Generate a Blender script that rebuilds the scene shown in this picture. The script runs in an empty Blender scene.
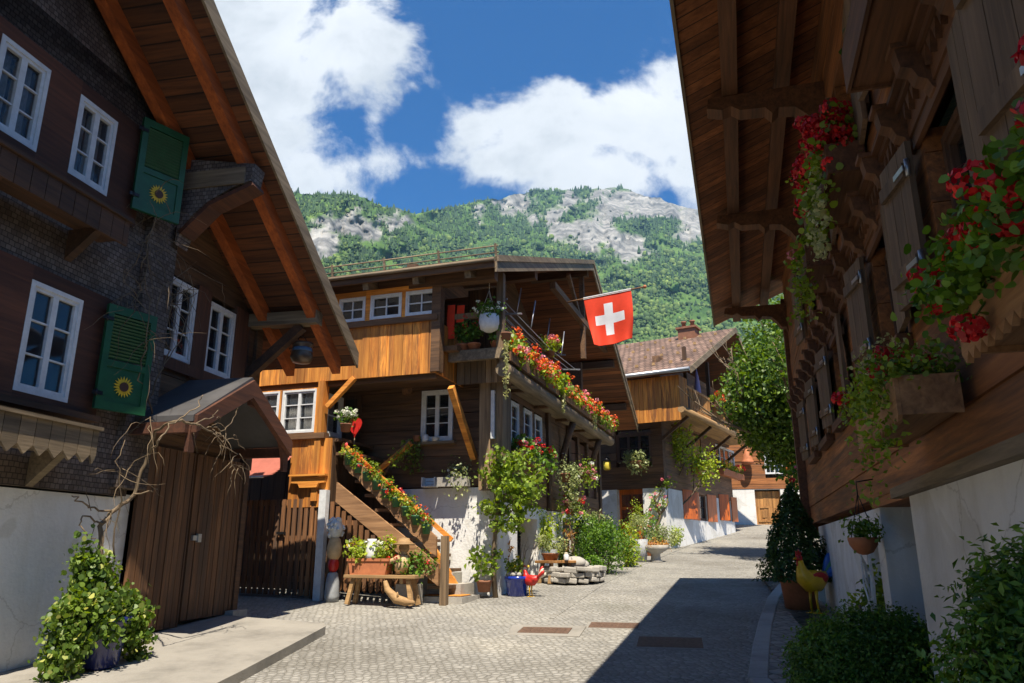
import bpy, math, random
import numpy as np
from mathutils import Vector, Matrix

random.seed(7)
RNG = np.random.default_rng(11)
SC = bpy.context.scene
COL = SC.collection
R_ = math.radians
FOC, PITCH, EYE, SLOPE = 750.0, R_(15.57), 1.6, 0.065   # street climbs away from the camera

def gz(x, y):
    if y <= 27: return SLOPE * y
    return SLOPE * 27 + 0.105 * (min(y, 60) - 27)

def ray(u, v):
    a = (u - 512) / FOC; b = (341.5 - v) / FOC
    return Vector((a, math.cos(PITCH) - b * math.sin(PITCH), math.sin(PITCH) + b * math.cos(PITCH)))

def on_ground(u, v, lift=0.0):
    d = ray(u, v); t = (EYE - lift) / (SLOPE * d.y - d.z)
    if t * d.y > 27:
        t = (EYE - lift + 0.04 * 27) / (0.105 * d.y - d.z)
    return Vector((t * d.x, t * d.y, EYE + t * d.z))

def at_depth(u, v, y):
    d = ray(u, v); t = y / d.y
    return Vector((t * d.x, y, EYE + t * d.z))

class Frame:
    """A house's own axes: x runs along the street front, y square to it, z up."""
    def __init__(s, ox, oy, head):
        s.o = Vector((ox, oy, 0)); h = R_(head); s.rot = math.pi / 2 - h
        s.e1 = Vector((math.sin(h), math.cos(h), 0)); s.e2 = Vector((-s.e1.y, s.e1.x, 0))
    def loc(s, p):
        d = Vector(p) - s.o
        return Vector((d.dot(s.e1), d.dot(s.e2), p[2]))
    def world(s, p):
        w = s.o + s.e1 * p[0] + s.e2 * p[1]
        return Vector((w.x, w.y, p[2]))
    def sight(s, u, v, ax, val):
        d = ray(u, v); o = s.loc((0, 0, EYE)); q = Vector((d.dot(s.e1), d.dot(s.e2), d.z)); i = 'xyz'.index(ax)
        t = (val - o[i]) / q[i]
        return o + q * t
    def ground(s, x, y):
        w = s.world((x, y, 0)); return gz(w.x, w.y)

WORLD = Frame(0, 0, 90)

# ------------------------------------------------------------------ objects
def tag(o, label=None, cat=None, group=None, kind=None):
    if label: o['label'] = label
    if cat: o['category'] = cat
    if group: o['group'] = group
    if kind: o['kind'] = kind
    return o

def empty(name, loc, rz=0.0, parent=None):
    o = bpy.data.objects.new(name, None); COL.objects.link(o)
    o.empty_display_size = 0.2
    o.location = loc; o.rotation_euler = (0, 0, rz)
    if parent: o.parent = parent
    return o

def thing(name, label, cat, fr, p, group=None, turn=0.0):
    o = empty(name, fr.world(p), fr.rot + turn)
    return tag(o, label, cat, group)

def copy_tree(o, parent=None):
    c = o.copy(); COL.objects.link(c)
    if parent is not None: c.parent = parent
    for ch in list(o.children): copy_tree(ch, c)
    return c

class MB:
    """Collects faces; build() links them as ONE mesh object."""
    def __init__(s): s.v = []; s.f = []; s.m = []; s.sm = []
    def face(s, idx, m=0, smooth=False):
        s.f.append(tuple(idx)); s.m.append(m); s.sm.append(smooth)
    def add(s, vs, fs, m=0, smooth=False):
        b = len(s.v); s.v.extend([tuple(v) for v in vs])
        for f in fs: s.face([b + i for i in f], m, smooth)
    def hexa(s, c, m=0):
        s.add(c, [(0, 3, 2, 1), (4, 5, 6, 7), (0, 1, 5, 4), (1, 2, 6, 5), (2, 3, 7, 6), (3, 0, 4, 7)], m)
    def box(s, x0, x1, y0, y1, z0, z1, m=0, bev=0.0):
        if x0 > x1: x0, x1 = x1, x0
        if y0 > y1: y0, y1 = y1, y0
        if z0 > z1: z0, z1 = z1, z0
        s.hexa([(x0, y0, z0), (x1, y0, z0), (x1, y1, z0), (x0, y1, z0), (x0, y0, z1), (x1, y0, z1), (x1, y1, z1), (x0, y1, z1)], m)
    def beam(s, p0, p1, w, h, up=(0, 0, 1), m=0, p_end=None):
        p0 = Vector(p0); p1 = Vector(p1); d = (p1 - p0).normalized(); up = Vector(up)
        side = d.cross(up)
        if side.length < 1e-4: side = d.cross(Vector((1, 0, 0)))
        side.normalize(); u = side.cross(d).normalized()
        a = side * (w / 2); b = u * (h / 2)
        s.hexa([p0 - a - b, p1 - a - b, p1 + a - b, p0 + a - b, p0 - a + b, p1 - a + b, p1 + a + b, p0 + a + b], m)
    def prism(s, poly, vec, m=0):
        """poly: 3D points of a planar outline, swept by vec."""
        n = len(poly); vec = Vector(vec); a = [Vector(p) for p in poly]; b = [p + vec for p in a]
        nrm = Vector((0, 0, 0))
        for i in range(n): nrm += a[i].cross(a[(i + 1) % n])
        fl = nrm.dot(vec) > 0
        r = list(range(n))
        fs = [tuple(reversed(r)) if fl else tuple(r), tuple(n + i for i in (r if fl else reversed(r)))]
        for i in range(n):
            j = (i + 1) % n
            fs.append((i, j, n + j, n + i) if fl else (j, i, n + i, n + j))
        s.add(a + b, fs, m)
    def tube(s, pts, rad, n=8, m=0, cap=True):
        pts = [Vector(p) for p in pts]
        if not hasattr(rad, '__len__'): rad = [rad] * len(pts)
        b = len(s.v); ref = None
        for i, p in enumerate(pts):
            d = (pts[min(i + 1, len(pts) - 1)] - pts[max(i - 1, 0)])
            if d.length < 1e-7: d = Vector((0, 0, 1))
            d.normalize()
            if ref is None:
                ref = d.orthogonal().normalized()
            ref = (ref - d * ref.dot(d))
            if ref.length < 1e-5: ref = d.orthogonal()
            ref.normalize(); q = d.cross(ref)
            for k in range(n):
                a = 2 * math.pi * k / n
                s.v.append(tuple(p + (ref * math.cos(a) + q * math.sin(a)) * rad[i]))
        for i in range(len(pts) - 1):
            for k in range(n):
                k2 = (k + 1) % n
                s.face((b + i * n + k, b + i * n + k2, b + (i + 1) * n + k2, b + (i + 1) * n + k), m, True)
        if cap:
            s.face([b + k for k in reversed(range(n))], m)
            e = b + (len(pts) - 1) * n
            s.face([e + k for k in range(n)], m)
    def lathe(s, prof, n=20, c=(0, 0, 0), m=0, sx=1.0, sy=1.0):
        b = len(s.v)
        for r, z in prof:
            for k in range(n):
                a = 2 * math.pi * k / n
                s.v.append((c[0] + r * sx * math.cos(a), c[1] + r * sy * math.sin(a), c[2] + z))
        for i in range(len(prof) - 1):
            for k in range(n):
                k2 = (k + 1) % n
                s.face((b + i * n + k, b + i * n + k2, b + (i + 1) * n + k2, b + (i + 1) * n + k), m, True)
        s.face([b + k for k in reversed(range(n))], m)
        e = b + (len(prof) - 1) * n
        s.face([e + k for k in range(n)], m)
    def ball(s, c, r, m=0, n=10, k=7):
        if not hasattr(r, '__len__'): r = (r, r, r)
        prof = [(math.sin(math.pi * i / k), -math.cos(math.pi * i / k)) for i in range(k + 1)]
        prof[0] = (0.02, -1); prof[-1] = (0.02, 1)
        b = len(s.v)
        for rr, z in prof:
            for j in range(n):
                a = 2 * math.pi * j / n
                s.v.append((c[0] + rr * r[0] * math.cos(a), c[1] + rr * r[1] * math.sin(a), c[2] + z * r[2]))
        for i in range(k):
            for j in range(n):
                j2 = (j + 1) % n
                s.face((b + i * n + j, b + i * n + j2, b + (i + 1) * n + j2, b + (i + 1) * n + j), m, True)
        s.face([b + q for q in reversed(range(n))], m); e = b + k * n
        s.face([e + q for q in range(n)], m)
    def wall(s, ax, c0, c1, a0, a1, z0, z1, holes=(), m=0):
        """Solid wall between c0..c1 on axis ax, spanning a0..a1 and z0..z1, minus rectangular holes (a0,a1,z0,z1)."""
        A = sorted({a0, a1, *[q for h in holes for q in h[:2] if a0 < q < a1]})
        Z = sorted({z0, z1, *[q for h in holes for q in h[2:] if z0 < q < z1]})
        for i in range(len(A) - 1):
            k = 0
            while k < len(Z) - 1:
                def hole(k): 
                    ac = (A[i] + A[i + 1]) / 2; zc = (Z[k] + Z[k + 1]) / 2
                    return any(h[0] < ac < h[1] and h[2] < zc < h[3] for h in holes)
                if hole(k): k += 1; continue
                k2 = k
                while k2 + 1 < len(Z) - 1 and not hole(k2 + 1): k2 += 1
                if ax == 'y': s.box(A[i], A[i + 1], c0, c1, Z[k], Z[k2 + 1], m)
                else: s.box(c0, c1, A[i], A[i + 1], Z[k], Z[k2 + 1], m)
                k = k2 + 1
    def boards(s, ax, c, th, a0, a1, z0, z1, w, along='h', holes=(), m=0, gap=0.008, jit=0.008, seed=1):
        """Separate boards with open joints, facing axis ax, front face near c, thickness th behind it."""
        rn = random.Random(seed)
        lo, hi = (z0, z1) if along == 'h' else (a0, a1)
        q = lo
        while q < hi - 1e-4:
            ww = min(w * rn.uniform(0.85, 1.15), hi - q)
            if hi - q - ww < w * 0.3: ww = hi - q
            segs = [(a0, a1)] if along == 'h' else [(z0, z1)]
            for h in holes:
                blo, bhi, slo, shi = (h[2], h[3], h[0], h[1]) if along == 'h' else (h[0], h[1], h[2], h[3])
                if min(bhi, q + ww) - max(blo, q) > 0.01:
                    ns = []
                    for a, b in segs:
                        if shi <= a or slo >= b: ns.append((a, b)); continue
                        if slo > a: ns.append((a, slo))
                        if shi < b: ns.append((shi, b))
                    segs = ns
            j = rn.uniform(-jit, jit); sg = 1 if th > 0 else -1
            for a, b in segs:
                if b - a < 0.005: continue
                g = gap / 2
                if along == 'h':
                    A0, A1, Z0, Z1 = a, b, q + g, q + ww - g
                else:
                    A0, A1, Z0, Z1 = q + g, q + ww - g, a, b
                if ax == 'y': s.box(A0, A1, c + j, c + th, Z0, Z1, m)
                else: s.box(c + j, c + th, A0, A1, Z0, Z1, m)
            q += ww
    def build(s, name, mats, parent=None, smooth=False):
        me = bpy.data.meshes.new(name)
        me.from_pydata(s.v, [], s.f)
        if not isinstance(mats, (list, tuple)): mats = [mats]
        for m in mats: me.materials.append(m)
        me.polygons.foreach_set('material_index', s.m)
        me.polygons.foreach_set('use_smooth', [True] * len(s.f) if smooth else s.sm)
        me.update()
        o = bpy.data.objects.new(name, me); COL.objects.link(o)
        if parent: o.parent = parent
        return o

def each(b, name, mat, parent, smooth=False):
    """Build every separate piece of b as an object of its own."""
    par = list(range(len(b.v)))
    def find(i):
        while par[i] != i: par[i] = par[par[i]]; i = par[i]
        return i
    for f in b.f:
        r = find(f[0])
        for q in f[1:]: par[find(q)] = r
    grp = {}
    for k, f in enumerate(b.f): grp.setdefault(find(f[0]), []).append(k)
    res = []
    for r, ks in grp.items():
        c = MB(); mp = {}
        for k in ks:
            ids = []
            for q in b.f[k]:
                if q not in mp: mp[q] = len(c.v); c.v.append(b.v[q])
                ids.append(mp[q])
            c.face(ids, b.m[k], b.sm[k])
        res.append(c.build(name, mat, parent))
    return res

def bevel(o, w=0.01, seg=2):
    md = o.modifiers.new('bevel', 'BEVEL'); md.width = w; md.segments = seg; md.limit_method = 'ANGLE'; md.angle_limit = R_(40)
    return o

def np_mesh(name, V, Fq, mats, parent=None, midx=None, smooth=False):
    """Fast mesh from numpy verts (N,3) and quads (M,4)."""
    me = bpy.data.meshes.new(name); k = Fq.shape[1]
    me.vertices.add(len(V)); me.vertices.foreach_set('co', np.ascontiguousarray(V, dtype=np.float32).ravel())
    me.loops.add(Fq.size); me.loops.foreach_set('vertex_index', np.ascontiguousarray(Fq, dtype=np.int32).ravel())
    me.polygons.add(len(Fq)); me.polygons.foreach_set('loop_start', np.arange(0, Fq.size, k, dtype=np.int32))
    try: me.polygons.foreach_set('loop_total', np.full(len(Fq), k, dtype=np.int32))
    except Exception: pass
    if not isinstance(mats, (list, tuple)): mats = [mats]
    for m in mats: me.materials.append(m)
    if midx is not None: me.polygons.foreach_set('material_index', np.ascontiguousarray(midx, dtype=np.int32))
    if smooth: me.polygons.foreach_set('use_smooth', np.ones(len(Fq), dtype=bool))
    me.update(calc_edges=True); me.validate()
    o = bpy.data.objects.new(name, me); COL.objects.link(o)
    if parent: o.parent = parent
    return o

# ------------------------------------------------------------------ foliage
def unit(a):
    return a / np.maximum(np.linalg.norm(a, axis=-1, keepdims=True), 1e-9)

def leaf_quads(P, N, size, rng, aspect=0.62, fold=0.25, jitter=0.45, droop=0.0, shape='kite'):
    """One kite-shaped leaf per point, pointing roughly along N with a random twist."""
    n = len(P)
    D = unit(N + rng.normal(0, jitter, (n, 3)) + np.array([0, 0, -droop]))
    T = unit(np.cross(D, rng.normal(0, 1, (n, 3))))
    Q = np.cross(D, T)
    s = size * rng.uniform(0.6, 1.35, (n, 1))
    # leaf lies in plane spanned by T (length) and a mix of D,Q (width)
    W = unit(Q + D * rng.normal(0, 0.25, (n, 1)))
    if shape == 'hex':                       # rounded leaf, a little cupped
        vs = []
        for t, w, f in ((-.5, .1, 0), (-.32, .46, .3), (.08, .5, .34), (.42, .2, .05), (.5, 0, -.1), (.42, -.2, .05), (.08, -.5, .34), (-.32, -.46, .3), (-.5, -.1, 0)):
            vs.append(P + T * s * t + W * s * aspect * w + D * s * fold * f)
        V = np.stack(vs, axis=1).reshape(-1, 3)
        return V, np.arange(9 * n).reshape(n, 9)
    base = P - T * s * 0.5
    tip = P + T * s * 0.5 - D * s * fold * 0.4
    l = P - T * s * 0.06 + W * s * aspect * 0.5 + D * s * fold * 0.35
    r = P - T * s * 0.06 - W * s * aspect * 0.5 + D * s * fold * 0.35
    V = np.stack([base, r, tip, l], axis=1).reshape(-1, 3)
    F = np.arange(4 * n).reshape(n, 4)
    return V, F

def blob_points(blobs, rng, clump=0.0, shell=0.55):
    """blobs: (centre, radii, count). Points gather in sprigs through each ellipsoid, denser outside."""
    PP, NN = [], []
    for c, r, n in blobs:
        if not hasattr(r, '__len__'): r = (r, r, r)
        c = np.array(c, float); r = np.array(r, float)
        if clump > 0:
            k = max(3, int(n / 14))
            d = unit(rng.normal(0, 1, (k, 3))); rad = rng.uniform(shell ** 3, 1.0, (k, 1)) ** (1 / 3)
            rad *= rng.uniform(0.82, 1.12, (k, 1))
            cc = d * rad
            w = rng.integers(0, k, n)
            p = cc[w] + rng.normal(0, clump, (n, 3)) / np.maximum(r, 1e-3)
            nn = d[w] * 0.7 + rng.normal(0, 0.4, (n, 3))
        else:
            d = unit(rng.normal(0, 1, (n, 3))); p = d * rng.uniform(shell ** 3, 1.05, (n, 1)) ** (1 / 3); nn = d
        PP.append(c + p * r); NN.append(unit(nn + np.array([0, 0, 0.35])))
    return np.concatenate(PP), np.concatenate(NN)

def foliage(name, mat, parent, blobs, size, seed=0, clump=0.08, shell=0.5, aspect=0.62, droop=0.0, jitter=0.5, zmin=None, shape='kite'):
    rng = np.random.default_rng(seed + 101)
    P, N = blob_points(blobs, rng, clump, shell)
    if zmin is not None:
        k = P[:, 2] > zmin; P, N = P[k], N[k]
    V, F = leaf_quads(P, N, size, rng, aspect=aspect, droop=droop, jitter=jitter, shape=shape)
    return np_mesh(name, V, F, mat, parent)

def strands(name, mat, parent, roots, length, n_leaf, size, seed=0, spread=0.05, out=(0, 0, 0)):
    """Hanging shoots: leaves strung down from each root."""
    rng = np.random.default_rng(seed + 77)
    P = []
    for r in roots:
        L = length * rng.uniform(0.6, 1.15)
        t = rng.uniform(0, 1, n_leaf)
        off = np.array(out)[None, :] * np.sqrt(t)[:, None] + rng.normal(0, spread, (n_leaf, 3)) * np.array([1, 1, 0.3])
        p = np.array(r)[None, :] + off; p[:, 2] -= t * L
        P.append(p)
    P = np.concatenate(P); N = unit(rng.normal(0, 1, P.shape) + np.array([0, 0, -0.5]))
    V, F = leaf_quads(P, N, size, rng, aspect=0.7)
    return np_mesh(name, V, F, mat, parent)

def blooms(name, mats, parent, centres, rad, petals=16, psize=0.03, seed=0, shape='kite'):
    """Flower heads: each a ball of small petals."""
    rng = np.random.default_rng(seed + 5)
    C = np.array(centres, float); n = len(C)
    d = unit(rng.normal(0, 1, (n, petals, 3)))
    rr = rad * rng.uniform(0.7, 1.25, (n, 1, 1))
    P = (C[:, None, :] + d * rr * np.array([1, 1, 0.75])).reshape(-1, 3); N = d.reshape(-1, 3)
    V, F = leaf_quads(P, N, psize, rng, aspect=0.95, fold=0.1, jitter=0.35, shape=shape)
    if not isinstance(mats, (list, tuple)): mats = [mats]
    mi = np.repeat(rng.integers(0, len(mats), n), petals)
    return np_mesh(name, V, F, mats, parent, mi)
# ------------------------------------------------------------------ materials
def new_mat(name):
    m = bpy.data.materials.new(name); m.use_nodes = True
    nt = m.node_tree; nt.nodes.clear()
    out = nt.nodes.new('ShaderNodeOutputMaterial'); b = nt.nodes.new('ShaderNodeBsdfPrincipled')
    nt.links.new(b.outputs[0], out.inputs[0])
    return m, nt, b, out

def N(nt, t, **kw):
    n = nt.nodes.new(t)
    for k, v in kw.items():
        if k.startswith('i_'):
            key = k[2:]
            n.inputs[int(key) if key.isdigit() else key].default_value = v
        else: setattr(n, k, v)
    return n

def ramp(nt, src, stops):
    r = nt.nodes.new('ShaderNodeValToRGB'); e = r.color_ramp.elements
    while len(e) < len(stops): e.new(0.5)
    for el, (p, c) in zip(e, stops):
        el.position = p; el.color = (*c, 1) if len(c) == 3 else c
    nt.links.new(src, r.inputs[0]); return r

def mix(nt, fac, a, b, mode='MIX'):
    n = nt.nodes.new('ShaderNodeMix'); n.data_type = 'RGBA'; n.blend_type = mode
    for s, i in ((fac, 0), (a, 6), (b, 7)):
        if hasattr(s, 'links') or hasattr(s, 'is_output'): nt.links.new(s, n.inputs[i])
        else: n.inputs[i].default_value = s if i == 0 else (*s, 1)
    return n.outputs[2]

def bump(nt, b, h, strength=0.3, dist=0.02):
    n = N(nt, 'ShaderNodeBump', i_Strength=strength, i_Distance=dist)
    nt.links.new(h, n.inputs['Height']); nt.links.new(n.outputs[0], b.inputs['Normal'])

def coords(nt, scale=(1, 1, 1), rot=(0, 0, 0), space='Object'):
    tc = N(nt, 'ShaderNodeTexCoord'); mp = N(nt, 'ShaderNodeMapping')
    mp.inputs['Scale'].default_value = scale; mp.inputs['Rotation'].default_value = rot
    nt.links.new(tc.outputs[space], mp.inputs[0]); return mp.outputs[0]

def island(nt):
    return N(nt, 'ShaderNodeNewGeometry').outputs['Random Per Island']

def wood(name, dark, light, axis='x', rough=0.75, grain=1.0, vary=0.35, bumps=0.35, knots=False, planks=None, streak=None):
    """Timber: grain stretched along axis, a tone per board, weather streaks. planks=(axis across, width) draws joints on big sheets."""
    m, nt, b, _ = new_mat(name)
    st = {'x': (1.2, 22, 22), 'y': (22, 1.2, 22), 'z': (22, 22, 1.2)}[axis]
    c = coords(nt, tuple(s * grain for s in st))
    n1 = N(nt, 'ShaderNodeTexNoise', i_Scale=1.0, i_Detail=6.0, i_Roughness=0.65, i_Distortion=0.4); nt.links.new(c, n1.inputs[0])
    st2 = {'x': (0.5, 4, 4), 'y': (4, 0.5, 4), 'z': (4, 4, 0.5)}[axis]
    n2 = N(nt, 'ShaderNodeTexNoise', i_Scale=1.0, i_Detail=3.0); nt.links.new(coords(nt, st2), n2.inputs[0])
    r1 = ramp(nt, n1.outputs[0], [(0.3, dark), (0.68, light)])
    isl = island(nt)
    hv = ramp(nt, isl, [(0.0, (1 - vary,) * 3), (1.0, (1 + vary * 0.6,) * 3)])
    col = mix(nt, 1.0, r1.outputs[0], hv.outputs[0], 'MULTIPLY')
    r2 = ramp(nt, n2.outputs[0], [(0.3, (0.55, 0.52, 0.5)), (0.6, (1.1, 1.08, 1.05))])
    col = mix(nt, 0.8, col, r2.outputs[0], 'MULTIPLY')
    if streak:                                # scorched and rain-washed flames in the grain
        sc = {'x': (0.35, 7, 7), 'y': (7, 0.35, 7), 'z': (7, 7, 0.8)}[axis]
        n5 = N(nt, 'ShaderNodeTexNoise', i_Scale=1.0, i_Detail=5.0, i_Roughness=0.7, i_Distortion=0.8); nt.links.new(coords(nt, sc), n5.inputs[0])
        am = N(nt, 'ShaderNodeMath', operation='MULTIPLY_ADD', i_1=0.22); nt.links.new(isl, am.inputs[0]); nt.links.new(n5.outputs[0], am.inputs[2])
        rs5 = ramp(nt, am.outputs[0], [(0.56, (0, 0, 0)), (0.82, (0.85, 0.85, 0.85))])
        col = mix(nt, rs5.outputs[0], col, streak)
    h = n1.outputs[0]
    if planks:
        pa, pw = planks
        sp = N(nt, 'ShaderNodeSeparateXYZ'); nt.links.new(coords(nt), sp.inputs[0])
        dv = N(nt, 'ShaderNodeMath', operation='DIVIDE', i_1=pw); nt.links.new(sp.outputs['XYZ'.index(pa.upper())], dv.inputs[0])
        fl = N(nt, 'ShaderNodeMath', operation='FLOOR'); nt.links.new(dv.outputs[0], fl.inputs[0])
        wn = N(nt, 'ShaderNodeTexWhiteNoise', noise_dimensions='1D'); nt.links.new(fl.outputs[0], wn.inputs['W'])
        rv = ramp(nt, wn.outputs[0], [(0, (0.6, 0.58, 0.56)), (1, (1.25, 1.2, 1.15))])
        col = mix(nt, 1.0, col, rv.outputs[0], 'MULTIPLY')
        fr = N(nt, 'ShaderNodeMath', operation='FRACT'); nt.links.new(dv.outputs[0], fr.inputs[0])
        pp = N(nt, 'ShaderNodeMath', operation='PINGPONG', i_1=0.5); nt.links.new(fr.outputs[0], pp.inputs[0])
        jr = ramp(nt, pp.outputs[0], [(0.02, (0.12, 0.12, 0.12)), (0.06, (1, 1, 1))])
        col = mix(nt, 1.0, col, jr.outputs[0], 'MULTIPLY')
        ml = N(nt, 'ShaderNodeMath', operation='ADD'); nt.links.new(jr.outputs[0], ml.inputs[0]); nt.links.new(n1.outputs[0], ml.inputs[1]); h = ml.outputs[0]
    nt.links.new(col, b.inputs['Base Color'])
    b.inputs['Roughness'].default_value = rough
    bump(nt, b, h, bumps, 0.01)
    return m

def plain(name, col, rough=0.6, var=0.15, scale=8, metal=0.0, bumps=0.1, coat=0.0):
    m, nt, b, _ = new_mat(name)
    n1 = N(nt, 'ShaderNodeTexNoise', i_Scale=scale, i_Detail=5.0, i_Roughness=0.6); nt.links.new(coords(nt), n1.inputs[0])
    r = ramp(nt, n1.outputs[0], [(0.3, tuple(c * (1 - var) for c in col)), (0.7, tuple(min(1, c * (1 + var)) for c in col))])
    nt.links.new(r.outputs[0], b.inputs['Base Color'])
    b.inputs['Roughness'].default_value = rough; b.inputs['Metallic'].default_value = metal
    if coat: b.inputs['Coat Weight'].default_value = coat
    if bumps: bump(nt, b, n1.outputs[0], bumps, 0.01)
    return m

def plaster(name, col=(0.78, 0.77, 0.74)):
    m, nt, b, _ = new_mat(name)
    c = coords(nt)
    n1 = N(nt, 'ShaderNodeTexNoise', i_Scale=1.3, i_Detail=6.0, i_Roughness=0.65); nt.links.new(c, n1.inputs[0])
    n2 = N(nt, 'ShaderNodeTexNoise', i_Scale=26, i_Detail=4.0); nt.links.new(c, n2.inputs[0])
    r = ramp(nt, n1.outputs[0], [(0.25, tuple(q * 0.8 for q in col)), (0.55, col)])
    st = N(nt, 'ShaderNodeTexNoise', i_Scale=1.0, i_Detail=4.0); nt.links.new(coords(nt, (5, 5, 0.7)), st.inputs[0])
    rs = ramp(nt, st.outputs[0], [(0.3, (0.86, 0.84, 0.8)), (0.5, (1, 1, 1))])
    pn = N(nt, 'ShaderNodeTexNoise', i_Scale=0.9, i_Detail=3.0, i_Distortion=1.2); nt.links.new(c, pn.inputs[0])
    rp = ramp(nt, pn.outputs[0], [(0.56, (1, 1, 1)), (0.585, (0.88, 0.87, 0.84))])
    vc = N(nt, 'ShaderNodeTexVoronoi', feature='DISTANCE_TO_EDGE', i_Scale=0.8)
    wv = N(nt, 'ShaderNodeVectorMath', operation='MULTIPLY_ADD'); wv.inputs[1].default_value = (0.5, 0.5, 0.5); nt.links.new(n1.outputs['Color'], wv.inputs[0]); nt.links.new(c, wv.inputs[2]); nt.links.new(wv.outputs[0], vc.inputs[0])
    rc = ramp(nt, vc.outputs[0], [(0.0, (0.6, 0.58, 0.55)), (0.008, (1, 1, 1))])
    pc = mix(nt, 1.0, mix(nt, 0.7, r.outputs[0], rs.outputs[0], 'MULTIPLY'), rp.outputs[0], 'MULTIPLY')
    nt.links.new(mix(nt, 0.6, pc, rc.outputs[0], 'MULTIPLY'), b.inputs['Base Color'])
    b.inputs['Roughness'].default_value = 0.9
    ad = N(nt, 'ShaderNodeMath', operation='ADD'); nt.links.new(n1.outputs[0], ad.inputs[0]); nt.links.new(n2.outputs[0], ad.inputs[1])
    bump(nt, b, ad.outputs[0], 0.35, 0.02)
    return m

def leaf(name, c0, c1, trans=0.35, rough=0.5, odd=None):
    m, nt, b, out = new_mat(name)
    isl = island(nt)
    stops = [(0.0, c0), (0.75, c1), (1.0, tuple(min(1, q * 1.35) for q in c1))]
    if odd: stops = [(0.0, c0), (0.7, c1), (0.9, c1), (0.97, odd)]
    r = ramp(nt, isl, stops)
    n1 = N(nt, 'ShaderNodeTexNoise', i_Scale=2.2, i_Detail=2.0); nt.links.new(coords(nt), n1.inputs[0])
    rv = ramp(nt, n1.outputs[0], [(0.3, (0.7, 0.75, 0.7)), (0.7, (1.2, 1.15, 1.0))])
    col = mix(nt, 1.0, r.outputs[0], rv.outputs[0], 'MULTIPLY')
    nt.links.new(col, b.inputs['Base Color']); b.inputs['Roughness'].default_value = rough
    t = N(nt, 'ShaderNodeBsdfTranslucent')
    hs = N(nt, 'ShaderNodeHueSaturation', i_Hue=0.485, i_Saturation=1.15, i_Value=1.5); nt.links.new(col, hs.inputs['Color'])
    nt.links.new(hs.outputs[0], t.inputs[0])
    mx = N(nt, 'ShaderNodeMixShader', i_0=trans)
    nt.links.new(b.outputs[0], mx.inputs[1]); nt.links.new(t.outputs[0], mx.inputs[2]); nt.links.new(mx.outputs[0], out.inputs[0])
    return m

def glass_mat(name, tint=(0.02, 0.025, 0.03), see=0.35):
    """Old window glass: a faint mirror over a view into the room behind."""
    m, nt, b, out = new_mat(name)
    b.inputs['Base Color'].default_value = (*tint, 1); b.inputs['Roughness'].default_value = 0.04
    b.inputs['Specular IOR Level'].default_value = 0.9
    n1 = N(nt, 'ShaderNodeTexNoise', i_Scale=2.5, i_Detail=1.0); nt.links.new(coords(nt), n1.inputs[0])
    bump(nt, b, n1.outputs[0], 0.15, 0.02)
    tr = N(nt, 'ShaderNodeBsdfTransparent'); mx = N(nt, 'ShaderNodeMixShader', i_0=see)
    nt.links.new(b.outputs[0], mx.inputs[1]); nt.links.new(tr.outputs[0], mx.inputs[2]); nt.links.new(mx.outputs[0], out.inputs[0])
    return m

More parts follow.
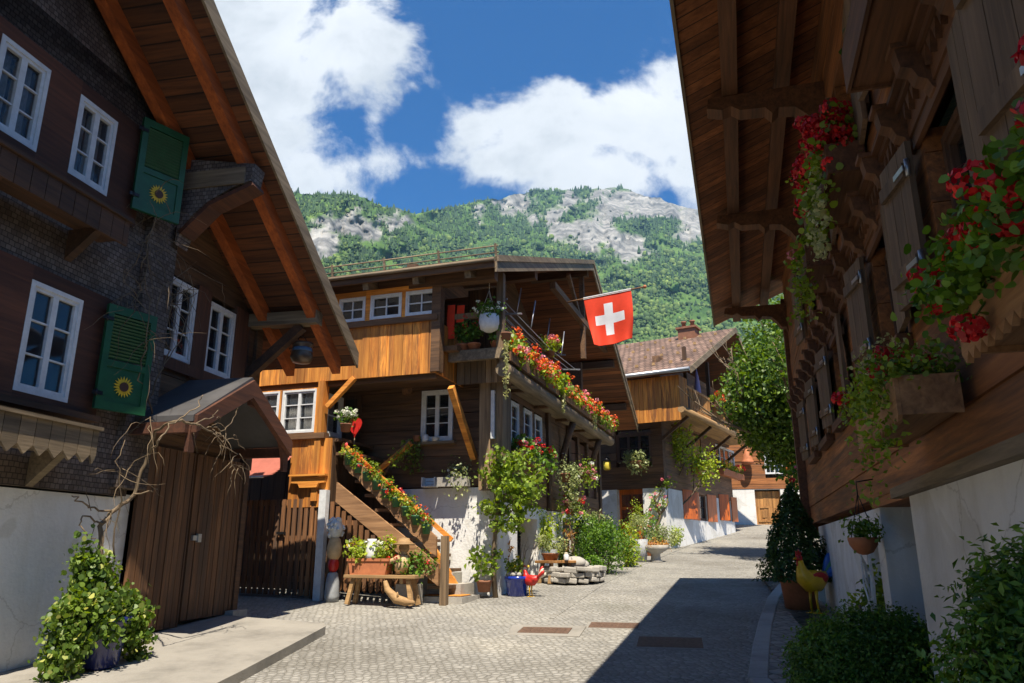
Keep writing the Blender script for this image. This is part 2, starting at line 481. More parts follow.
def shingle_mat(name, c0, c1, w=0.09, h=0.075, plane='xz', bumps=0.9):
    """Small lapped wood shingles on an upright face; plane picks which local axes carry the courses."""
    m, nt, b, _ = new_mat(name)
    tc = N(nt, 'ShaderNodeTexCoord'); sp = N(nt, 'ShaderNodeSeparateXYZ'); cb = N(nt, 'ShaderNodeCombineXYZ')
    nt.links.new(tc.outputs['Object'], sp.inputs[0])
    ia, ib = {'xz': (0, 2), 'yz': (1, 2), 'xy': (0, 1), 'yx': (1, 0)}[plane]
    if plane in ('xz', 'yz'):
        au = N(nt, 'ShaderNodeMath', operation='ADD'); nt.links.new(sp.outputs[0], au.inputs[0]); nt.links.new(sp.outputs[1], au.inputs[1]); nt.links.new(au.outputs[0], cb.inputs[0])
    else: nt.links.new(sp.outputs[ia], cb.inputs[0])
    nt.links.new(sp.outputs[ib], cb.inputs[1])
    nz = N(nt, 'ShaderNodeTexNoise', i_Scale=6.0, i_Detail=2.0); nt.links.new(cb.outputs[0], nz.inputs[0])
    mp = N(nt, 'ShaderNodeVectorMath', operation='MULTIPLY_ADD'); mp.inputs[1].default_value = (0.02, 0.02, 0)
    nt.links.new(nz.outputs['Color'], mp.inputs[0]); nt.links.new(cb.outputs[0], mp.inputs[2])
    br = N(nt, 'ShaderNodeTexBrick'); br.offset = 0.5
    br.inputs['Scale'].default_value = 1.0; br.inputs['Brick Width'].default_value = w; br.inputs['Row Height'].default_value = h
    br.inputs['Mortar Size'].default_value = h * 0.09; br.inputs['Mortar Smooth'].default_value = 0.3
    br.inputs['Color1'].default_value = (*c0, 1); br.inputs['Color2'].default_value = (*c1, 1); br.inputs['Mortar'].default_value = (*[q * 0.5 for q in c0], 1)
    nt.links.new(mp.outputs[0], br.inputs[0])
    n2 = N(nt, 'ShaderNodeTexNoise', i_Scale=1.6, i_Detail=5.0); nt.links.new(tc.outputs['Object'], n2.inputs[0])
    rv = ramp(nt, n2.outputs[0], [(0.3, (0.6, 0.58, 0.56)), (0.7, (1.25, 1.2, 1.15))])
    nt.links.new(mix(nt, 1.0, br.outputs[0], rv.outputs[0], 'MULTIPLY'), b.inputs['Base Color'])
    b.inputs['Roughness'].default_value = 0.9
    dv = N(nt, 'ShaderNodeMath', operation='DIVIDE', i_1=h)
    s2 = N(nt, 'ShaderNodeSeparateXYZ'); nt.links.new(mp.outputs[0], s2.inputs[0]); nt.links.new(s2.outputs[1], dv.inputs[0])
    fr = N(nt, 'ShaderNodeMath', operation='FRACT'); nt.links.new(dv.outputs[0], fr.inputs[0])
    iv = N(nt, 'ShaderNodeMath', operation='SUBTRACT', i_0=1.0); nt.links.new(fr.outputs[0], iv.inputs[1])
    im = N(nt, 'ShaderNodeMath', operation='MULTIPLY_ADD', i_1=-0.6); nt.links.new(br.outputs['Fac'], im.inputs[0]); nt.links.new(iv.outputs[0], im.inputs[2])
    bump(nt, b, im.outputs[0], bumps, 0.02)
    return m

def cobble_mat(name, c0, c1, joint, size=0.13, rot=0.0):
    """Worn setts laid in uneven rows with sandy joints."""
    m, nt, b, _ = new_mat(name)
    c = coords(nt, (1 / size, 0.8 / size, 1 / size), (0, 0, rot))
    nz = N(nt, 'ShaderNodeTexNoise', i_Scale=0.35, i_Detail=2.0); nt.links.new(c, nz.inputs[0])
    ad = N(nt, 'ShaderNodeVectorMath', operation='MULTIPLY_ADD'); ad.inputs[1].default_value = (0.9, 0.9, 0)
    nt.links.new(nz.outputs['Color'], ad.inputs[0]); nt.links.new(c, ad.inputs[2])
    v1 = N(nt, 'ShaderNodeTexVoronoi', feature='F1', voronoi_dimensions='2D', i_Scale=1.0, i_Randomness=0.55)
    v2 = N(nt, 'ShaderNodeTexVoronoi', feature='DISTANCE_TO_EDGE', voronoi_dimensions='2D', i_Scale=1.0, i_Randomness=0.55)
    nt.links.new(ad.outputs[0], v1.inputs[0]); nt.links.new(ad.outputs[0], v2.inputs[0])
    sp = N(nt, 'ShaderNodeSeparateColor'); nt.links.new(v1.outputs['Color'], sp.inputs[0])
    r = ramp(nt, sp.outputs[0], [(0.0, c0), (1.0, c1)])
    jm = ramp(nt, v2.outputs[0], [(0.02, (0, 0, 0)), (0.11, (1, 1, 1))])
    col = mix(nt, jm.outputs[0], joint, r.outputs[0])
    n2 = N(nt, 'ShaderNodeTexNoise', i_Scale=0.55, i_Detail=7.0, i_Roughness=0.6); nt.links.new(coords(nt), n2.inputs[0])
    rv = ramp(nt, n2.outputs[0], [(0.3, (0.66, 0.64, 0.6)), (0.5, (0.95, 0.94, 0.92)), (0.72, (1.2, 1.17, 1.1))])
    col = mix(nt, 1.0, col, rv.outputs[0], 'MULTIPLY')
    n4 = N(nt, 'ShaderNodeTexNoise', i_Scale=0.23, i_Detail=3.0); nt.links.new(coords(nt), n4.inputs[0])
    ms = ramp(nt, n4.outputs[0], [(0.55, (0, 0, 0)), (0.75, (0.35, 0.35, 0.35))])
    col = mix(nt, ms.outputs[0], col, (0.14, 0.15, 0.07))
    nt.links.new(col, b.inputs['Base Color']); b.inputs['Roughness'].default_value = 0.8
    n3 = N(nt, 'ShaderNodeTexNoise', i_Scale=30.0, i_Detail=3.0); nt.links.new(coords(nt), n3.inputs[0])
    sm = ramp(nt, v2.outputs[0], [(0.0, (0, 0, 0)), (0.3, (1, 1, 1))])
    am = N(nt, 'ShaderNodeMath', operation='MULTIPLY_ADD', i_1=0.3); nt.links.new(n3.outputs[0], am.inputs[0]); nt.links.new(sm.outputs[0], am.inputs[2])
    bump(nt, b, am.outputs[0], 0.75, 0.025)
    return m

def concrete_mat(name, col):
    m, nt, b, _ = new_mat(name)
    c = coords(nt)
    n1 = N(nt, 'ShaderNodeTexNoise', i_Scale=1.5, i_Detail=8.0, i_Roughness=0.7); nt.links.new(c, n1.inputs[0])
    n2 = N(nt, 'ShaderNodeTexNoise', i_Scale=60, i_Detail=3.0); nt.links.new(c, n2.inputs[0])
    r = ramp(nt, n1.outputs[0], [(0.28, tuple(q * 0.6 for q in col)), (0.5, col), (0.75, tuple(q * 1.2 for q in col))])
    nt.links.new(r.outputs[0], b.inputs['Base Color']); b.inputs['Roughness'].default_value = 0.9
    ad = N(nt, 'ShaderNodeMath', operation='ADD'); nt.links.new(n1.outputs[0], ad.inputs[0]); nt.links.new(n2.outputs[0], ad.inputs[1])
    bump(nt, b, ad.outputs[0], 0.4, 0.015)
    return m

def tile_mat(name, c0, c1, w=0.25, h=0.32, plane='yx'):
    return shingle_mat(name, c0, c1, w, h, plane, 1.0)

# dark stained and sun-burnt timbers
M = {}
M['deep_brown_x'] = wood('timber_brown_level', (0.0407, 0.0192, 0.0091), (0.1176, 0.0549, 0.0242), 'x')
M['red_brown_x'] = wood('timber_redbrown_level', (0.0549, 0.0192, 0.0091), (0.1333, 0.0466, 0.0202), 'x')
M['red_brown_z'] = wood('timber_redbrown_upright', (0.0582, 0.0229, 0.0112), (0.1310, 0.0510, 0.0243), 'z')
M['door_z'] = wood('timber_barn_door', (0.0784, 0.0343, 0.0130), (0.2240, 0.1029, 0.0396), 'z', vary=0.45, streak=(0.05, 0.03, 0.018))
M['soffit_x'] = wood('soffit_planks_a', (0.0560, 0.0196, 0.0072), (0.1568, 0.0539, 0.0158), 'x', planks=('y', 0.17))
M['soffit_y'] = wood('soffit_planks_b', (0.0644, 0.0225, 0.0083), (0.1932, 0.0676, 0.0199), 'y', planks=('x', 0.17))
M['soffit_r'] = wood('soffit_planks_c', (0.1546, 0.0563, 0.0182), (0.3864, 0.1465, 0.0497), 'y', planks=('x', 0.16))
M['rafter'] = wood('rafter_orange', (0.2464, 0.0539, 0.0086), (0.5152, 0.1274, 0.0216), 'x', vary=0.15)
M['grey_x'] = wood('timber_grey_level', (0.1008, 0.0735, 0.0432), (0.2912, 0.2205, 0.1368), 'x')
M['grey_y'] = wood('timber_grey_cross', (0.1008, 0.0735, 0.0432), (0.2912, 0.2205, 0.1368), 'y')
M['grey_z'] = wood('timber_grey_upright', (0.1120, 0.0735, 0.0396), (0.3024, 0.2058, 0.1152), 'z', vary=0.5)
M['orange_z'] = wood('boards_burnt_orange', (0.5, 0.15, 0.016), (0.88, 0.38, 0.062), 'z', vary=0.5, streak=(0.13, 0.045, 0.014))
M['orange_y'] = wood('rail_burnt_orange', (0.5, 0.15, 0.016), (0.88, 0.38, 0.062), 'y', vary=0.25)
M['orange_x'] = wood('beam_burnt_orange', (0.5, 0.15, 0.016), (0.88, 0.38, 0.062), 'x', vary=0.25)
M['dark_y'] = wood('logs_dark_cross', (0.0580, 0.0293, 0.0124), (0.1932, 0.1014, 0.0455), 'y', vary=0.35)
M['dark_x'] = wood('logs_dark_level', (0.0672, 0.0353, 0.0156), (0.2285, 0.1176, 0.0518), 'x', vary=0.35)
M['dark_z'] = wood('boards_dark_upright', (0.0392, 0.0196, 0.0086), (0.1344, 0.0686, 0.0302), 'z', vary=0.4)
M['log_r'] = wood('logs_chestnut_level', (0.2007, 0.0681, 0.0177), (0.5268, 0.2031, 0.0580), 'x', vary=0.35, streak=(0.07, 0.035, 0.018))
M['log_r_dark'] = wood('carved_chestnut_dark', (0.0680, 0.0292, 0.0116), (0.1966, 0.0821, 0.0331), 'x', vary=0.3)
M['shutter_r'] = wood('shutter_greybrown', (0.0968, 0.0600, 0.0337), (0.2419, 0.1552, 0.0881), 'z', vary=0.3)
M['box_r'] = wood('flower_box_board', (0.2240, 0.1078, 0.0432), (0.4928, 0.2646, 0.1152), 'x', vary=0.2)
M['stair_x'] = wood('stair_timber', (0.1680, 0.0833, 0.0360), (0.4256, 0.2352, 0.1116), 'y', vary=0.2)
M['slat_z'] = wood('fence_slats', (0.1344, 0.0539, 0.0180), (0.3808, 0.1715, 0.0612), 'z', vary=0.45, streak=(0.07, 0.045, 0.03))
M['bench'] = wood('bench_timber', (0.2688, 0.1568, 0.0648), (0.5600, 0.3528, 0.1584), 'x', vary=0.2)
M['bark'] = wood('bark', (0.0784, 0.0539, 0.0302), (0.2240, 0.1568, 0.0864), 'z', bumps=0.8)
M['vine_wood'] = wood('vine_wood', (0.0972, 0.0668, 0.0379), (0.2500, 0.1823, 0.1071), 'z', bumps=0.6)
M['door_orange'] = wood('door_orange', (0.4032, 0.0784, 0.0086), (0.6944, 0.1764, 0.0252), 'z', vary=0.2, rough=0.45)
M['door_tan'] = wood('door_tan', (0.2688, 0.1176, 0.0324), (0.5600, 0.2842, 0.0864), 'z', vary=0.25)
M['shingle'] = shingle_mat('wood_shingles_front', (0.12, 0.088, 0.066), (0.23, 0.18, 0.142), 0.06, 0.052, 'xz')
M['hood_sheet'] = plain('hood_sheet_metal', (0.075, 0.072, 0.072), 0.5, 0.25, 3)
M['shingle_side'] = shingle_mat('wood_shingles_side', (0.12, 0.088, 0.066), (0.23, 0.18, 0.142), 0.06, 0.052, 'yz')
M['tiles'] = tile_mat('clay_roof_tiles', (0.14, 0.085, 0.06), (0.26, 0.17, 0.125), 0.22, 0.3, 'yx')
M['slate'] = shingle_mat('slate_roof', (0.11, 0.115, 0.13), (0.2, 0.205, 0.22), 0.2, 0.2, 'yx', 0.6)
M['roof_grey'] = shingle_mat('weathered_roof', (0.14, 0.12, 0.1), (0.27, 0.235, 0.2), 0.2, 0.3, 'yx', 0.9)
M['white_wall'] = plaster('lime_plaster')
M['white_paint'] = plain('white_paint', (0.66, 0.67, 0.66), 0.5, 0.12, 14)
M['pale_wall'] = plaster('cream_plaster', (0.72, 0.69, 0.62))
M['glass'] = glass_mat('window_glass')
M['glass_pale'] = glass_mat('window_glass_curtained', (0.06, 0.07, 0.08), 0.7)
M['curtain'] = plain('lace_curtain', (0.68, 0.67, 0.63), 0.9, 0.25, 22)
M['room'] = plain('dim_room', (0.03, 0.026, 0.022), 0.9)  # near-black colour stands in for the shade inside rooms
M['green_paint'] = plain('shutter_green', (0.012, 0.085, 0.032), 0.45, 0.2)
M['yellow_paint'] = plain('sunflower_yellow', (0.72, 0.5, 0.03), 0.5, 0.15)
M['brown_paint'] = plain('sunflower_brown', (0.07, 0.03, 0.015), 0.6)
M['black_iron'] = plain('black_iron', (0.025, 0.025, 0.027), 0.45, 0.2, metal=0.6)
M['steel'] = plain('galvanised_steel', (0.42, 0.43, 0.44), 0.4, 0.15, metal=0.8)
M['rust'] = plain('rusted_iron', (0.15, 0.09, 0.06), 0.75, 0.4, 30, metal=0.3, bumps=0.5)
M['terracotta'] = plain('terracotta', (0.46, 0.16, 0.065), 0.75, 0.2)
M['terracotta_dark'] = plain('terracotta_brown', (0.24, 0.1, 0.05), 0.75, 0.2)
M['blue_glaze'] = plain('cobalt_glaze', (0.012, 0.035, 0.3), 0.2, 0.15, coat=0.5)
M['navy_glaze'] = plain('navy_glaze', (0.012, 0.018, 0.11), 0.25, 0.2, coat=0.4)
M['grey_pot'] = plain('zinc_grey_pot', (0.3, 0.31, 0.32), 0.6, 0.2)
M['soil'] = plain('soil', (0.06, 0.042, 0.03), 0.95, 0.4, 40)
M['stone'] = concrete_mat('field_stone', (0.4, 0.37, 0.32))
M['concrete'] = concrete_mat('worn_concrete', (0.27, 0.25, 0.215))
M['kerb'] = concrete_mat('granite_kerb', (0.36, 0.35, 0.325))
M['cobble'] = cobble_mat('street_setts', (0.245, 0.235, 0.212), (0.345, 0.333, 0.305), (0.2, 0.19, 0.165), 0.078, R_(-14))
M['cobble_side'] = cobble_mat('pavement_setts', (0.22, 0.205, 0.18), (0.36, 0.335, 0.295), (0.13, 0.12, 0.1), 0.15, R_(-16))
M['earth'] = concrete_mat('bare_earth', (0.2, 0.18, 0.13))
M['red_paint'] = plain('red_paint', (0.5, 0.02, 0.015), 0.4, 0.15)
M['red_cloth'] = plain('flag_red', (0.78, 0.05, 0.012), 0.8, 0.08)
M['white_cloth'] = plain('flag_white', (0.8, 0.8, 0.79), 0.8, 0.05)
M['awning'] = plain('awning_red', (0.36, 0.105, 0.07), 0.8, 0.12)
M['orange_mat'] = plain('orange_door_mat', (0.55, 0.22, 0.03), 0.95, 0.2, 40)
M['lilac'] = plain('lilac_umbrella', (0.42, 0.33, 0.55), 0.8)
M['rooster_yellow'] = plain('rooster_yellow', (0.72, 0.42, 0.01), 0.35, 0.15, coat=0.3)
M['rooster_blue'] = plain('rooster_blue', (0.03, 0.12, 0.42), 0.35, 0.2, coat=0.3)
M['rooster_green'] = plain('rooster_green', (0.03, 0.2, 0.09), 0.35, 0.2, coat=0.3)
M['pale_blue'] = plain('pale_blue_paint', (0.2, 0.42, 0.6), 0.5)
M['cream'] = plain('cream_paint', (0.68, 0.62, 0.48), 0.6)
M['skin_wood'] = plain('carved_pale_wood', (0.55, 0.38, 0.2), 0.7, 0.2)
M['copper'] = plain('sooty_copper', (0.13, 0.09, 0.06), 0.4, 0.3, metal=0.6)
M['lamp_blue'] = plain('kettle_blue_band', (0.06, 0.12, 0.2), 0.5)
# leaves
M['ivy'] = leaf('ivy_leaf', (0.035, 0.085, 0.014), (0.17, 0.26, 0.035), odd=(0.5, 0.52, 0.16))
M['geranium'] = leaf('geranium_leaf', (0.045, 0.12, 0.014), (0.15, 0.28, 0.035))
M['lime_leaf'] = leaf('lime_leaf', (0.09, 0.165, 0.016), (0.26, 0.36, 0.04))
M['bright_leaf'] = leaf('bright_leaf', (0.15, 0.25, 0.018), (0.36, 0.44, 0.04))
M['dark_leaf'] = leaf('dark_leaf', (0.02, 0.055, 0.014), (0.075, 0.145, 0.03))
M['box_leaf'] = leaf('boxwood_leaf', (0.045, 0.12, 0.018), (0.16, 0.28, 0.045))
M['fir_leaf'] = leaf('cypress_scale', (0.05, 0.135, 0.02), (0.2, 0.34, 0.05), trans=0.25)
M['grey_leaf'] = leaf('silver_leaf', (0.17, 0.22, 0.09), (0.36, 0.4, 0.18))
M['tree_leaf'] = leaf('tree_leaf', (0.03, 0.08, 0.01), (0.14, 0.23, 0.028))
M['dry_leaf'] = leaf('dry_leaf', (0.3, 0.13, 0.03), (0.55, 0.3, 0.08))
M['pale_strand'] = leaf('pale_trailer', (0.3, 0.33, 0.14), (0.5, 0.5, 0.26))
M['fl_red'] = leaf('petal_red', (0.42, 0.004, 0.006), (0.75, 0.02, 0.015), trans=0.2)
M['fl_orange'] = leaf('petal_orange', (0.7, 0.07, 0.015), (0.85, 0.2, 0.03), trans=0.2)
M['fl_pink'] = leaf('petal_pink', (0.65, 0.12, 0.2), (0.8, 0.3, 0.36), trans=0.2)
M['fl_yellow'] = leaf('petal_yellow', (0.7, 0.5, 0.03), (0.85, 0.7, 0.1), trans=0.2)
M['fl_white'] = leaf('petal_white', (0.7, 0.7, 0.66), (0.85, 0.85, 0.8), trans=0.2)
M['log_paint'] = wood('window_brown', (0.06, 0.032, 0.02), (0.16, 0.085, 0.05), 'z', vary=0.15)
M['green_pot'] = plain('green_plastic_pot', (0.04, 0.14, 0.06), 0.5)
M['side_logs'] = wood('logs_sunlit_tone', (0.11, 0.055, 0.024), (0.32, 0.175, 0.085), 'x', vary=0.35, streak=(0.06, 0.035, 0.02))  # timber lightened so the third chalet's side seems sunlit
# ------------------------------------------------------------------ camera, sun, sky
cam = bpy.data.cameras.new('camera'); camo = bpy.data.objects.new('camera', cam); COL.objects.link(camo)
cam.sensor_width = 36.0; cam.lens = FOC / 1024 * 36; cam.clip_start = 0.05; cam.clip_end = 20000
camo.location = (0, 0, EYE); camo.rotation_euler = (math.pi / 2 + PITCH, 0, 0)
SC.camera = camo

SUNV = Vector((0.08, -0.52, 1.0)).normalized()          # towards the sun: behind the camera, a little right
SUN_EL = math.asin(SUNV.z); SUN_AZ = math.atan2(SUNV.x, SUNV.y)
sl = bpy.data.lights.new('sun', 'SUN'); sl.energy = 5.0; sl.angle = R_(0.5); sl.color = (1.0, 0.91, 0.77)
so = bpy.data.objects.new('sun', sl); COL.objects.link(so)
so.rotation_euler = SUNV.to_track_quat('Z', 'Y').to_euler(); so.location = (0, -5, 40)

W = bpy.data.worlds.new('World'); SC.world = W; W.use_nodes = True
wt = W.node_tree; wt.nodes.clear()
wo = wt.nodes.new('ShaderNodeOutputWorld')
sky = wt.nodes.new('ShaderNodeTexSky'); sky.sky_type = 'NISHITA'; sky.sun_disc = False
sky.sun_elevation = SUN_EL; sky.sun_rotation = SUN_AZ; sky.altitude = 600; sky.air_density = 1.0; sky.dust_density = 0.25; sky.ozone_density = 2.5
bgs = wt.nodes.new('ShaderNodeBackground'); bgs.inputs[1].default_value = 0.085
deep = mix(wt, 1.0, sky.outputs[0], (0.01, 0.43, 0.9), 'MULTIPLY')
wt.links.new(deep, bgs.inputs[0])
tc = wt.nodes.new('ShaderNodeTexCoord')
sp = wt.nodes.new('ShaderNodeSeparateXYZ'); wt.links.new(tc.outputs['Generated'], sp.inputs[0])
def wm(op, a, b=None, c=None, clamp=False):
    n = wt.nodes.new('ShaderNodeMath'); n.operation = op; n.use_clamp = clamp
    for i, q in enumerate((a, b, c)):
        if q is None: continue
        if isinstance(q, (int, float)): n.inputs[i].default_value = q
        else: wt.links.new(q, n.inputs[i])
    return n.outputs[0]
# direction -> bearing and height, both as tangents against due ahead
yy = wm('MAXIMUM', wm('ABSOLUTE', sp.outputs[1]), 0.05)
pa = wm('DIVIDE', sp.outputs[0], yy); pe = wm('DIVIDE', sp.outputs[2], yy)
cb = wt.nodes.new('ShaderNodeCombineXYZ'); wt.links.new(pa, cb.inputs[0]); wt.links.new(pe, cb.inputs[1])
def wnoise(scale, detail, rough, off=(0, 0, 0), dist=0.0):
    mp = wt.nodes.new('ShaderNodeMapping'); mp.inputs['Location'].default_value = off; wt.links.new(cb.outputs[0], mp.inputs[0])
    n = wt.nodes.new('ShaderNodeTexNoise'); n.inputs['Scale'].default_value = scale; n.inputs['Detail'].default_value = detail
    n.inputs['Roughness'].default_value = rough; n.inputs['Distortion'].default_value = dist
    wt.links.new(mp.outputs[0], n.inputs[0]); return n.outputs[0]
def px_dir(u, v):
    d = ray(u, v); return d.x / d.y, d.z / d.y
CLOUDS = [(262, 45, 120, 105, 1.0), (345, 40, 78, 62, .9), (390, 52, 32, 34, .5), (268, 125, 70, 75, 0.9), (300, 165, 62, 45, .7), (380, 160, 55, 16, .32), (375, 120, 14, 26, .3),
          (560, 128, 105, 52, 1.0), (650, 120, 75, 66, 1.0), (610, 172, 105, 36, .9), (480, 130, 48, 34, .75), (505, 160, 70, 30, .75), (720, 165, 80, 50, .8), (60, -60, 120, 60, .8), (860, 60, 120, 50, .6),
          (410, 85, 20, 8, .2)]
mask = None
for u, v, rx, ry, amp in CLOUDS:
    a, e = px_dir(u, v); ra = abs(px_dir(u + rx, v)[0] - a); re = abs(px_dir(u, v - ry)[1] - px_dir(u, v + ry)[1]) / 2
    dx = wm('DIVIDE', wm('SUBTRACT', pa, a), ra); dy = wm('DIVIDE', wm('SUBTRACT', pe, e), re)
    d = wm('SQRT', wm('ADD', wm('MULTIPLY', dx, dx), wm('MULTIPLY', dy, dy)))
    m1 = wm('MULTIPLY', wm('SUBTRACT', 1.12, d), amp)
    mask = m1 if mask is None else wm('SMOOTH_MAX', mask, m1, 0.25)
mask = wm('MAXIMUM', mask, -0.5)
n1 = wnoise(5.5, 9, 0.62, (3.1, 1.7, 0), 0.25); n2 = wnoise(2.3, 6, 0.55, (8.2, 4.4, 0)); n3 = wnoise(14, 6, 0.6, (1.2, 6.1, 0))
dens = wm('ADD', wm('MULTIPLY', mask, 0.75), wm('MULTIPLY', wm('SUBTRACT', n1, 0.49), 2.3))
dens = wm('ADD', dens, wm('MULTIPLY', wm('SUBTRACT', n3, 0.5), 0.5))
alpha = wm('SMOOTHSTEP', dens, 0.0, 0.55) if False else None
mr = wt.nodes.new('ShaderNodeMapRange'); mr.interpolation_type = 'SMOOTHSTEP'; mr.inputs['From Min'].default_value = 0.02; mr.inputs['From Max'].default_value = 0.45
wt.links.new(dens, mr.inputs['Value'])
front = wm('GREATER_THAN', sp.outputs[1], 0.02)
back_n = wt.nodes.new('ShaderNodeMapRange'); back_n.inputs['From Min'].default_value = 0.5; back_n.inputs['From Max'].default_value = 0.68
wt.links.new(n2, back_n.inputs['Value'])
up = wm('MULTIPLY', wm('SUBTRACT', 1.0, front), back_n.outputs[0])
alpha = wm('ADD', wm('MULTIPLY', front, mr.outputs[0]), wm('MULTIPLY', up, 0.8), clamp=True)
shade = ramp(wt, wm('ADD', wm('MULTIPLY', n2, 0.6), wm('MULTIPLY', n1, 0.6)), [(0.48, (0.97, 0.98, 1.0)), (0.64, (0.84, 0.86, 0.88)), (0.76, (0.6, 0.63, 0.66))])
bgc = wt.nodes.new('ShaderNodeBackground'); bgc.inputs[1].default_value = 0.64; wt.links.new(shade.outputs[0], bgc.inputs[0])
ms = wt.nodes.new('ShaderNodeMixShader'); wt.links.new(alpha, ms.inputs[0]); wt.links.new(bgs.outputs[0], ms.inputs[1]); wt.links.new(bgc.outputs[0], ms.inputs[2])
wt.links.new(ms.outputs[0], wo.inputs[0])

vs = SC.view_settings; vs.view_transform = 'Standard'; vs.look = 'None'; vs.exposure = 0.9; vs.gamma = 1.0; vs.use_curve_mapping = False
SC.cycles.max_bounces = 7; SC.cycles.diffuse_bounces = 3; SC.cycles.glossy_bounces = 3; SC.cycles.transparent_max_bounces = 12
SC.cycles.use_denoising = True
SC.cycles.sample_clamp_indirect = 6.0

# ------------------------------------------------------------------ ground
def sheet(name, pts, lift, mat, kind='structure', sub=None):
    """Flat polygon following the street's slope."""
    b = MB()
    for lo, hi in ((-1e4, 27), (27, 60), (60, 1e4)):      # the slope changes along these lines
        q = pts
        for lim, sg in ((lo, 1), (hi, -1)):
            r = []
            for i in range(len(q)):
                p0, p1 = q[i], q[(i + 1) % len(q)]; d0, d1 = sg * (p0[1] - lim), sg * (p1[1] - lim)
                if d0 >= 0: r.append(p0)
                if (d0 > 0 > d1) or (d0 < 0 < d1):
                    t = d0 / (d0 - d1); r.append((p0[0] + (p1[0] - p0[0]) * t, lim))
            q = r
            if len(q) < 3: break
        if len(q) >= 3: b.add([(x, y, gz(x, y) + lift) for x, y in q], [tuple(range(len(q)))])
    o = b.build(name, mat); tag(o, kind=kind); return o

def raised(name, pts, h, mat):
    b = MB(); n = len(pts)
    vs_ = [(x, y, gz(x, y) - 0.05) for x, y in pts] + [(x, y, gz(x, y) + h) for x, y in pts]
    fs = [tuple(range(n, 2 * n))] + [(i, (i + 1) % n, n + (i + 1) % n, n + i) for i in range(n)]
    b.add(vs_, fs); o = b.build(name, mat); tag(o, kind='structure'); return o

sheet('ground', [(-700, -300), (700, -300), (700, 500), (-700, 500)], 0.0, M['earth'])
sheet('road', [(-9, -4), (1.6, -4), (1.9, 4), (2.2, 7.2), (3.0, 9.6), (4.2, 12.6), (6.2, 15.5), (12, 20), (40, 30), (40, 62), (-3, 62), (-9, 30)], 0.004, M['cobble'])

# the valley's thin blue air, with the whole place inside it
def add_haze():
    b = MB(); b.box(-3200, 3200, -400, 3200, -30, 1420)
    m = bpy.data.materials.new('valley_air'); m.use_nodes = True; nt = m.node_tree; nt.nodes.clear()
    o = nt.nodes.new('ShaderNodeOutputMaterial'); v = nt.nodes.new('ShaderNodeVolumePrincipled')
    v.inputs['Color'].default_value = (0.36, 0.7, 1.0, 1); v.inputs['Density'].default_value = HAZE; v.inputs['Anisotropy'].default_value = 0.2
    nt.links.new(v.outputs[0], o.inputs['Volume'])
    h = b.build('haze', m); tag(h, kind='stuff')
HAZE = 1.05e-4
if HAZE: add_haze()
SC.cycles.volume_bounces = 0
# ------------------------------------------------------------------ mountains
def vnoise(x, y, seed):
    xi = np.floor(x).astype(np.int64); yi = np.floor(y).astype(np.int64); xf = x - xi; yf = y - yi
    def h(a, b):
        n = (a * 374761393 + b * 668265263 + seed * 982451653) & 0x7fffffff
        n = ((n ^ (n >> 13)) * 1274126177) & 0x7fffffff
        return ((n ^ (n >> 16)) & 0xffff) / 65535.0
    u = xf * xf * (3 - 2 * xf); w = yf * yf * (3 - 2 * yf)
    return (h(xi, yi) * (1 - u) + h(xi + 1, yi) * u) * (1 - w) + (h(xi, yi + 1) * (1 - u) + h(xi + 1, yi + 1) * u) * w

def fbm(x, y, seed, oct=5, gain=0.5):
    s = 0; a = 1; t = 0
    for i in range(oct):
        s = s + a * vnoise(x * 2 ** i, y * 2 ** i, seed + i * 7); t += a; a *= gain
    return s / t

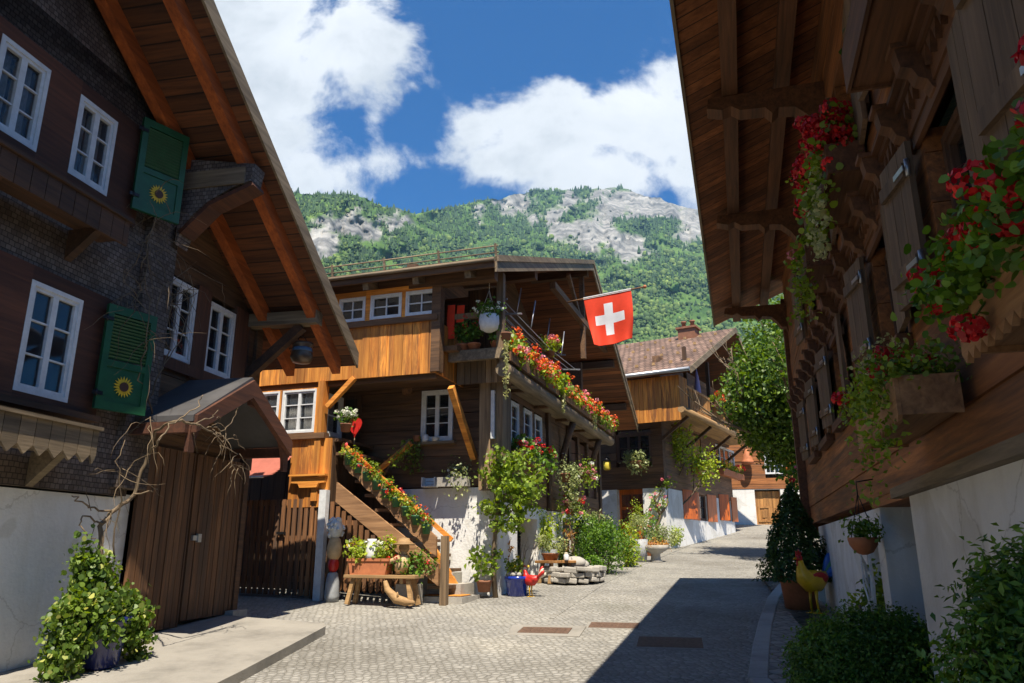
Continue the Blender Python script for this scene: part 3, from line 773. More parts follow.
def build_mountain():
    sk = [(-500, 250), (-200, 235), (0, 212), (100, 202), (200, 192), (300, 193), (335, 194), (365, 196), (385, 207), (410, 212), (440, 208), (470, 204), (500, 198), (530, 190), (560, 189), (590, 191), (620, 188),
          (650, 196), (680, 206), (710, 213), (745, 226), (800, 240), (900, 255), (1100, 265), (1500, 280)]
    A = np.array([px_dir(u, v)[0] for u, v in sk]); E = np.array([px_dir(u, v)[1] for u, v in sk])
    na, nt = 460, 280
    a = np.linspace(A[0], A[-1], na); a = np.concatenate([np.linspace(A[0], px_dir(290, 200)[0], 70, endpoint=False), np.linspace(px_dir(290, 200)[0], px_dir(745, 200)[0], 330, endpoint=False), np.linspace(px_dir(745, 200)[0], A[-1], 60)])
    t = np.linspace(0, 1, nt)
    aa, tt = np.meshgrid(a, t)
    es = np.interp(aa, A, E) + (fbm(aa * 60, aa * 0 + 3.3, 5, 4) - 0.5) * 0.012
    far = np.interp(aa, [px_dir(u, 200)[0] for u in (-200, 330, 420, 520, 620, 745, 1100)], [900, 950, 1250, 2000, 2300, 1900, 1500])
    e0 = 0.01
    e = e0 + (es - e0) * tt
    y = 210 * (far / 210) ** (tt ** 0.85)
    n1 = fbm(aa * 9 + 4, e * 13, 21, 6, 0.55); n2 = 1 - np.abs(2 * fbm(aa * 26 + 9, e * 16, 33, 5, 0.55) - 1); n3 = fbm(aa * 120, e * 120, 44, 3)
    y = y * (1 + 0.22 * (n1 - 0.5) + 0.13 * (n2 - 0.6) + 0.008 * (n3 - 0.5))
    X = aa * y; Z = EYE + e * y
    V = np.stack([X, y, Z], -1).reshape(-1, 3)
    i = np.arange(nt - 1)[:, None] * na + np.arange(na - 1)[None, :]; i = i.reshape(-1)
    F = np.stack([i, i + 1, i + na + 1, i + na], -1)
    # bare rock faces
    U = np.zeros_like(aa); rock = np.zeros_like(aa)
    zones = [(345, 225, 34, 16, 1.0), (320, 240, 26, 20, .95), (392, 222, 22, 15, .9), (372, 235, 30, 14, .7), (520, 203, 26, 14, .8), (480, 219, 9, 13, .6), (535, 222, 12, 14, .55), (585, 232, 46, 20, .95), (625, 246, 34, 18, .95),
             (560, 215, 20, 15, .6), (590, 197, 60, 9, .65), (655, 204, 66, 24, 1.15), (690, 226, 34, 22, 1.05), (610, 196, 40, 12, .8), (640, 225, 20, 6, -.5), (655, 226, 40, 7, -.8), (385, 228, 6, 26, -.4), (352, 240, 16, 12, -.35)]
    for u, v, ru, rv, amp in zones:
        ca, ce = px_dir(u, v); ra = abs(px_dir(u + ru, v)[0] - ca); re = abs(px_dir(u, v - rv)[1] - ce)
        d = np.sqrt(((aa - ca) / ra) ** 2 + ((e - ce) / re) ** 2)
        w = np.clip(1.25 - d, 0, 1) * amp
        rock = np.where(amp > 0, np.maximum(rock, w), rock + w) if amp > 0 else np.clip(rock + w, 0, 1)
    m1 = fbm(aa * 36, e * 52 + 7, 61, 6, 0.62); m2 = fbm(aa * 70 + 2, e * 24, 71, 4)
    rk = np.clip((rock - 0.3 + (m1 - 0.5) * 1.7 + (m2 - 0.5) * 0.6) * 3.0, 0, 1) * (rock > 0.02)
    m, nt_, b, _ = new_mat('mountain_side')
    at = N(nt_, 'ShaderNodeAttribute', attribute_name='rock')
    c = coords(nt_, (0.012, 0.012, 0.03)); n_ = N(nt_, 'ShaderNodeTexNoise', i_Scale=1.0, i_Detail=9.0, i_Roughness=0.65); nt_.links.new(c, n_.inputs[0])
    c2 = coords(nt_, (0.03, 0.03, 0.006)); n2_ = N(nt_, 'ShaderNodeTexNoise', i_Scale=1.0, i_Detail=6.0, i_Roughness=0.6); nt_.links.new(c2, n2_.inputs[0])
    rr = ramp(nt_, n_.outputs[0], [(0.34, (0.1, 0.105, 0.11)), (0.5, (0.27, 0.268, 0.255)), (0.7, (0.44, 0.43, 0.4))])
    rs = ramp(nt_, n2_.outputs[0], [(0.35, (0.5, 0.5, 0.52)), (0.6, (1.05, 1.03, 1.0))])
    rcol = mix(nt_, 0.9, rr.outputs[0], rs.outputs[0], 'MULTIPLY')
    gr = ramp(nt_, n_.outputs[0], [(0.3, (0.035, 0.075, 0.022)), (0.55, (0.09, 0.16, 0.04)), (0.75, (0.17, 0.24, 0.065))])
    nt_.links.new(mix(nt_, at.outputs['Fac'], gr.outputs[0], rcol), b.inputs['Base Color']); b.inputs['Roughness'].default_value = 0.95
    b.inputs['Specular IOR Level'].default_value = 0.1
    bump(nt_, b, n2_.outputs[0], 0.6, 12.0)
    o = np_mesh('mountain', V, F, m, smooth=True); tag(o, kind='structure')
    at_ = o.data.attributes.new('rock', 'FLOAT', 'POINT'); at_.data.foreach_set('value', rk.reshape(-1).astype(np.float32))
    # woods on the slopes
    rng = np.random.default_rng(5)
    n = 70000
    ta = rng.uniform(px_dir(270, 200)[0], px_dir(775, 200)[0], n); ttt = rng.uniform(0.2, 1.0, n) ** 0.8
    ia = np.searchsorted(a, ta).clip(1, na - 1); it = (ttt * (nt - 1)).astype(int).clip(0, nt - 2)
    P = V.reshape(nt, na, 3)[it, ia]; k = rk[it, ia]
    P = P + rng.normal(0, 1, (n, 3)) * np.array([.004, 0, 0]) * P[:, 1:2]
    cover = fbm(P[:, 0] / 60, P[:, 1] / 60 + P[:, 2] / 40, 91, 4)
    keep = (rng.uniform(0, 1, n) > k * 1.25) & (rng.uniform(0, 1, n) < np.clip((cover - 0.36) * 6, 0.06, 1))
    P = P[keep]; n = len(P); dist = P[:, 1]
    el = (P[:, 2] - EYE) / P[:, 1]
    con = rng.uniform(0, 1, n) < np.clip((el - 0.33) * 6 + 0.25, 0.12, 0.92)
    h = dist / 780 * np.clip(rng.lognormal(1.35, .38, n), 1.8, 10) * np.where(con, 1.0, 0.8)
    h *= np.where(rng.uniform(0, 1, n) < .08, 1.4, 1.0)
    r = h * np.where(con, 0.24, 0.46) * rng.uniform(0.8, 1.2, n)
    seg = 6; ang = np.arange(seg) * 2 * math.pi / seg
    def ring(zf, rf):
        j = rng.uniform(0.75, 1.25, (n, seg)); ph = rng.uniform(0, 1, (n, 1))
        return np.stack([P[:, 0:1] + np.cos(ang + ph) * r[:, None] * rf[:, None] * j, P[:, 1:2] + np.sin(ang + ph) * r[:, None] * rf[:, None] * j, P[:, 2:3] + (h * zf)[:, None] + np.zeros((n, seg))], -1)
    one = np.ones(n)
    R0 = ring(np.where(con, 0.03, 0.12), np.where(con, 1.0, 0.75)); R1 = ring(np.where(con, 0.4, 0.5), np.where(con, 0.66, 1.0)); R2 = ring(np.where(con, 0.72, 0.82), np.where(con, 0.34, 0.66))
    top = P + np.stack([rng.normal(0, .02, n) * h, 0 * h, h - 0.03 * h], -1)
    VV = np.concatenate([R0, R1, R2, top[:, None, :]], 1); nv = 3 * seg + 1
    f = []
    for k_ in range(seg):
        k2 = (k_ + 1) % seg
        for b0 in (0, seg):
            f += [(b0 + k_, b0 + k2, b0 + seg + k2), (b0 + k_, b0 + seg + k2, b0 + seg + k_)]
        f.append((2 * seg + k_, 2 * seg + k2, 3 * seg))
    f = np.array(f); FF = (np.arange(n)[:, None, None] * nv + f[None]).reshape(-1, 3)
    mc = leaf('far_conifer', (0.02, 0.052, 0.024), (0.055, 0.105, 0.04), trans=0.0, rough=0.9); md = leaf('far_broadleaf', (0.055, 0.11, 0.03), (0.135, 0.195, 0.055), trans=0.0, rough=0.9)
    for m_ in (mc, md):                          # stands of different age and kind
        t_ = m_.node_tree
        for n_i in t_.nodes:
            if n_i.type == 'TEX_NOISE': n_i.inputs['Scale'].default_value = .02; n_i.inputs['Detail'].default_value = 5
            if n_i.type == 'VALTORGB' and len(n_i.color_ramp.elements) == 2: n_i.color_ramp.elements[0].color = (.4, .5, .5, 1); n_i.color_ramp.elements[1].color = (1.45, 1.35, 1.05, 1)
    mi = np.repeat(np.where(con, 0, 1), len(f))
    w = np_mesh('woods', VV.reshape(-1, 3), FF, [mc, md], midx=mi); tag(w, 'wooded slopes of dark spruces and lighter broadleaf trees below the cliffs', 'woods', kind='stuff')
build_mountain()
# ------------------------------------------------------------------ shared house parts
def win(parent, ax, c, out, a0, a1, z0, z1, sash=2, rows=3, frame='white_paint', glass='glass', curtain=None, w=0.045, bar=0.016, cols=1, name='window', bottom_sill=None):
    """Casement window on plane ax=c facing out (+1/-1): frame, sashes, bars; pane and curtain are sub-parts."""
    def bx(b, p0, p1, d0, d1, q0, q1):
        if ax == 'y': b.box(p0, p1, c + out * d0, c + out * d1, q0, q1)
        else: b.box(c + out * d0, c + out * d1, p0, p1, q0, q1)
    b = MB()
    bx(b, a0, a0 + w, -0.02, 0.045, z0, z1); bx(b, a1 - w, a1, -0.02, 0.045, z0, z1)
    bx(b, a0 + w, a1 - w, -0.02, 0.045, z1 - w, z1); bx(b, a0 + w, a1 - w, -0.02, 0.045, z0, z0 + w)
    iw = (a1 - a0 - 2 * w) / sash
    for k in range(sash):
        s0 = a0 + w + k * iw; s1 = s0 + iw
        sw = w * 0.75
        bx(b, s0, s0 + sw, -0.015, 0.03, z0 + w, z1 - w); bx(b, s1 - sw, s1, -0.015, 0.03, z0 + w, z1 - w)
        bx(b, s0 + sw, s1 - sw, -0.015, 0.03, z1 - w - sw, z1 - w); bx(b, s0 + sw, s1 - sw, -0.015, 0.03, z0 + w, z0 + w + sw)
        for r in range(1, rows):
            zz = z0 + w + (z1 - z0 - 2 * w) * r / rows
            bx(b, s0 + sw, s1 - sw, -0.008, 0.02, zz - bar / 2, zz + bar / 2)
        for q in range(1, cols):
            ac = s0 + sw + (iw - 2 * sw) * q / cols
            bx(b, ac - bar / 2, ac + bar / 2, -0.006, 0.022, z0 + w + sw, z1 - w - sw)
    o = b.build(name, M[frame], parent)
    g = MB(); bx(g, a0 + w, a1 - w, -0.012, -0.004, z0 + w, z1 - w)
    g.build('pane', M[glass], o)
    if curtain:
        k = MB(); n = 26
        for s_ in range(sash):
            s0 = a0 + w + s_ * iw + 0.03; s1 = s0 + iw - 0.06
            for i in range(n):
                t0, t1 = i / n, (i + 1) / n
                d0 = -0.1 - 0.03 * math.sin(t0 * 40 + s_); d1 = -0.1 - 0.03 * math.sin(t1 * 40 + s_)
                lo = z0 + w + (0.25 * (z1 - z0) * max(0, 1 - abs(((t0 + .5 * s_) % 1) - 0.5) * 4) if curtain == 'swag' else 0)
                p = [(s0 + (s1 - s0) * t0, d0), (s0 + (s1 - s0) * t1, d1)]
                vs_ = []
                for (aa, dd), zz in ((p[0], lo), (p[1], lo), (p[1], z1 - w), (p[0], z1 - w)):
                    vs_.append((aa, c + out * dd, zz) if ax == 'y' else (c + out * dd, aa, zz))
                k.add(vs_, [(0, 1, 2, 3)])
        k.build('curtain', M['curtain'], o)
    return o

def roof_pair(parent, mats, prof, y0, y1, th=0.16, run='y', soffit=None, verge=None, side=0.0):
    """Pitched roof: prof is the cross-section [(x,z) eave, (x,z) ridge, (x,z) eave]; tiles above planks."""
    top = MB(); sof = MB(); edge = MB()
    for (xa, za), (xb, zb) in zip(prof[:-1], prof[1:]):
        def P(x, y, z): return (x, y, z) if run == 'y' else (y, x, z)
        top.hexa([P(xa, y0, za - th * .45), P(xb, y0, zb - th * .45), P(xb, y1, zb - th * .45), P(xa, y1, za - th * .45), P(xa, y0, za), P(xb, y0, zb), P(xb, y1, zb), P(xa, y1, za)])
        e = 0.02
        sof.hexa([P(xa, y0 + e, za - th), P(xb, y0 + e, zb - th), P(xb, y1 - e, zb - th), P(xa, y1 - e, za - th), P(xa, y0 + e, za - th * .45 - .002), P(xb, y0 + e, zb - th * .45 - .002), P(xb, y1 - e, zb - th * .45 - .002), P(xa, y1 - e, za - th * .45 - .002)])
    r = top.build('roof', mats[0], parent)
    s = sof.build('soffit', mats[1], r)
    return r, s

def hanging_twigs(rng, start, n, length, spread, down=0.3):
    out = []
    for _ in range(n):
        p = Vector(start) + Vector((rng.uniform(-.1, .1), rng.uniform(-.1, .1), rng.uniform(-.1, .1))); d = Vector((rng.uniform(-1, 1), rng.uniform(-.6, .6), rng.uniform(-1, .8))).normalized()
        pts = [p]
        for k in range(7):
            d = (d + Vector((rng.uniform(-1, 1), rng.uniform(-.6, .6), rng.uniform(-1, .8) - down)) * spread).normalized()
            p = p + d * length / 7; pts.append(p.copy())
        out.append(pts)
    return out

# ------------------------------------------------------------------ shingled house on the near side of the street
L = Frame(-3.80, 10.65, 11.5)
def LS(u, v, y=0.0): return L.sight(u, v, 'y', y)
OV = 1.25
eave = LS(357, 355, -OV); up_ = LS(210, 0, -OV)
LSL = (up_.z - eave.z) / (eave.x - up_.x)             # roof slope
LRX = -8.2; LRZ = eave.z + LSL * (eave.x - LRX)
def lroof(x): return eave.z + LSL * (eave.x - x) if x > LRX else LRZ - LSL * (LRX - x)
left = thing('chalet', 'dark shingled chalet with green sunflower shutters and orange rafters under a wide roof', 'house', L, (0, 0, 0))
LFAR = 2 * LRX - eave.x

b = MB(); b.box(LFAR + 1.0, -2.36, 0.0, 0.45, -1.2, 2.15); b.box(-2.36, -2.12, 0.06, 0.45, -0.2, 2.2)
b.build('plaster_base', M['white_wall'], left)
# shingled front with the window bands left open
b = MB()
b.wall('y', -0.05, 0.35, LFAR + 1.0, -2.34, 2.17, 4.9, [(-7.2, -3.02, 2.92, 4.2)])
b.wall('y', -0.05, 0.35, LFAR + 1.0, -2.34, 4.9, 6.75, [(-7.2, -2.86, 5.13, 6.32)])
zt = 6.75
b.prism([(LFAR + 1.0, -0.05, zt), (-2.34, -0.05, zt), (-2.34, -0.05, min(zt + .05, lroof(-2.34) - .3)), (-3.3, -0.05, lroof(-3.3) - .25), (LRX, -0.05, LRZ - .25), (LFAR + 1.0, -0.05, lroof(LFAR + 1) - .25)], (0, 0.4, 0))
# corner pier and the flared bracket wing
b.box(-2.62, -2.14, -0.14, 0.06, 2.25, 6.2)
b.build('shingle_wall', M['shingle'], left)
b = MB()
pw = [(-2.28, y, z) for y, z in ((-0.2, 5.15), (-0.3, 5.42), (-0.55, 5.66), (-0.9, 5.84), (-1.12, 5.9), (-1.16, 6.12), (-0.6, 6.22), (-0.2, 6.28))]
b.prism(pw, (0.24, 0, 0)); b.build('bracket_wing', M['shingle_side'], left)
b = MB(); b.beam((-2.16, -0.25, 5.3), (-2.16, -0.62, 5.66), 0.26, 0.05); b.beam((-2.16, -0.6, 5.64), (-2.16, -1.16, 5.86), 0.26, 0.05); b.build('bracket_edge', M['red_brown_x'], left)
# timber bands round the windows
b = MB()
b.wall('y', -0.1, 0.2, -7.2, -3.02, 2.92, 4.2, [(-4.07, -3.42, 3.0, 4.06), (-5.1, -4.46, 3.0, 4.06), (-6.4, -5.76, 3.0, 4.06)])
b.build('window_band', M['red_brown_x'], left); b = MB()
b.wall('y', -0.1, 0.2, -7.2, -2.86, 5.13, 6.32, [(-3.89, -3.34, 5.27, 6.17), (-4.86, -4.29, 5.27, 6.17), (-6.1, -5.5, 5.27, 6.17)])
b.build('window_band', M['red_brown_x'], left)
for a0, a1, z0, z1, cu in ((-4.07, -3.42, 3.0, 4.06, None), (-5.1, -4.46, 3.0, 4.06, None), (-3.89, -3.34, 5.27, 6.17, 'full'), (-4.86, -4.29, 5.27, 6.17, 'full')):
    win(left, 'y', -0.06, -1, a0, a1, z0, z1, 2, 3, curtain=cu, glass='glass_pale' if cu else 'glass')
# ledges and the empty plank troughs below the windows
b = MB()
b.box(-7.2, -3.0, -0.2, -0.05, 5.06, 5.13); b.box(-7.2, -3.06, -0.2, -0.05, 2.86, 2.92); each(b, 'window_sill', M['deep_brown_x'], left)
for zt_, zb_, xe, sc in ((4.92, 4.66, -3.35, False), (2.72, 2.42, -3.35, True)):
    b = MB()
    x = -7.0
    while x < xe - 0.02:
        x2 = min(x + 0.17, xe)
        zz = zb_ if not sc else zb_ + 0.02
        if sc: b.prism([(x + .004, -0.46, zt_), (x + .004, -0.46, zb_ + .06), ((x + x2) / 2, -0.46, zb_ - .02), (x2 - .004, -0.46, zb_ + .06), (x2 - .004, -0.46, zt_)], (0, 0.025, 0))
        else: b.box(x + .004, x2 - .004, -0.46, -0.435, zb_, zt_)
        x = x2
    b.box(-7.0, xe, -0.43, -0.1, zb_ + .07, zb_ + .1); b.box(xe - .03, xe, -0.43, -0.1, zb_ + .1, zt_ - .02); b.box(-7.02, xe + .02, -0.49, -0.4, zt_ + .002, zt_ + .035)
    for xx in (-6.2, -4.9, -3.7): b.prism([(xx, -0.05, zb_ - .25), (xx, -0.4, zb_ + .068), (xx, -0.05, zb_ + .068)], (0.09, 0, 0))
    b.build('plank_trough', M['grey_x'] if sc else M['deep_brown_x'], left)

def sunflower_shutter(parent, hinge, z0, z1, wid, yaw):
    """Green louvred shutter leaf with a painted sunflower, hung at hinge and swung by yaw."""
    s = empty('shutter', (hinge[0], hinge[1], 0), yaw, parent)
    b = MB(); t = 0.022
    b.box(0, 0.07, -t, t, z0, z1); b.box(wid - 0.07, wid, -t, t, z0, z1); b.box(.07, wid - .07, -t, t, z0, z0 + .09); b.box(.07, wid - .07, -t, t, z1 - .09, z1)
    zm = z0 + (z1 - z0) * 0.44
    b.box(.07, wid - .07, -t, t, zm - .035, zm + .035); b.box(.07, wid - .07, -.008, .012, z0 + .09, zm - .035)
    n = 13
    for i in range(n):
        zc = zm + .05 + (z1 - .1 - zm - .05) * (i + .5) / n
        b.beam((.07, -.004, zc), (wid - .07, -.004, zc), 0.036, 0.008, up=(0, 0.75, 0.65))
    b.build('shutter_leaf', M['green_paint'], s)
    c = (wid / 2, -.012, (z0 + zm) / 2 + .02)
    p = MB()
    for ring, (r0, r1, n_, off) in enumerate(((.04, .115, 19, 0), (.035, .09, 16, .2))):
        for i in range(n_):
            a = 2 * math.pi * i / n_ + off; da = math.pi / n_ * .8
            yv = -.004 - .004 * ring
            q = [(c[0] + r * math.cos(a + d), c[1] + yv, c[2] + r * math.sin(a + d)) for r, d in ((r0, -da * .5), ((r0 + r1) / 2, -da), (r1, 0), ((r0 + r1) / 2, da), (r0, da * .5))]
            p.prism(q, (0, -.003, 0))
    p.build('sunflower_emblem', M['yellow_paint'], s)
    d = MB(); d.tube([(c[0], c[1] - .008, c[2]), (c[0], c[1] - .02, c[2])], .05, 16); d.build('sunflower_heart', M['brown_paint'], s)
    for zz in (z0 + .16, z1 - .16):
        h = MB(); h.box(-.05, .06, -.034, -.026, zz - .02, zz + .02); h.tube([(-.01, -.03, zz - .035), (-.01, -.03, zz + .035)], .012, 8)
        h.build('hinge', M['black_iron'], s)
    return s
p0 = LS(124, 211, -0.14); p1 = LS(160, 223, -0.32)
sunflower_shutter(left, (-3.03, -0.16), 5.28, 6.42, 0.56, R_(-24))
sunflower_shutter(left, (-3.14, -0.16), 3.0, 4.12, 0.57, R_(-18))

# set-back timber bay over the barn doors
b = MB()
hb = [(-2.05, -1.42, 3.88, 4.88), (-1.13, -0.5, 3.87, 4.83)]
b.boards('y', 0.04, 0.2, -2.3, 0.06, 2.75, 6.6, 0.24, 'h', hb, jit=.004, seed=3)
b.prism([(-2.4, 0.1, 6.6), (-0.2, 0.1, lroof(-.2) - .25), (-2.4, 0.1, lroof(-2.4) - .25)], (0, .1, 0))
b.box(0.0, 0.16, -0.05, 0.25, 2.7, lroof(0.08) - .2)
b.build('timber_wall', M['dark_x'], left)
b = MB()
for x0, x1 in ((-1.42, -1.13), (-2.2, -2.05), (-0.5, -0.12)): b.box(x0, x1, 0.0, 0.04, 3.7, 4.95)
b.box(-2.2, -0.1, -0.02, 0.035, 3.72, 3.86); b.build('window_surround', M['red_brown_z'], left)
for a0, a1, z0, z1 in hb: win(left, 'y', 0.06, -1, a0, a1, z0, z1, 2, 3)
# end wall and back so that the house is closed
b = MB(); b.box(0.061, 0.3, 0.25, 9.0, -0.5, 4.6); b.box(LFAR + 1.0, LFAR + 1.3, 0.45, 9.0, -2.0, 4.6); b.box(LFAR + 1.3, 0.06, 8.7, 9.0, -2, 4.6); b.box(LFAR + 1.3, 0.06, .36, 8.7, 2.6, 2.75); b.box(LFAR + 1.3, 0.06, .36, 8.7, 4.75, 4.85)
b.build('rear_wall', M['dark_x'], left)

# barn doors
gd = L.ground
for x0, x1, nm in ((-2.12, -1.125, 0), (-1.105, -0.02, 1)):
    b = MB(); b.boards('y', -0.03 - .012 * nm, 0.045, x0, x1, gd((x0 + x1) / 2, 0) + 0.13, 2.78, 0.115, 'v', gap=.012, jit=.006, seed=5 + nm)
    for zz in (1.15, 2.35): b.box(x0 + .03, x1 - .03, .046, .09, zz, zz + .12)
    d = b.build('barn_door', M['door_z'], left)
    if nm:
        h = MB(); h.box(x0 + .03, x0 + .17, -.075, -.045, 1.72, 1.78); h.box(x0 + .12, x0 + .19, -.085, -.05, 1.7, 1.8); h.build('latch', M['steel'], d)
b = MB(); b.box(-0.0, 0.11, -0.06, 0.2, 0.55, 2.8); b.box(-2.3, -0.001, 0.1, 0.3, 0.4, 0.78); each(b, 'door_post', M['deep_brown_x'], left)
b = MB(); b.box(-0.15, 0.2, -0.16, 0.1, 0.6, 0.83); b.build('corner_stone', M['stone'], left)

# gabled hood over the doors
ax_, az_ = -1.38, 3.66
b = MB()
for sx in (-1, 1):
    xe = ax_ + sx * 1.1; ze = 3.0
    b.hexa([(ax_, -0.86, az_ - .05), (xe, -0.86, ze - .05), (xe, 0.02, ze - .05), (ax_, 0.02, az_ - .05), (ax_, -0.86, az_ + .02), (xe, -0.86, ze + .02), (xe, 0.02, ze + .02), (ax_, 0.02, az_ + .02)])
hood = b.build('door_hood', M['hood_sheet'], left)
b = MB()
for sx in (-1, 1):
    xe = ax_ + sx * 1.08; ze = 2.99
    b.prism([(ax_, -0.9, az_ - .02), (ax_, -0.9, az_ - .24), (xe, -0.9, ze - .16), (xe, -0.9, ze + .03)], (0, .07, 0))
    arc = [(ax_ + sx * (0.05 + .95 * math.sin(t)), -.84, 2.62 + .72 * math.cos(t)) for t in [i * math.pi / 2 / 8 for i in range(9)]]
    pin = arc + [(ax_ + sx * 1.1, -.84, 2.62), (ax_ + sx * 1.1, -.84, 2.9), (ax_ + sx * .02, -.84, az_ - .22)]
    b.prism(pin, (0, .05, 0))
    b.beam((ax_ + sx * 1.12, -.82, 2.88), (ax_ + sx * 1.12, 0.03, 2.88), .1, .12)
b.beam((ax_, -.8, az_ - .14), (ax_, .03, az_ - .14), .1, .12)
b.build('hood_frame', M['red_brown_x'], hood)

# roof
rf, sf = roof_pair(left, (M['roof_grey'], M['soffit_y']), [(LFAR, lroof(LFAR)), (LRX, LRZ), (eave.x, eave.z)], -OV, 9.4, 0.17)
b = MB()
for x0, x1 in ((LRX, eave.x), (LRX, LFAR)):
    z0, z1 = lroof(x0), lroof(x1)
    b.hexa([(x0, -OV - .03, z0 - .21), (x1, -OV - .03, z1 - .21), (x1, -OV + .0, z1 - .21), (x0, -OV + .0, z0 - .21), (x0, -OV - .03, z0 + .03), (x1, -OV - .03, z1 + .03), (x1, -OV, z1 + .03), (x0, -OV, z0 + .03)])
b.build('verge_board', M['grey_x'], rf)
for yb, dz, w_ in ((-0.98, 0.12, .13), (-0.22, 0.12, .13), (2.0, .12, .13)):
    b = MB()
    b.hexa([(x, y, lroof(x) - .172 - q) for q in (.22, 0.0) for x, y in ((LRX, yb - w_ / 2), (eave.x - .12, yb - w_ / 2), (eave.x - .12, yb + w_ / 2), (LRX, yb + w_ / 2))])
    b.build('rafter', M['rafter'], rf)
b = MB()
for xx in (LRX, -5.2, -2.2):
    zc = lroof(xx) - .51; b.box(xx - .1, xx + .1, -1.05, .0, zc - .11, zc + .11)
b.box(-.2, .0, -1.06, 0.3, 4.74, 4.93); each(b, 'purlin', M['grey_y'], rf)
b = MB(); b.beam((-.1, 0.02, 4.0), (-.1, -.8, 4.72), .12, .13); b.box(-.16, -.04, -.02, .2, 3.9, 4.7); each(b, 'brace', M['deep_brown_x'], left)
b = MB()
b.tube([(eave.x + .03, -OV + .1, eave.z - .1), (eave.x + .03, 9.3, eave.z - .1)], .06, 10); b.build('gutter', M['black_iron'], rf)

# unseen boarded box added high in the gable to shade the wall below
gx0, gx1 = -11.2, -5.6
b = MB(); b.boards('y', -1.12, .05, gx0, gx1, 6.4, 7.4, .18, 'v', seed=91)
b.prism([(gx0, -1.12, 7.41), (gx1, -1.12, 7.41), (gx1, -1.12, lroof(gx1) - .2), (LRX, -1.12, LRZ - .2), (gx0, -1.12, lroof(gx0) - .2)], (0, .05, 0))
b.box(gx0, gx1, -1.06, -.06, 6.4, 6.48); b.box(gx1 - .06, gx1, -1.06, -.06, 6.49, lroof(gx1) - .25); b.box(gx0, gx0 + .06, -1.06, -.06, 6.49, lroof(gx0) - .25)
b.build('gable_shade_box', M['dark_z'], left)
# kettle hung from the purlin
kp = LS(303, 340, -.72)
k = thing('hanging_kettle', 'sooty round kettle with a dull blue band hanging under the eave of the shingled chalet', 'kettle', L, kp)
b = MB(); b.lathe([(.03, -.36), (.13, -.34), (.165, -.26), (.15, -.2), (.135, -.12), (.16, -.08), (.158, -.05), (.13, -.06)], 22); b.build('kettle_body', M['copper'], k)
b = MB(); b.lathe([(.137, -.19), (.15, -.18), (.142, -.13), (.13, -.125)], 22); b.build('painted_band', M['lamp_blue'], k)
b = MB(); b.tube([(.15 * math.cos(t), 0, -.07 + .12 * math.sin(t)) for t in [i * math.pi / 10 for i in range(11)]], .008, 6)
b.tube([(0, 0, .05), (0, 0, 4.76 - kp.z)], .006, 6); b.build('handle', M['black_iron'], k)

# concrete apron in front of the barn doors
ap = [L.world((x, y, 0)) for x, y in ((-9.5, 0.2), (-9.5, -2.5), (-6, -2.35), (-3.09, -2.05), (-1.6, -1.86), (-0.72, -1.74), (-.5, -1.62), (-.46, -1.45), (-.3, -.6), (-.12, 0.2))]
raised('pavement', [(p.x, p.y) for p in ap], 0.1, M['concrete'])

# ivy in a blue tub with the bare climber
ip = L.loc(on_ground(100, 668, 0.1))
tub = thing('ivy_tub', 'navy tub spilling over with ivy beside the barn doors', 'potted plant', L, (ip.x, ip.y + .05, gd(ip.x, ip.y) + .1))
b = MB(); b.lathe([(.17, 0), (.185, .02), (.235, .36), (.26, .38), (.26, .44), (.22, .44), (.21, .36)], 26); b.build('tub', M['navy_glaze'], tub)
foliage('foliage', M['ivy'], tub, [((-.02, .03, .53), (.36, .26, .15), 2400), ((-.34, .02, .36), (.2, .18, .26), 1500), ((.3, 0, .42), (.2, .17, .2), 1300), ((-.02, .14, .76), (.16, .11, .22), 1200), ((-.12, .18, .96), (.07, .05, .15), 220), ((-.5, -.04, .12), (.11, .11, .18), 500), ((.4, -.1, .2), (.08, .08, .22), 420), ((.12, -.2, .36), (.07, .06, .16), 200), ((-.15, -.22, .36), (.07, .06, .14), 180)], .044, 1, .05, aspect=.95, droop=.4, shape='hex')
rng_ = random.Random(4)
v = thing('climbing_vine', 'leafless twisted vine climbing from the ivy tub over the barn door hood', 'vine', L, (0, 0, 0))
b = MB()
def vpt(u, v_, y): return LS(u, v_, y)
def wander(pts, amp, n=5):
    out = []
    for p, q in zip(pts[:-1], pts[1:]):
        for i in range(n):
            t = i / n; out.append(p.lerp(q, t) + Vector((rng_.uniform(-amp, amp), rng_.uniform(-amp, amp), rng_.uniform(-amp, amp))))
    return out + [pts[-1]]
main = wander([Vector((ip.x + .05, ip.y + .05, gd(ip.x, 0) + .4)), vpt(112, 575, -.3), vpt(100, 555, -.3), vpt(101, 525, -.28), vpt(112, 512, -.28), vpt(135, 495, -.26), vpt(147, 455, -.3), vpt(155, 430, -.5), vpt(178, 420, -.95), vpt(195, 424, -1.0), vpt(215, 434, -1.05)], .012)
b.tube(main, [.03 - .02 * i / len(main) for i in range(len(main))], 7)
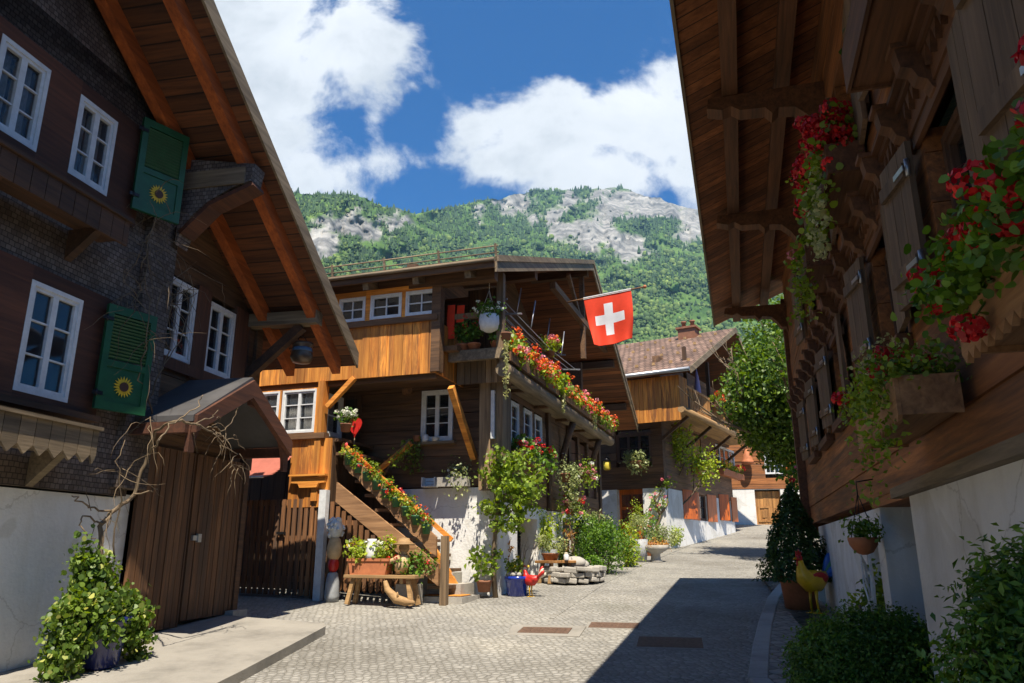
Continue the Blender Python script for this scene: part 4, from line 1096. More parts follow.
for ps, r in (([(112, 512), (95, 508), (80, 500), (72, 496)], .012), ([(101, 525), (90, 515), (80, 520), (84, 535), (96, 538)], .01), ([(147, 455), (160, 440), (170, 425), (188, 412), (200, 405), (203, 395)], .011), ([(135, 495), (150, 492), (158, 488)], .01), ([(155, 430), (150, 400), (158, 375), (170, 350), (150, 330)], .011), ([(195, 424), (212, 416), (217, 410)], .009),
              ([(215, 434), (222, 445), (236, 455), (232, 465), (243, 480)], .009), ([(205, 428), (225, 430), (236, 415), (238, 408)], .008), ([(222, 440), (235, 438), (245, 450)], .007), ([(150, 400), (140, 380), (146, 340), (150, 300), (143, 270)], .009), ([(158, 375), (180, 340), (195, 300), (190, 275)], .007), ([(150, 330), (165, 285), (190, 268), (222, 285), (226, 310)], .006), ([(143, 270), (150, 240), (158, 215), (150, 200)], .006), ([(112, 560), (120, 500), (118, 460), (125, 440)], .009)):
    yv = -1.0 if ps[0][0] > 185 or ps[-1][0] > 199 and ps[0][1] > 420 else -.3
    n = len(ps); pts = wander([vpt(u, v_, (-.3 if i == 0 and ps[0][0] < 185 else yv) - .02 * i) for i, (u, v_) in enumerate(ps)], .02, 4)
    b.tube(pts, [r * (1 - .6 * i / len(pts)) for i in range(len(pts))], 5)
for u, v_, yv, n, ln in ((205, 425, -1.0, 5, .4), (225, 440, -1.03, 6, .35), (150, 420, -.35, 9, .8), (170, 300, -.15, 14, .9), (150, 250, -.3, 14, .9), (135, 300, -.25, 9, .8), (120, 470, -.25, 7, .7), (100, 515, -.28, 6, .4), (188, 290, -.12, 9, .6), (145, 350, -.3, 8, .7), (158, 200, -.3, 6, .6), (235, 460, -1.0, 6, .35)):
    for pts in hanging_twigs(rng_, vpt(u, v_, yv), n, ln, .55): b.tube(pts, [.005 * (1 - .7 * i / 7) for i in range(len(pts))], 4)
b.build('branches', M['vine_wood'], v)
# ------------------------------------------------------------------ big gabled chalet in the middle
Mf = Frame(-.25, 13.15, 18.3)
def MX(u, v, x): return Mf.sight(u, v, 'x', x)
def MY(u, v, y): return Mf.sight(u, v, 'y', y)
BX, GY = -0.75, -0.4                                 # corner balcony front, side gallery front
F1 = -1.25                                           # face of the gallery and stairs
mid = thing('chalet', 'sun-burnt orange and dark timber chalet with outside stairs and a flower-hung gallery', 'house', Mf, (0, 0, 0))
gm = Mf.ground
MW = -0.5                                           # verge plane
ec, ap_, fe = MY(495, 258, MW), MY(592, 262, MW), MY(637, 425, MW)
SIDE = 8.6                                           # length of the side front
def mroof(x):
    if x < ap_.x: return ec.z + (ap_.z - ec.z) * (x - ec.x) / (ap_.x - ec.x)
    return ap_.z + (fe.z - ap_.z) * (x - ap_.x) / (fe.x - ap_.x)

# plaster ground floor
b = MB()
b.box(0.0, 0.4, 0.0, 2.15, 0.2, 2.66)
b.wall('y', 0.0, 0.35, 0.401, SIDE, 0.3, 2.42, [(1.1, 2.4, 0.5, 2.2), (4.4, 5.5, .5, 2.3)])
b.build('plaster_base', M['white_wall'], mid)
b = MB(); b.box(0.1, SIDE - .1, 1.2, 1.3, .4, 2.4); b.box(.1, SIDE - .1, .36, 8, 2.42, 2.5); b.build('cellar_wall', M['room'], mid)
# log walls, front then side
w1 = (0.87, 1.49, 3.5, 4.44)
b = MB()
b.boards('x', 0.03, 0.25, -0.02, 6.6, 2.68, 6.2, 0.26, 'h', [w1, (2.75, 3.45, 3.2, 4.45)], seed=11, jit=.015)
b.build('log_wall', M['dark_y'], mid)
sw = [MY(u, v, 0.0) for u, v in ((493, 395), (505, 403), (510, 407), (518, 412), (523, 413), (531, 418), (534, 420), (541, 424))]
sz0, sz1 = MY(522, 445, 0.0).z - .1, MY(515, 403, 0).z
side_holes = [(sw[0].x, sw[1].x, sz0, sz1), (sw[2].x, sw[3].x, sz0, sz1), (sw[4].x, sw[5].x, sz0, sz1), (sw[6].x, sw[7].x, sz0, sz1)]
dw = [MY(u, 455, 0.0).x for u in (571, 578, 580, 587, 589, 595)]
dz0, dz1 = MY(575, 480, 0).z - .3, MY(575, 440, 0).z
dark_holes = [(dw[0], dw[1], dz0, dz1), (dw[2], dw[3], dz0, dz1), (dw[4], dw[5], dz0, dz1)]
b = MB()
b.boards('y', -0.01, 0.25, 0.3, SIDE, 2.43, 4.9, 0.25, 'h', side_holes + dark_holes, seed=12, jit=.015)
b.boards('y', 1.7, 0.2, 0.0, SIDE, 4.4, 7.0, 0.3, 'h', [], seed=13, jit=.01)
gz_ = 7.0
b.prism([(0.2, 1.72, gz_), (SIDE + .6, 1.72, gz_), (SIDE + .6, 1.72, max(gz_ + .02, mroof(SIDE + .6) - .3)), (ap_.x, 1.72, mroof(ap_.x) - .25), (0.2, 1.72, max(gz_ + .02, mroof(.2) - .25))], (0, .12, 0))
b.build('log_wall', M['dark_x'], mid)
for i, (a0, a1, z0, z1) in enumerate(side_holes): win(mid, 'y', 0.02, -1, a0, a1, z0, z1, 1, 3, w=.045)
b = MB()
for a0, a1, z0, z1 in dark_holes: b.box(a0, a1, .06, .1, z0, z1)
b.build('closed_shutter', M['red_brown_z'], mid)
b = MB()
for xx in (dw[0] - .45, SIDE - .25, sw[7].x + .35): b.box(xx, xx + .22, -.07, .0, 2.4, 4.85)
each(b, 'side_post', M['dark_z'], mid)
win(mid, 'x', 0.04, -1, *w1, 2, 3, w=.05)
b = MB(); b.box(-.1, .03, w1[0] - .08, w1[1] + .1, w1[2] - .06, w1[2] - .01); each(b, 'window_sill', M['grey_y'], mid)
# half glazed porch door behind the stair head
b = MB(); b.box(.0, .06, 2.75, 3.45, 3.0, 4.45); d = b.build('porch_door', M['dark_z'], mid)
b = MB()
for q in range(2):
    for r in range(2): b.box(-.012, -.002, 2.83 + q * .29, 3.08 + q * .29, 3.75 + r * .33, 4.04 + r * .33)
each(b, 'door_pane', M['glass_pale'], d)
# corner post in grey weathered boards
b = MB()
for y0, y1, dx in ((-.16, -.05, 0.0), (-.045, .06, .012), (.065, .17, -.01), (.175, .28, .01)): b.box(-.2 + dx, .02, y0, y1, 2.6, 4.9)
b.box(-.18, .28, -.15, -.02, 2.62, 4.88)
b.build('corner_post', M['grey_z'], mid)
# long gallery across the front, boarded below and glazed above
gy0, gy1 = 0.66, 6.4
zl, zw0, zw1 = MX(440, 372, F1).z, MX(440, 314, F1).z, MX(440, 287, F1).z
b = MB(); b.boards('x', F1, 0.035, gy0, gy1, zl, zw0 - .1, 0.16, 'v', gap=.007, jit=.007, seed=21)
rn = random.Random(2); y = gy0
b.boards('y', gy0, .035, F1 + .04, .0, zl + .0, zw0 - .1, .16, 'v', gap=.007, jit=.004, seed=22)
b.build('gallery_boards', M['orange_z'], mid)
b = MB(); b.box(F1 + .04, 0, gy0 + .04, gy1, zl + .06, zl + .14); b.box(F1 + .08, F1 + .2, gy0 + .04, gy1, zl - .08, zl + .06); b.build('gallery_floor', M['dark_y'], mid)
b = MB(); b.box(F1 - .05, F1 + .1, gy0 - .02, gy1, zw0 - .1, zw0 - .005); b.build('gallery_rail', M['dark_y'], mid)
wy = [MX(u, 300, F1).y for u in (437, 406, 402, 371, 366, 340)]
b = MB()
holes = [(wy[1], wy[0], zw0 + .02, zw1 - .02), (wy[3], wy[2], zw0 + .02, zw1 - .02), (wy[5], wy[4], zw0 + .02, zw1 - .02)]
holes = [(min(h[:2]), max(h[:2]), h[2], h[3]) for h in holes]
g = holes[2][1] - holes[2][0]
holes += [(holes[2][1] + .1, holes[2][1] + .8, zw0 + .02, zw1 - .02)]
b.wall('x', F1, F1 + .08, gy0, gy1, zw0, zw1 + .09, holes)
b.build('window_band', M['orange_y'], mid)
for h in holes: win(mid, 'x', F1 + .03, -1, *h, 1, 2, cols=2, w=.035, bar=.02)
b = MB(); b.boards('x', F1 + .06, .05, gy0, gy1, zw1 + .1, mroof(F1) - .05, .25, 'h', seed=25); b.box(F1 - .02, F1 + .16, gy0 - .06, gy0 + .1, zl + .02, mroof(F1) - .2); b.build('gallery_top', M['dark_y'], mid)
# second gallery floor turning the corner over the post
b = MB()
b.box(BX - .05, 0.25, GY, gy0 - .04, 4.84, 4.93); b.box(BX - .06, BX + .04, GY - .02, gy0 - .03, 4.74, 4.9)
b.box(.26, SIDE - .1, GY + .1, 1.69, 4.48, 4.54)
b.build('corner_balcony', M['grey_x'], mid)
b = MB(); b.beam((BX + .03, GY + .1, 4.93), (BX + .03, GY + .1, mroof(BX) - .25), .12, .12); b.beam((BX, gy0, 5.55), (BX, GY + .1, 5.55), .07, .1)
each(b, 'balcony_post', M['grey_z'], mid)
b = MB(); b.boards('x', -.02, .04, -.1, gy0 - .06, 4.95, 6.3, .18, 'v', seed=4); b.build('balcony_backing', M['dark_z'], mid)
# vertical grey boards under the corner balcony
b = MB(); b.boards('y', -.3, .03, BX + .1, -.2, 4.4, 4.83, .14, 'v', seed=8); b.boards('x', -.4, .03, -.26, gy0 - .02, 4.42, 4.83, .13, 'v', seed=9); b.build('balcony_skirt', M['grey_z'], mid)
# log trough with the long gallery
tr0, tr1 = MY(506, 357, GY), MY(612, 437, GY); GZ = tr0.z
b = MB()
pts = []; 
for i in range(26):
    t = i / 25; x = tr0.x + (tr1.x - tr0.x) * t
    pts.append((x, GY + .06, GZ - .2 + .012 * math.sin(t * 40)))
b.tube(pts, .13, 10); b.box(tr0.x, tr1.x, GY + .03, GY + .12, GZ - .14, GZ + .05)
b.build('gallery_log', M['grey_x'], mid)
b = MB()
for x in np.arange(.6, tr1.x, 1.7): b.beam((x, GY + .12, GZ - .28), (x, .0, GZ - .28), .12, .12)
each(b, 'gallery_beam', M['dark_x'], mid); b = MB()
for x in (SIDE - 4.3, SIDE - 1.4): b.tube([(x, -.05, 3.4), (x, -.1, 3.8), (x, -.2, 4.1), (x, GY + .08, GZ - .33)], .08, 8)
each(b, 'gallery_bracket', M['dark_x'], mid)
b = MB()
for z in (5.1, 5.34): b.beam((BX, GY + .14, z), (tr1.x, GY + .14, z), .05, .07)
each(b, 'gallery_handrail', M['dark_x'], mid)
# braces
b = MB(); p0, p1 = MX(451, 387, -.9), MX(474, 458, -.05); b.beam(p0, p1, .1, .13, up=(1, 0, 0)); each(b, 'brace', M['orange_y'], mid)
b = MB(); p0, p1 = MX(379, 470, -.5), MX(411, 443, -.5); b.beam(p0, p1, .06, .11, up=(1, 0, 0)); b.build('stair_brace', M['orange_y'], mid)

# roof
ery = 9.0
rf, sf = roof_pair(mid, (M['roof_grey'], M['soffit_r']), [(ec.x, ec.z), (ap_.x, ap_.z), (fe.x, fe.z)], MW, ery, 0.15, soffit=None)
b = MB()
for (x0, z0), (x1, z1) in (((ec.x, ec.z), (ap_.x, ap_.z)), ((ap_.x, ap_.z), (fe.x, fe.z))):
    for dy, a, c in ((-.035, .03, -.24), (-.06, .05, -.06)):
        b.hexa([(x0, MW + dy, z0 + c), (x1, MW + dy, z1 + c), (x1, MW + .0, z1 + c), (x0, MW + .0, z0 + c), (x0, MW + dy, z0 + a), (x1, MW + dy, z1 + a), (x1, MW, z1 + a), (x0, MW, z0 + a)])
b.build('verge_board', M['grey_x'], rf)
b = MB()
b.box(ec.x - .05, ec.x - .0, MW, ery, ec.z - .17, ec.z + .01); b.build('fascia', M['dark_y'], rf)
b = MB(); b.tube([(ec.x - .085, MW - .02, ec.z - .05), (ec.x - .085, ery, ec.z - .05)], .032, 10); b.build('gutter', M['grey_y'], rf)
b = MB()
for xx, s in ((F1 + .05, .12), (1.2, .14), (ap_.x, .14), (fe.x - 3.2, .14), (fe.x - 1.3, .12)): zc = mroof(xx) - .16 - s; b.box(xx - .09, xx + .09, MW + .12, 1.2, zc - .1, zc + .1)
each(b, 'purlin', M['dark_y'], rf)
b = MB()
for i in range(9):
    y = MW + .5 + i * .95
    x0, x1 = ec.x + .05, F1 + .6
    b.beam((x0, y, mroof(x0) - .22), (x1, y, mroof(x1) - .22), .11, .13)
each(b, 'rafter_end', M['grey_x'], rf)
b = MB()
for y in np.arange(MW + .1, ery, 1.05): x = ec.x + .35; b.beam((x, y, mroof(x)), (x - .06, y, mroof(x) + .26), .035, .035)
for q in (.12, .24): x = ec.x + .35 - .028 * q / .12; b.tube([(x, MW + .05, mroof(x) + q), (x, ery, mroof(x) + q)], .012, 6)
b.build('snow_guard', M['grey_y'], rf)
b = MB()
b.beam((ap_.x - 3.0, MW + .3, mroof(ap_.x - 3) - .55), (ap_.x + 3.4, MW + .3, mroof(ap_.x - 3) - .55), .14, .16)
b.beam((ap_.x, MW + .3, mroof(ap_.x) - .3), (ap_.x, MW + .3, 6.4), .12, .12)
for s in (-1, 1): b.beam((ap_.x, MW + .3, 7.2), (ap_.x + s * 1.5, MW + .3, mroof(ap_.x + s * 1.5) - .3), .09, .1)
b.build('gable_truss', M['dark_x'], rf)
# house body behind
b = MB(); b.box(.3, SIDE + .8, ery - .6, ery - .3, 0, 7); b.box(SIDE - .2, SIDE, .4, ery - .6, 0, 6.9); b.box(F1 + .3, SIDE, .42, ery - .6, 4.9, 4.99); b.build('rear_wall', M['dark_x'], mid)

# glazed bay and its boarded foot at the stair head
by0, by1 = 2.88, 4.7
bz0, bz1 = 3.55, zl - .1
b = MB()
hh = [(2.93, 3.62, bz0 + .02, bz1 - .02), (3.68, 4.37, bz0 + .02, bz1 - .02)]
b.wall('x', F1 + .01, F1 + .1, by0, by1, bz0, bz1, hh); b.box(F1 - .04, F1 + .14, 2.76, 2.875, 2.4, zl)
bay = b.build('glazed_bay', M['orange_z'], mid)
for h in hh: win(bay, 'x', F1 + .05, -1, *h, 2, 3, curtain='full', glass='glass_pale', w=.035)
b = MB(); b.box(F1 - .06, F1 + .1, by0 - .2, by1, bz0 - .1, bz0 - .003); b.build('bay_sill', M['dark_y'], bay)
win(bay, 'y', by0 + .02, -1, F1 + .25, -.45, bz0, bz1 - .05, 1, 2, curtain='full', glass='glass_pale', w=.05)
b = MB(); b.boards('x', F1, .04, 2.56, 3.35, 2.3, bz0 - .1, .17, 'v', seed=31, gap=.006); b.build('bay_foot', M['orange_z'], bay)
b = MB(); b.boards('y', 2.555, .04, F1 + .04, -.1, 2.35, bz0 - .1, .2, 'v', seed=32); b.boards('x', -.15, .05, 2.6, 5.6, .6, 3.5, .25, 'v', seed=33); b.build('landing_wall', M['dark_z'], bay)
q0, q1 = MX(291, 486, F1 - .03), MX(318, 480, F1 - .03)
b = MB(); zz = 2.72
b.prism([(F1 - .03, y, z) for y, z in ((3.25, zz + .08), (3.25, zz - .02), (3.12, zz - .03), (3.08, zz - .1), (2.75, zz - .1), (2.72, zz - .03), (2.6, zz - .02), (2.6, zz + .08))], (-.05, 0, 0)); b.box(F1 - .12, F1 - .02, 2.58, 3.28, zz + .09, zz + .12); b.build('carved_bracket', M['orange_y'], bay)
b = MB(); b.beam((F1 + .02, 2.7, 4.0), (F1 + .02, 2.2, zl + .02), .08, .09, up=(1, 0, 0)); b.build('bay_brace', M['orange_y'], bay)
# white pipe and downpipe foot
pp0, pp1 = MX(326.5, 490, F1 - .06), MX(318, 601, F1 - .06)
b = MB(); b.box(F1 - .12, F1 - .01, pp1.y - .06, pp1.y + .07, .75, pp0.z); b.build('white_post', M['white_paint'], mid)

# outside stairs
st = empty('stairs', (0, 0, 0), 0, mid)
s0, s1 = MX(336, 492, F1), MX(438, 575, F1)
h0, h1 = MX(344, 457, F1), MX(436, 547, F1)
def plank(b, a, c, wid, th, wavy=0):
    n = 26; up = []; lo = []
    for i in range(n + 1):
        t = i / n; p = a.lerp(c, t); w = wid / 2; e = (.02 * math.cos(t * 6.28 * 6) if wavy else 0)
        up.append((F1, p.y, p.z + w)); lo.append((F1, p.y, p.z - w + e))
    b.prism(up + lo[::-1], (th, 0, 0))
b = MB(); plank(b, s0, s1, .32, .06); b.build('stringer', M['stair_x'], st)
b = MB(); plank(b, h0, h1, .3, .05, 1); b.build('side_board', M['stair_x'], st)
b = MB(); t0, t1 = MX(343, 444, F1 + .1), MX(452, 540, F1 + .1); b.beam(t0, t1, .07, .04, up=(1, 0, 0)); b.build('handrail', M['orange_y'], st)
b = MB(); np_ = MX(444, 560, F1 + .03); b.box(F1 - .02, F1 + .1, np_.y - .06, np_.y + .04, gm(F1, np_.y), MX(440, 536, F1).z); b.build('newel_post', M['grey_z'], st)
b = MB(); ns = 11
yb, zb = s1.y - .1, gm(F1, .5) + .05; yt, zt_ = 2.6, 3.45
for i in range(ns):
    t = i / ns; y = yb + (yt - yb) * t; z = zb + (zt_ - zb) * (i + 1) / ns
    b.box(F1 + .07, -.05, y, y + .3, z - .05, z)
tb = b; b = MB(); b.boards('x', -.32, .03, 1.75, 2.7, 1.0, 2.6, .15, 'v', seed=55); b.build('stair_backing', M['dark_z'], st); b = tb
each(b, 'stair_tread', M['dark_y'], st)
b = MB()
lb = MX(470, 556, -.9)
pr = [(-.62, y, z) for y, z in ((.95, 1.75), (.6, 1.28), (.42, 1.0), (.4, .85), (1.0, .85))]
b.prism(pr, (.07, 0, 0)); b.build('low_string', M['orange_y'], st)
b = MB()
g0 = gm(-1, .5)
b.box(-1.05, -.2, .2, .98, g0 - .1, g0 + .1); b.build('bottom_slab', M['stone'], st)
b = MB(); b.box(-.75, -.15, .35, .95, g0 + .1, g0 + .28); b.box(-.6, -.2, .55, 1.0, g0 + .281, g0 + .45); each(b, 'stone_step', M['stone'], st)
b = MB(); b.box(-1.5, -1.24, .78, 1.12, g0 - .15, g0 + .3); b.build('stone_block', M['stone'], st)
# slatted screen under the stairs
sc_ = thing('slat_fence', 'brown picket screen filling the triangle under the outside stairs', 'fence', Mf, (0, 0, 0))
b = MB(); rn = random.Random(9)
y = .98
while y < 2.72:
    top = s0.z + (s1.z - s0.z) * (y - s0.y) / (s1.y - s0.y) - .17
    lo = gm(F1, y) + .13
    if top > lo + .1: 
        b.prism([(F1 + .0, y, lo + .05), (F1 + .0, y + .035, lo), (F1 + .0, y + .07, lo + .05), (F1, y + .07, top), (F1, y, top)], (.025, 0, 0))
    y += .112
sc_s = b.build('picket_panel', M['slat_z'], sc_)
b = MB(); b.box(F1 + .03, F1 + .07, .95, 2.72, 1.12, 1.2); b.box(F1 + .031, F1 + .071, 1.6, 2.72, 2.0, 2.08); b.build('rail', M['slat_z'], sc_)
# picket gate between the two houses
gt = thing('picket_gate', 'tall dark picket gate closing the gap between the shingled chalet and the white post', 'gate', Mf, (0, 0, 0))
b = MB(); y = 2.82
gtop = MX(300, 499, F1).z
while y < 5.2:
    lo = gm(F1, y) + .05
    b.prism([(F1, y, lo), (F1, y + .07, lo), (F1, y + .07, gtop), (F1, y, gtop)], (.025, 0, 0)); y += .112
b.build('picket_panel', M['slat_z'], gt)
b = MB()
for z in (1.1, 1.75, gtop - .1): b.box(F1 + .03, F1 + .07, 2.8, 5.2, z, z + .09)
b.box(F1 + .03, F1 + .09, 2.78, 2.81, .7, gtop); b.build('rail', M['slat_z'], gt)
b = MB(); hp = MX(281, 533, F1 - .03); b.box(F1 - .05, F1 - .01, hp.y - .08, hp.y + .08, hp.z - .02, hp.z + .02); b.build('handle', M['black_iron'], gt)
# faded red awning over the gate
aw = thing('awning', 'faded red cloth awning over the passage beside the shingled chalet', 'awning', Mf, (0, 0, 0))
A0, A1 = MX(292, 456, F1 - .05), MX(274, 477, F1 - .55)
b = MB(); zA, zB = A0.z, A1.z
n = 10
for i in range(n):
    t0, t1 = i / n, (i + 1) / n
    f = lambda t: (F1 - .05 - .6 * t, zA + (zB - zA) * t - .05 * math.sin(t * 3.14))
    (x0, z0), (x1, z1) = f(t0), f(t1)
    b.hexa([(x0, A0.y, z0 - .006), (x1, A0.y + .1 * t1, z1 - .006), (x1, 5.4, z1 - .006), (x0, 5.4, z0 - .006), (x0, A0.y, z0), (x1, A0.y + .1 * t1, z1), (x1, 5.4, z1), (x0, 5.4, z0)])
b.build('awning_cloth', M['awning'], aw)
b = MB(); b.tube([(F1 - .65, A0.y + .1, zB), (F1 - .65, 5.4, zB)], .02, 8); b.build('front_bar', M['steel'], aw)
b = MB(); b.boards('x', F1 + .02, .03, A0.y, 5.6, zA, bz0 - .1, .2, 'h'); b.build('awning_board', M['bench'], aw)
# ------------------------------------------------------------------ chestnut chalet on the right
Rf = Frame(1.17, 0.0, 16.6)
def RS(u, v, y=0.0): return Rf.sight(u, v, 'y', y)
right = thing('chalet', 'chestnut log chalet with carved cornice over white plaster and wide eaves on the shaded side', 'house', Rf, (0, 0, 0))
rg = Rf.ground
WE, W0 = 13.14, -5.0
ZB = 1.95
b = MB()
nch = RS(872, 560, 0)
b.wall('y', 0.0, -0.4, 6.75, 12.4, 0.0, ZB, [(nch.x - .42, nch.x + .3, .98, 1.72)])
b.box(6.76, 7.1, -1.6, -.401, 0.0, ZB)                       # far cheek of the passage
b.wall('y', 0.03, -0.4, W0, 5.35, -0.6, ZB, [(2.05, 3.05, 1.0, 1.72)])
b.box(5.0, 5.348, -1.6, -.401, -.3, ZB)
b.build('plaster_base', M['white_wall'], right)
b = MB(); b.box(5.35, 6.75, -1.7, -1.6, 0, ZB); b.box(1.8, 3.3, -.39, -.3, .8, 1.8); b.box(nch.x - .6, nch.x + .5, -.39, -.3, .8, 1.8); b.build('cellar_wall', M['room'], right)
b = MB(); b.box(4.9, 7.0, -0.38, 0.02, ZB + .0, ZB + .22); b.build('passage_beam', M['log_r'], right)
b = MB(); b.box(W0, 5.6, -.02, 0.1, ZB + .001, ZB + .07); b.build('sill_beam', M['grey_x'], right)
lo_holes = [(1.0, 1.95, 2.95, 3.72), (2.95, 3.75, 2.95, 3.72), (4.7, 5.5, 2.95, 3.72), (7.4, 8.2, 2.95, 3.72), (9.0, 9.8, 2.95, 3.72), (10.6, 11.4, 2.95, 3.72)]
b = MB()
b.boards('y', 0.03, -0.25, W0, WE, ZB + .07, 3.8, 0.27, 'h', lo_holes, seed=41, jit=.008, gap=.006)
b.build('log_wall', M['log_r'], right)
up_holes = [(2.75, 3.7, 4.3, 5.25), (4.85, 5.7, 4.3, 5.25), (6.6, 7.4, 4.3, 5.25), (9, 9.8, 4.3, 5.25)]
b = MB(); b.boards('y', 0.1, -0.3, W0, WE, 4.06, 6.3, 0.25, 'h', up_holes, seed=42, jit=.006, gap=.006); b.build('upper_wall', M['log_r'], right)
# carved cornice: consoles and a toothed frieze
b = MB(); b.box(W0, WE, -.02, .12, 3.96, 4.06); b.box(W0, WE, -.02, .16, 4.0, 4.03); b.box(W0, WE, -.02, .07, 3.8, 3.96)
x = 1.0
while x < WE:
    b.prism([(x, .07, 3.955), (x + .04, .07, 3.86), (x + .08, .07, 3.955)], (0, .03, 0)); x += .1
b.build('carved_frieze', M['log_r_dark'], right)
x = 1.65
while x < WE - .1:
    c = MB()
    c.prism([(x - .05, y, z) for y, z in ((0.02, 3.74), (.07, 3.76), (.09, 3.81), (.13, 3.83), (.15, 3.88), (.2, 3.9), (.215, 4.0), (.02, 4.0))], (.1, 0, 0))
    c.box(x - .065, x + .065, .02, .235, 4.001, 4.03)
    c.build('console', M['log_r_dark'], right); x += .56
wm_ = []
for (a0, a1, z0, z1) in lo_holes + up_holes:
    w_ = win(right, 'y', -.1, 1, a0, a1, z0, z1, 2, 3, frame='log_paint', curtain=None)
def plank_shutter(x, y, z0, z1, wid, yaw):
    s = empty('shutter', (x, y, 0), yaw, right)
    b = MB(); n = 3
    for i in range(n): b.box(wid * i / n + .003, wid * (i + 1) / n - .003, -.016, .016, z0, z1)
    for zz in (z0 + .12, z1 - .2): b.box(.02, wid - .02, .016, .04, zz, zz + .08)
    b.build('shutter_leaf', M['shutter_r'], s)
    for zz in (z0 + .16, z1 - .16):
        h = MB(); h.tube([(0, .02, zz - .05), (0, .02, zz + .05)], .014, 8); h.box(0, .14, .04, .046, zz - .015, zz + .015)
        h.build('hinge', M['steel'], s)
for a0, a1, z0, z1 in lo_holes:
    wd = (a1 - a0) / 2
    plank_shutter(a1 + .02, .1, z0 - .05, z1 + .03, wd, R_(9)); plank_shutter(a0 - .02, .08, z0 - .05, z1 + .03, wd, R_(180 - 4))
for a0, a1, z0, z1 in up_holes:
    wd = (a1 - a0) / 2
    plank_shutter(a1 + .02, .15, z0 - .02, z1 + .02, wd, R_(8)); plank_shutter(a0 - .02, .13, z0 - .02, z1 + .02, wd, R_(180 - 4))
b = MB()
for a0, a1, z0, z1 in lo_holes: b.box(a0 - .1, a1 + .1, .031, .12, z0 - .14, z0 - .06); b.box(a0 - .08, a1 + .08, .031, .06, z1 + .0, z1 + .07)
each(b, 'window_sill', M['log_r_dark'], right)
b = MB(); b.box(WE - .02, WE + .16, -.3, .16, 1.95, 5.9); b.box(WE - .02, WE + .25, -.1, .3, 1.9, 2.3); b.build('corner_post', M['log_r_dark'], right)
b = MB(); b.box(WE - .3, WE - .02, -8, -.31, 0, 7.0); b.box(W0, W0 + .3, -8, -.41, -1, 7); b.box(W0, WE, -8.2, -8, -1, 7); b.box(W0 + .3, WE - .3, -7.9, -.42, 1.96, 2.02); b.box(W0 + .3, WE - .3, -7.9, -.32, 3.85, 3.95); b.build('rear_wall', M['log_r_dark'], right)
# roof with carved eave brackets
ey, ez = 1.32, 5.86
SL_R = .43
def rroof(y): return ez + SL_R * (ey - y)
rf, sf = roof_pair(right, (M['roof_grey'], M['soffit_r']), [(ey, ez), (-5.0, rroof(-5.0)), (-11.3, ez)], W0 - 1, WE + .75, .14, run='x')
b = MB(); b.box(W0 - 1, WE + .76, ey - .0, ey + .03, ez - .16, ez + .02); b.build('eave_board', M['grey_x'], rf)
b = MB()
for yy in (.42, .92): zc = rroof(yy) - .14 - .065; b.box(W0 - .9, WE + .7, yy - .07, yy + .07, zc - .07, zc + .045)
each(b, 'purlin', M['log_r_dark'], rf)
for xx in (2.9, 6.3, 9.0, 13.0):
    c = MB(); zt = rroof(.92) - .14 - .145
    pf = [(-.0, zt), (1.12, zt), (1.14, zt - .1), (1.0, zt - .14), (.92, zt - .11), (.84, zt - .17), (.62, zt - .18), (.56, zt - .25), (.5, zt - .2), (.36, zt - .22), (.26, zt - .32), (.2, zt - .42), (.12, zt - .42), (0.1, zt - .5), (0.0, zt - .5)]
    c.prism([(xx - .09, y, z) for y, z in pf], (.18, 0, 0)); c.build('eave_bracket', M['log_r_dark'], rf)
# pavement of setts with a granite kerb
kp = [on_ground(u, v) for u, v in ((759, 690), (762, 655), (766, 631), (774, 604), (784, 590), (800, 583))]
kx = [(1.85, 3.0)] + [(p.x, p.y) for p in kp]
wl = [Rf.world((x, .06, 0)) for x in (WE + .2, 6, 0)]
raised('pavement', kx + [(Rf.world((WE + .2, .06, 0)).x, kx[-1][1] + .2)] + [(w.x, w.y) for w in wl], .09, M['cobble_side'])
b = MB()
for (x0, y0), (x1, y1) in zip(kx[:-1], kx[1:]):
    n = max(1, int(math.hypot(x1 - x0, y1 - y0) / .8))
    for i in range(n):
        t0, t1 = i / n + .006, (i + 1) / n - .006
        q0 = Vector((x0 + (x1 - x0) * t0, y0 + (y1 - y0) * t0, 0)); q1 = Vector((x0 + (x1 - x0) * t1, y0 + (y1 - y0) * t1, 0)); q0.z = gz(0, q0.y) + .03; q1.z = gz(0, q1.y) + .03
        b.beam(q0, q1, .17, .15)
o = b.build('kerb', M['kerb']); bevel(o, .012); tag(o, kind='structure')
# ------------------------------------------------------------------ third chalet up the street
go = on_ground(668, 549)
Hf = Frame(go.x, go.y, 31)
def HX(u, v, x): return Hf.sight(u, v, 'x', x)
def HY(u, v, y): return Hf.sight(u, v, 'y', y)
h3 = thing('chalet', 'brown tile-roofed chalet with white base and long flowered side gallery further up the street', 'house', Hf, (0, 0, 0))
hg = Hf.ground
HL = 8.4
zb = HX(655, 488, 0).z
d0, d1 = HX(617, 500, 0).y, HX(643, 500, 0).y
d0, d1 = max(d0, d1), min(d0, d1)
b = MB()
b.wall('x', 0, .4, 0, 6, 1.0, zb, [(d1, d0, 1.0, zb)])
lw = (HY(683, 505, 0).x, HY(707, 505, 0).x); lw2 = (HY(719, 505, 0).x, HY(731, 505, 0).x)
lz0, lz1 = HY(695, 520, 0).z, HY(695, 492, 0).z
b.wall('y', 0, .35, .401, HL, 1.0, zb, [(lw[0], lw[1], lz0, lz1), (lw2[0], lw2[1], lz0 + .1, lz1 + .2)])
b.build('plaster_base', M['white_wall'], h3)
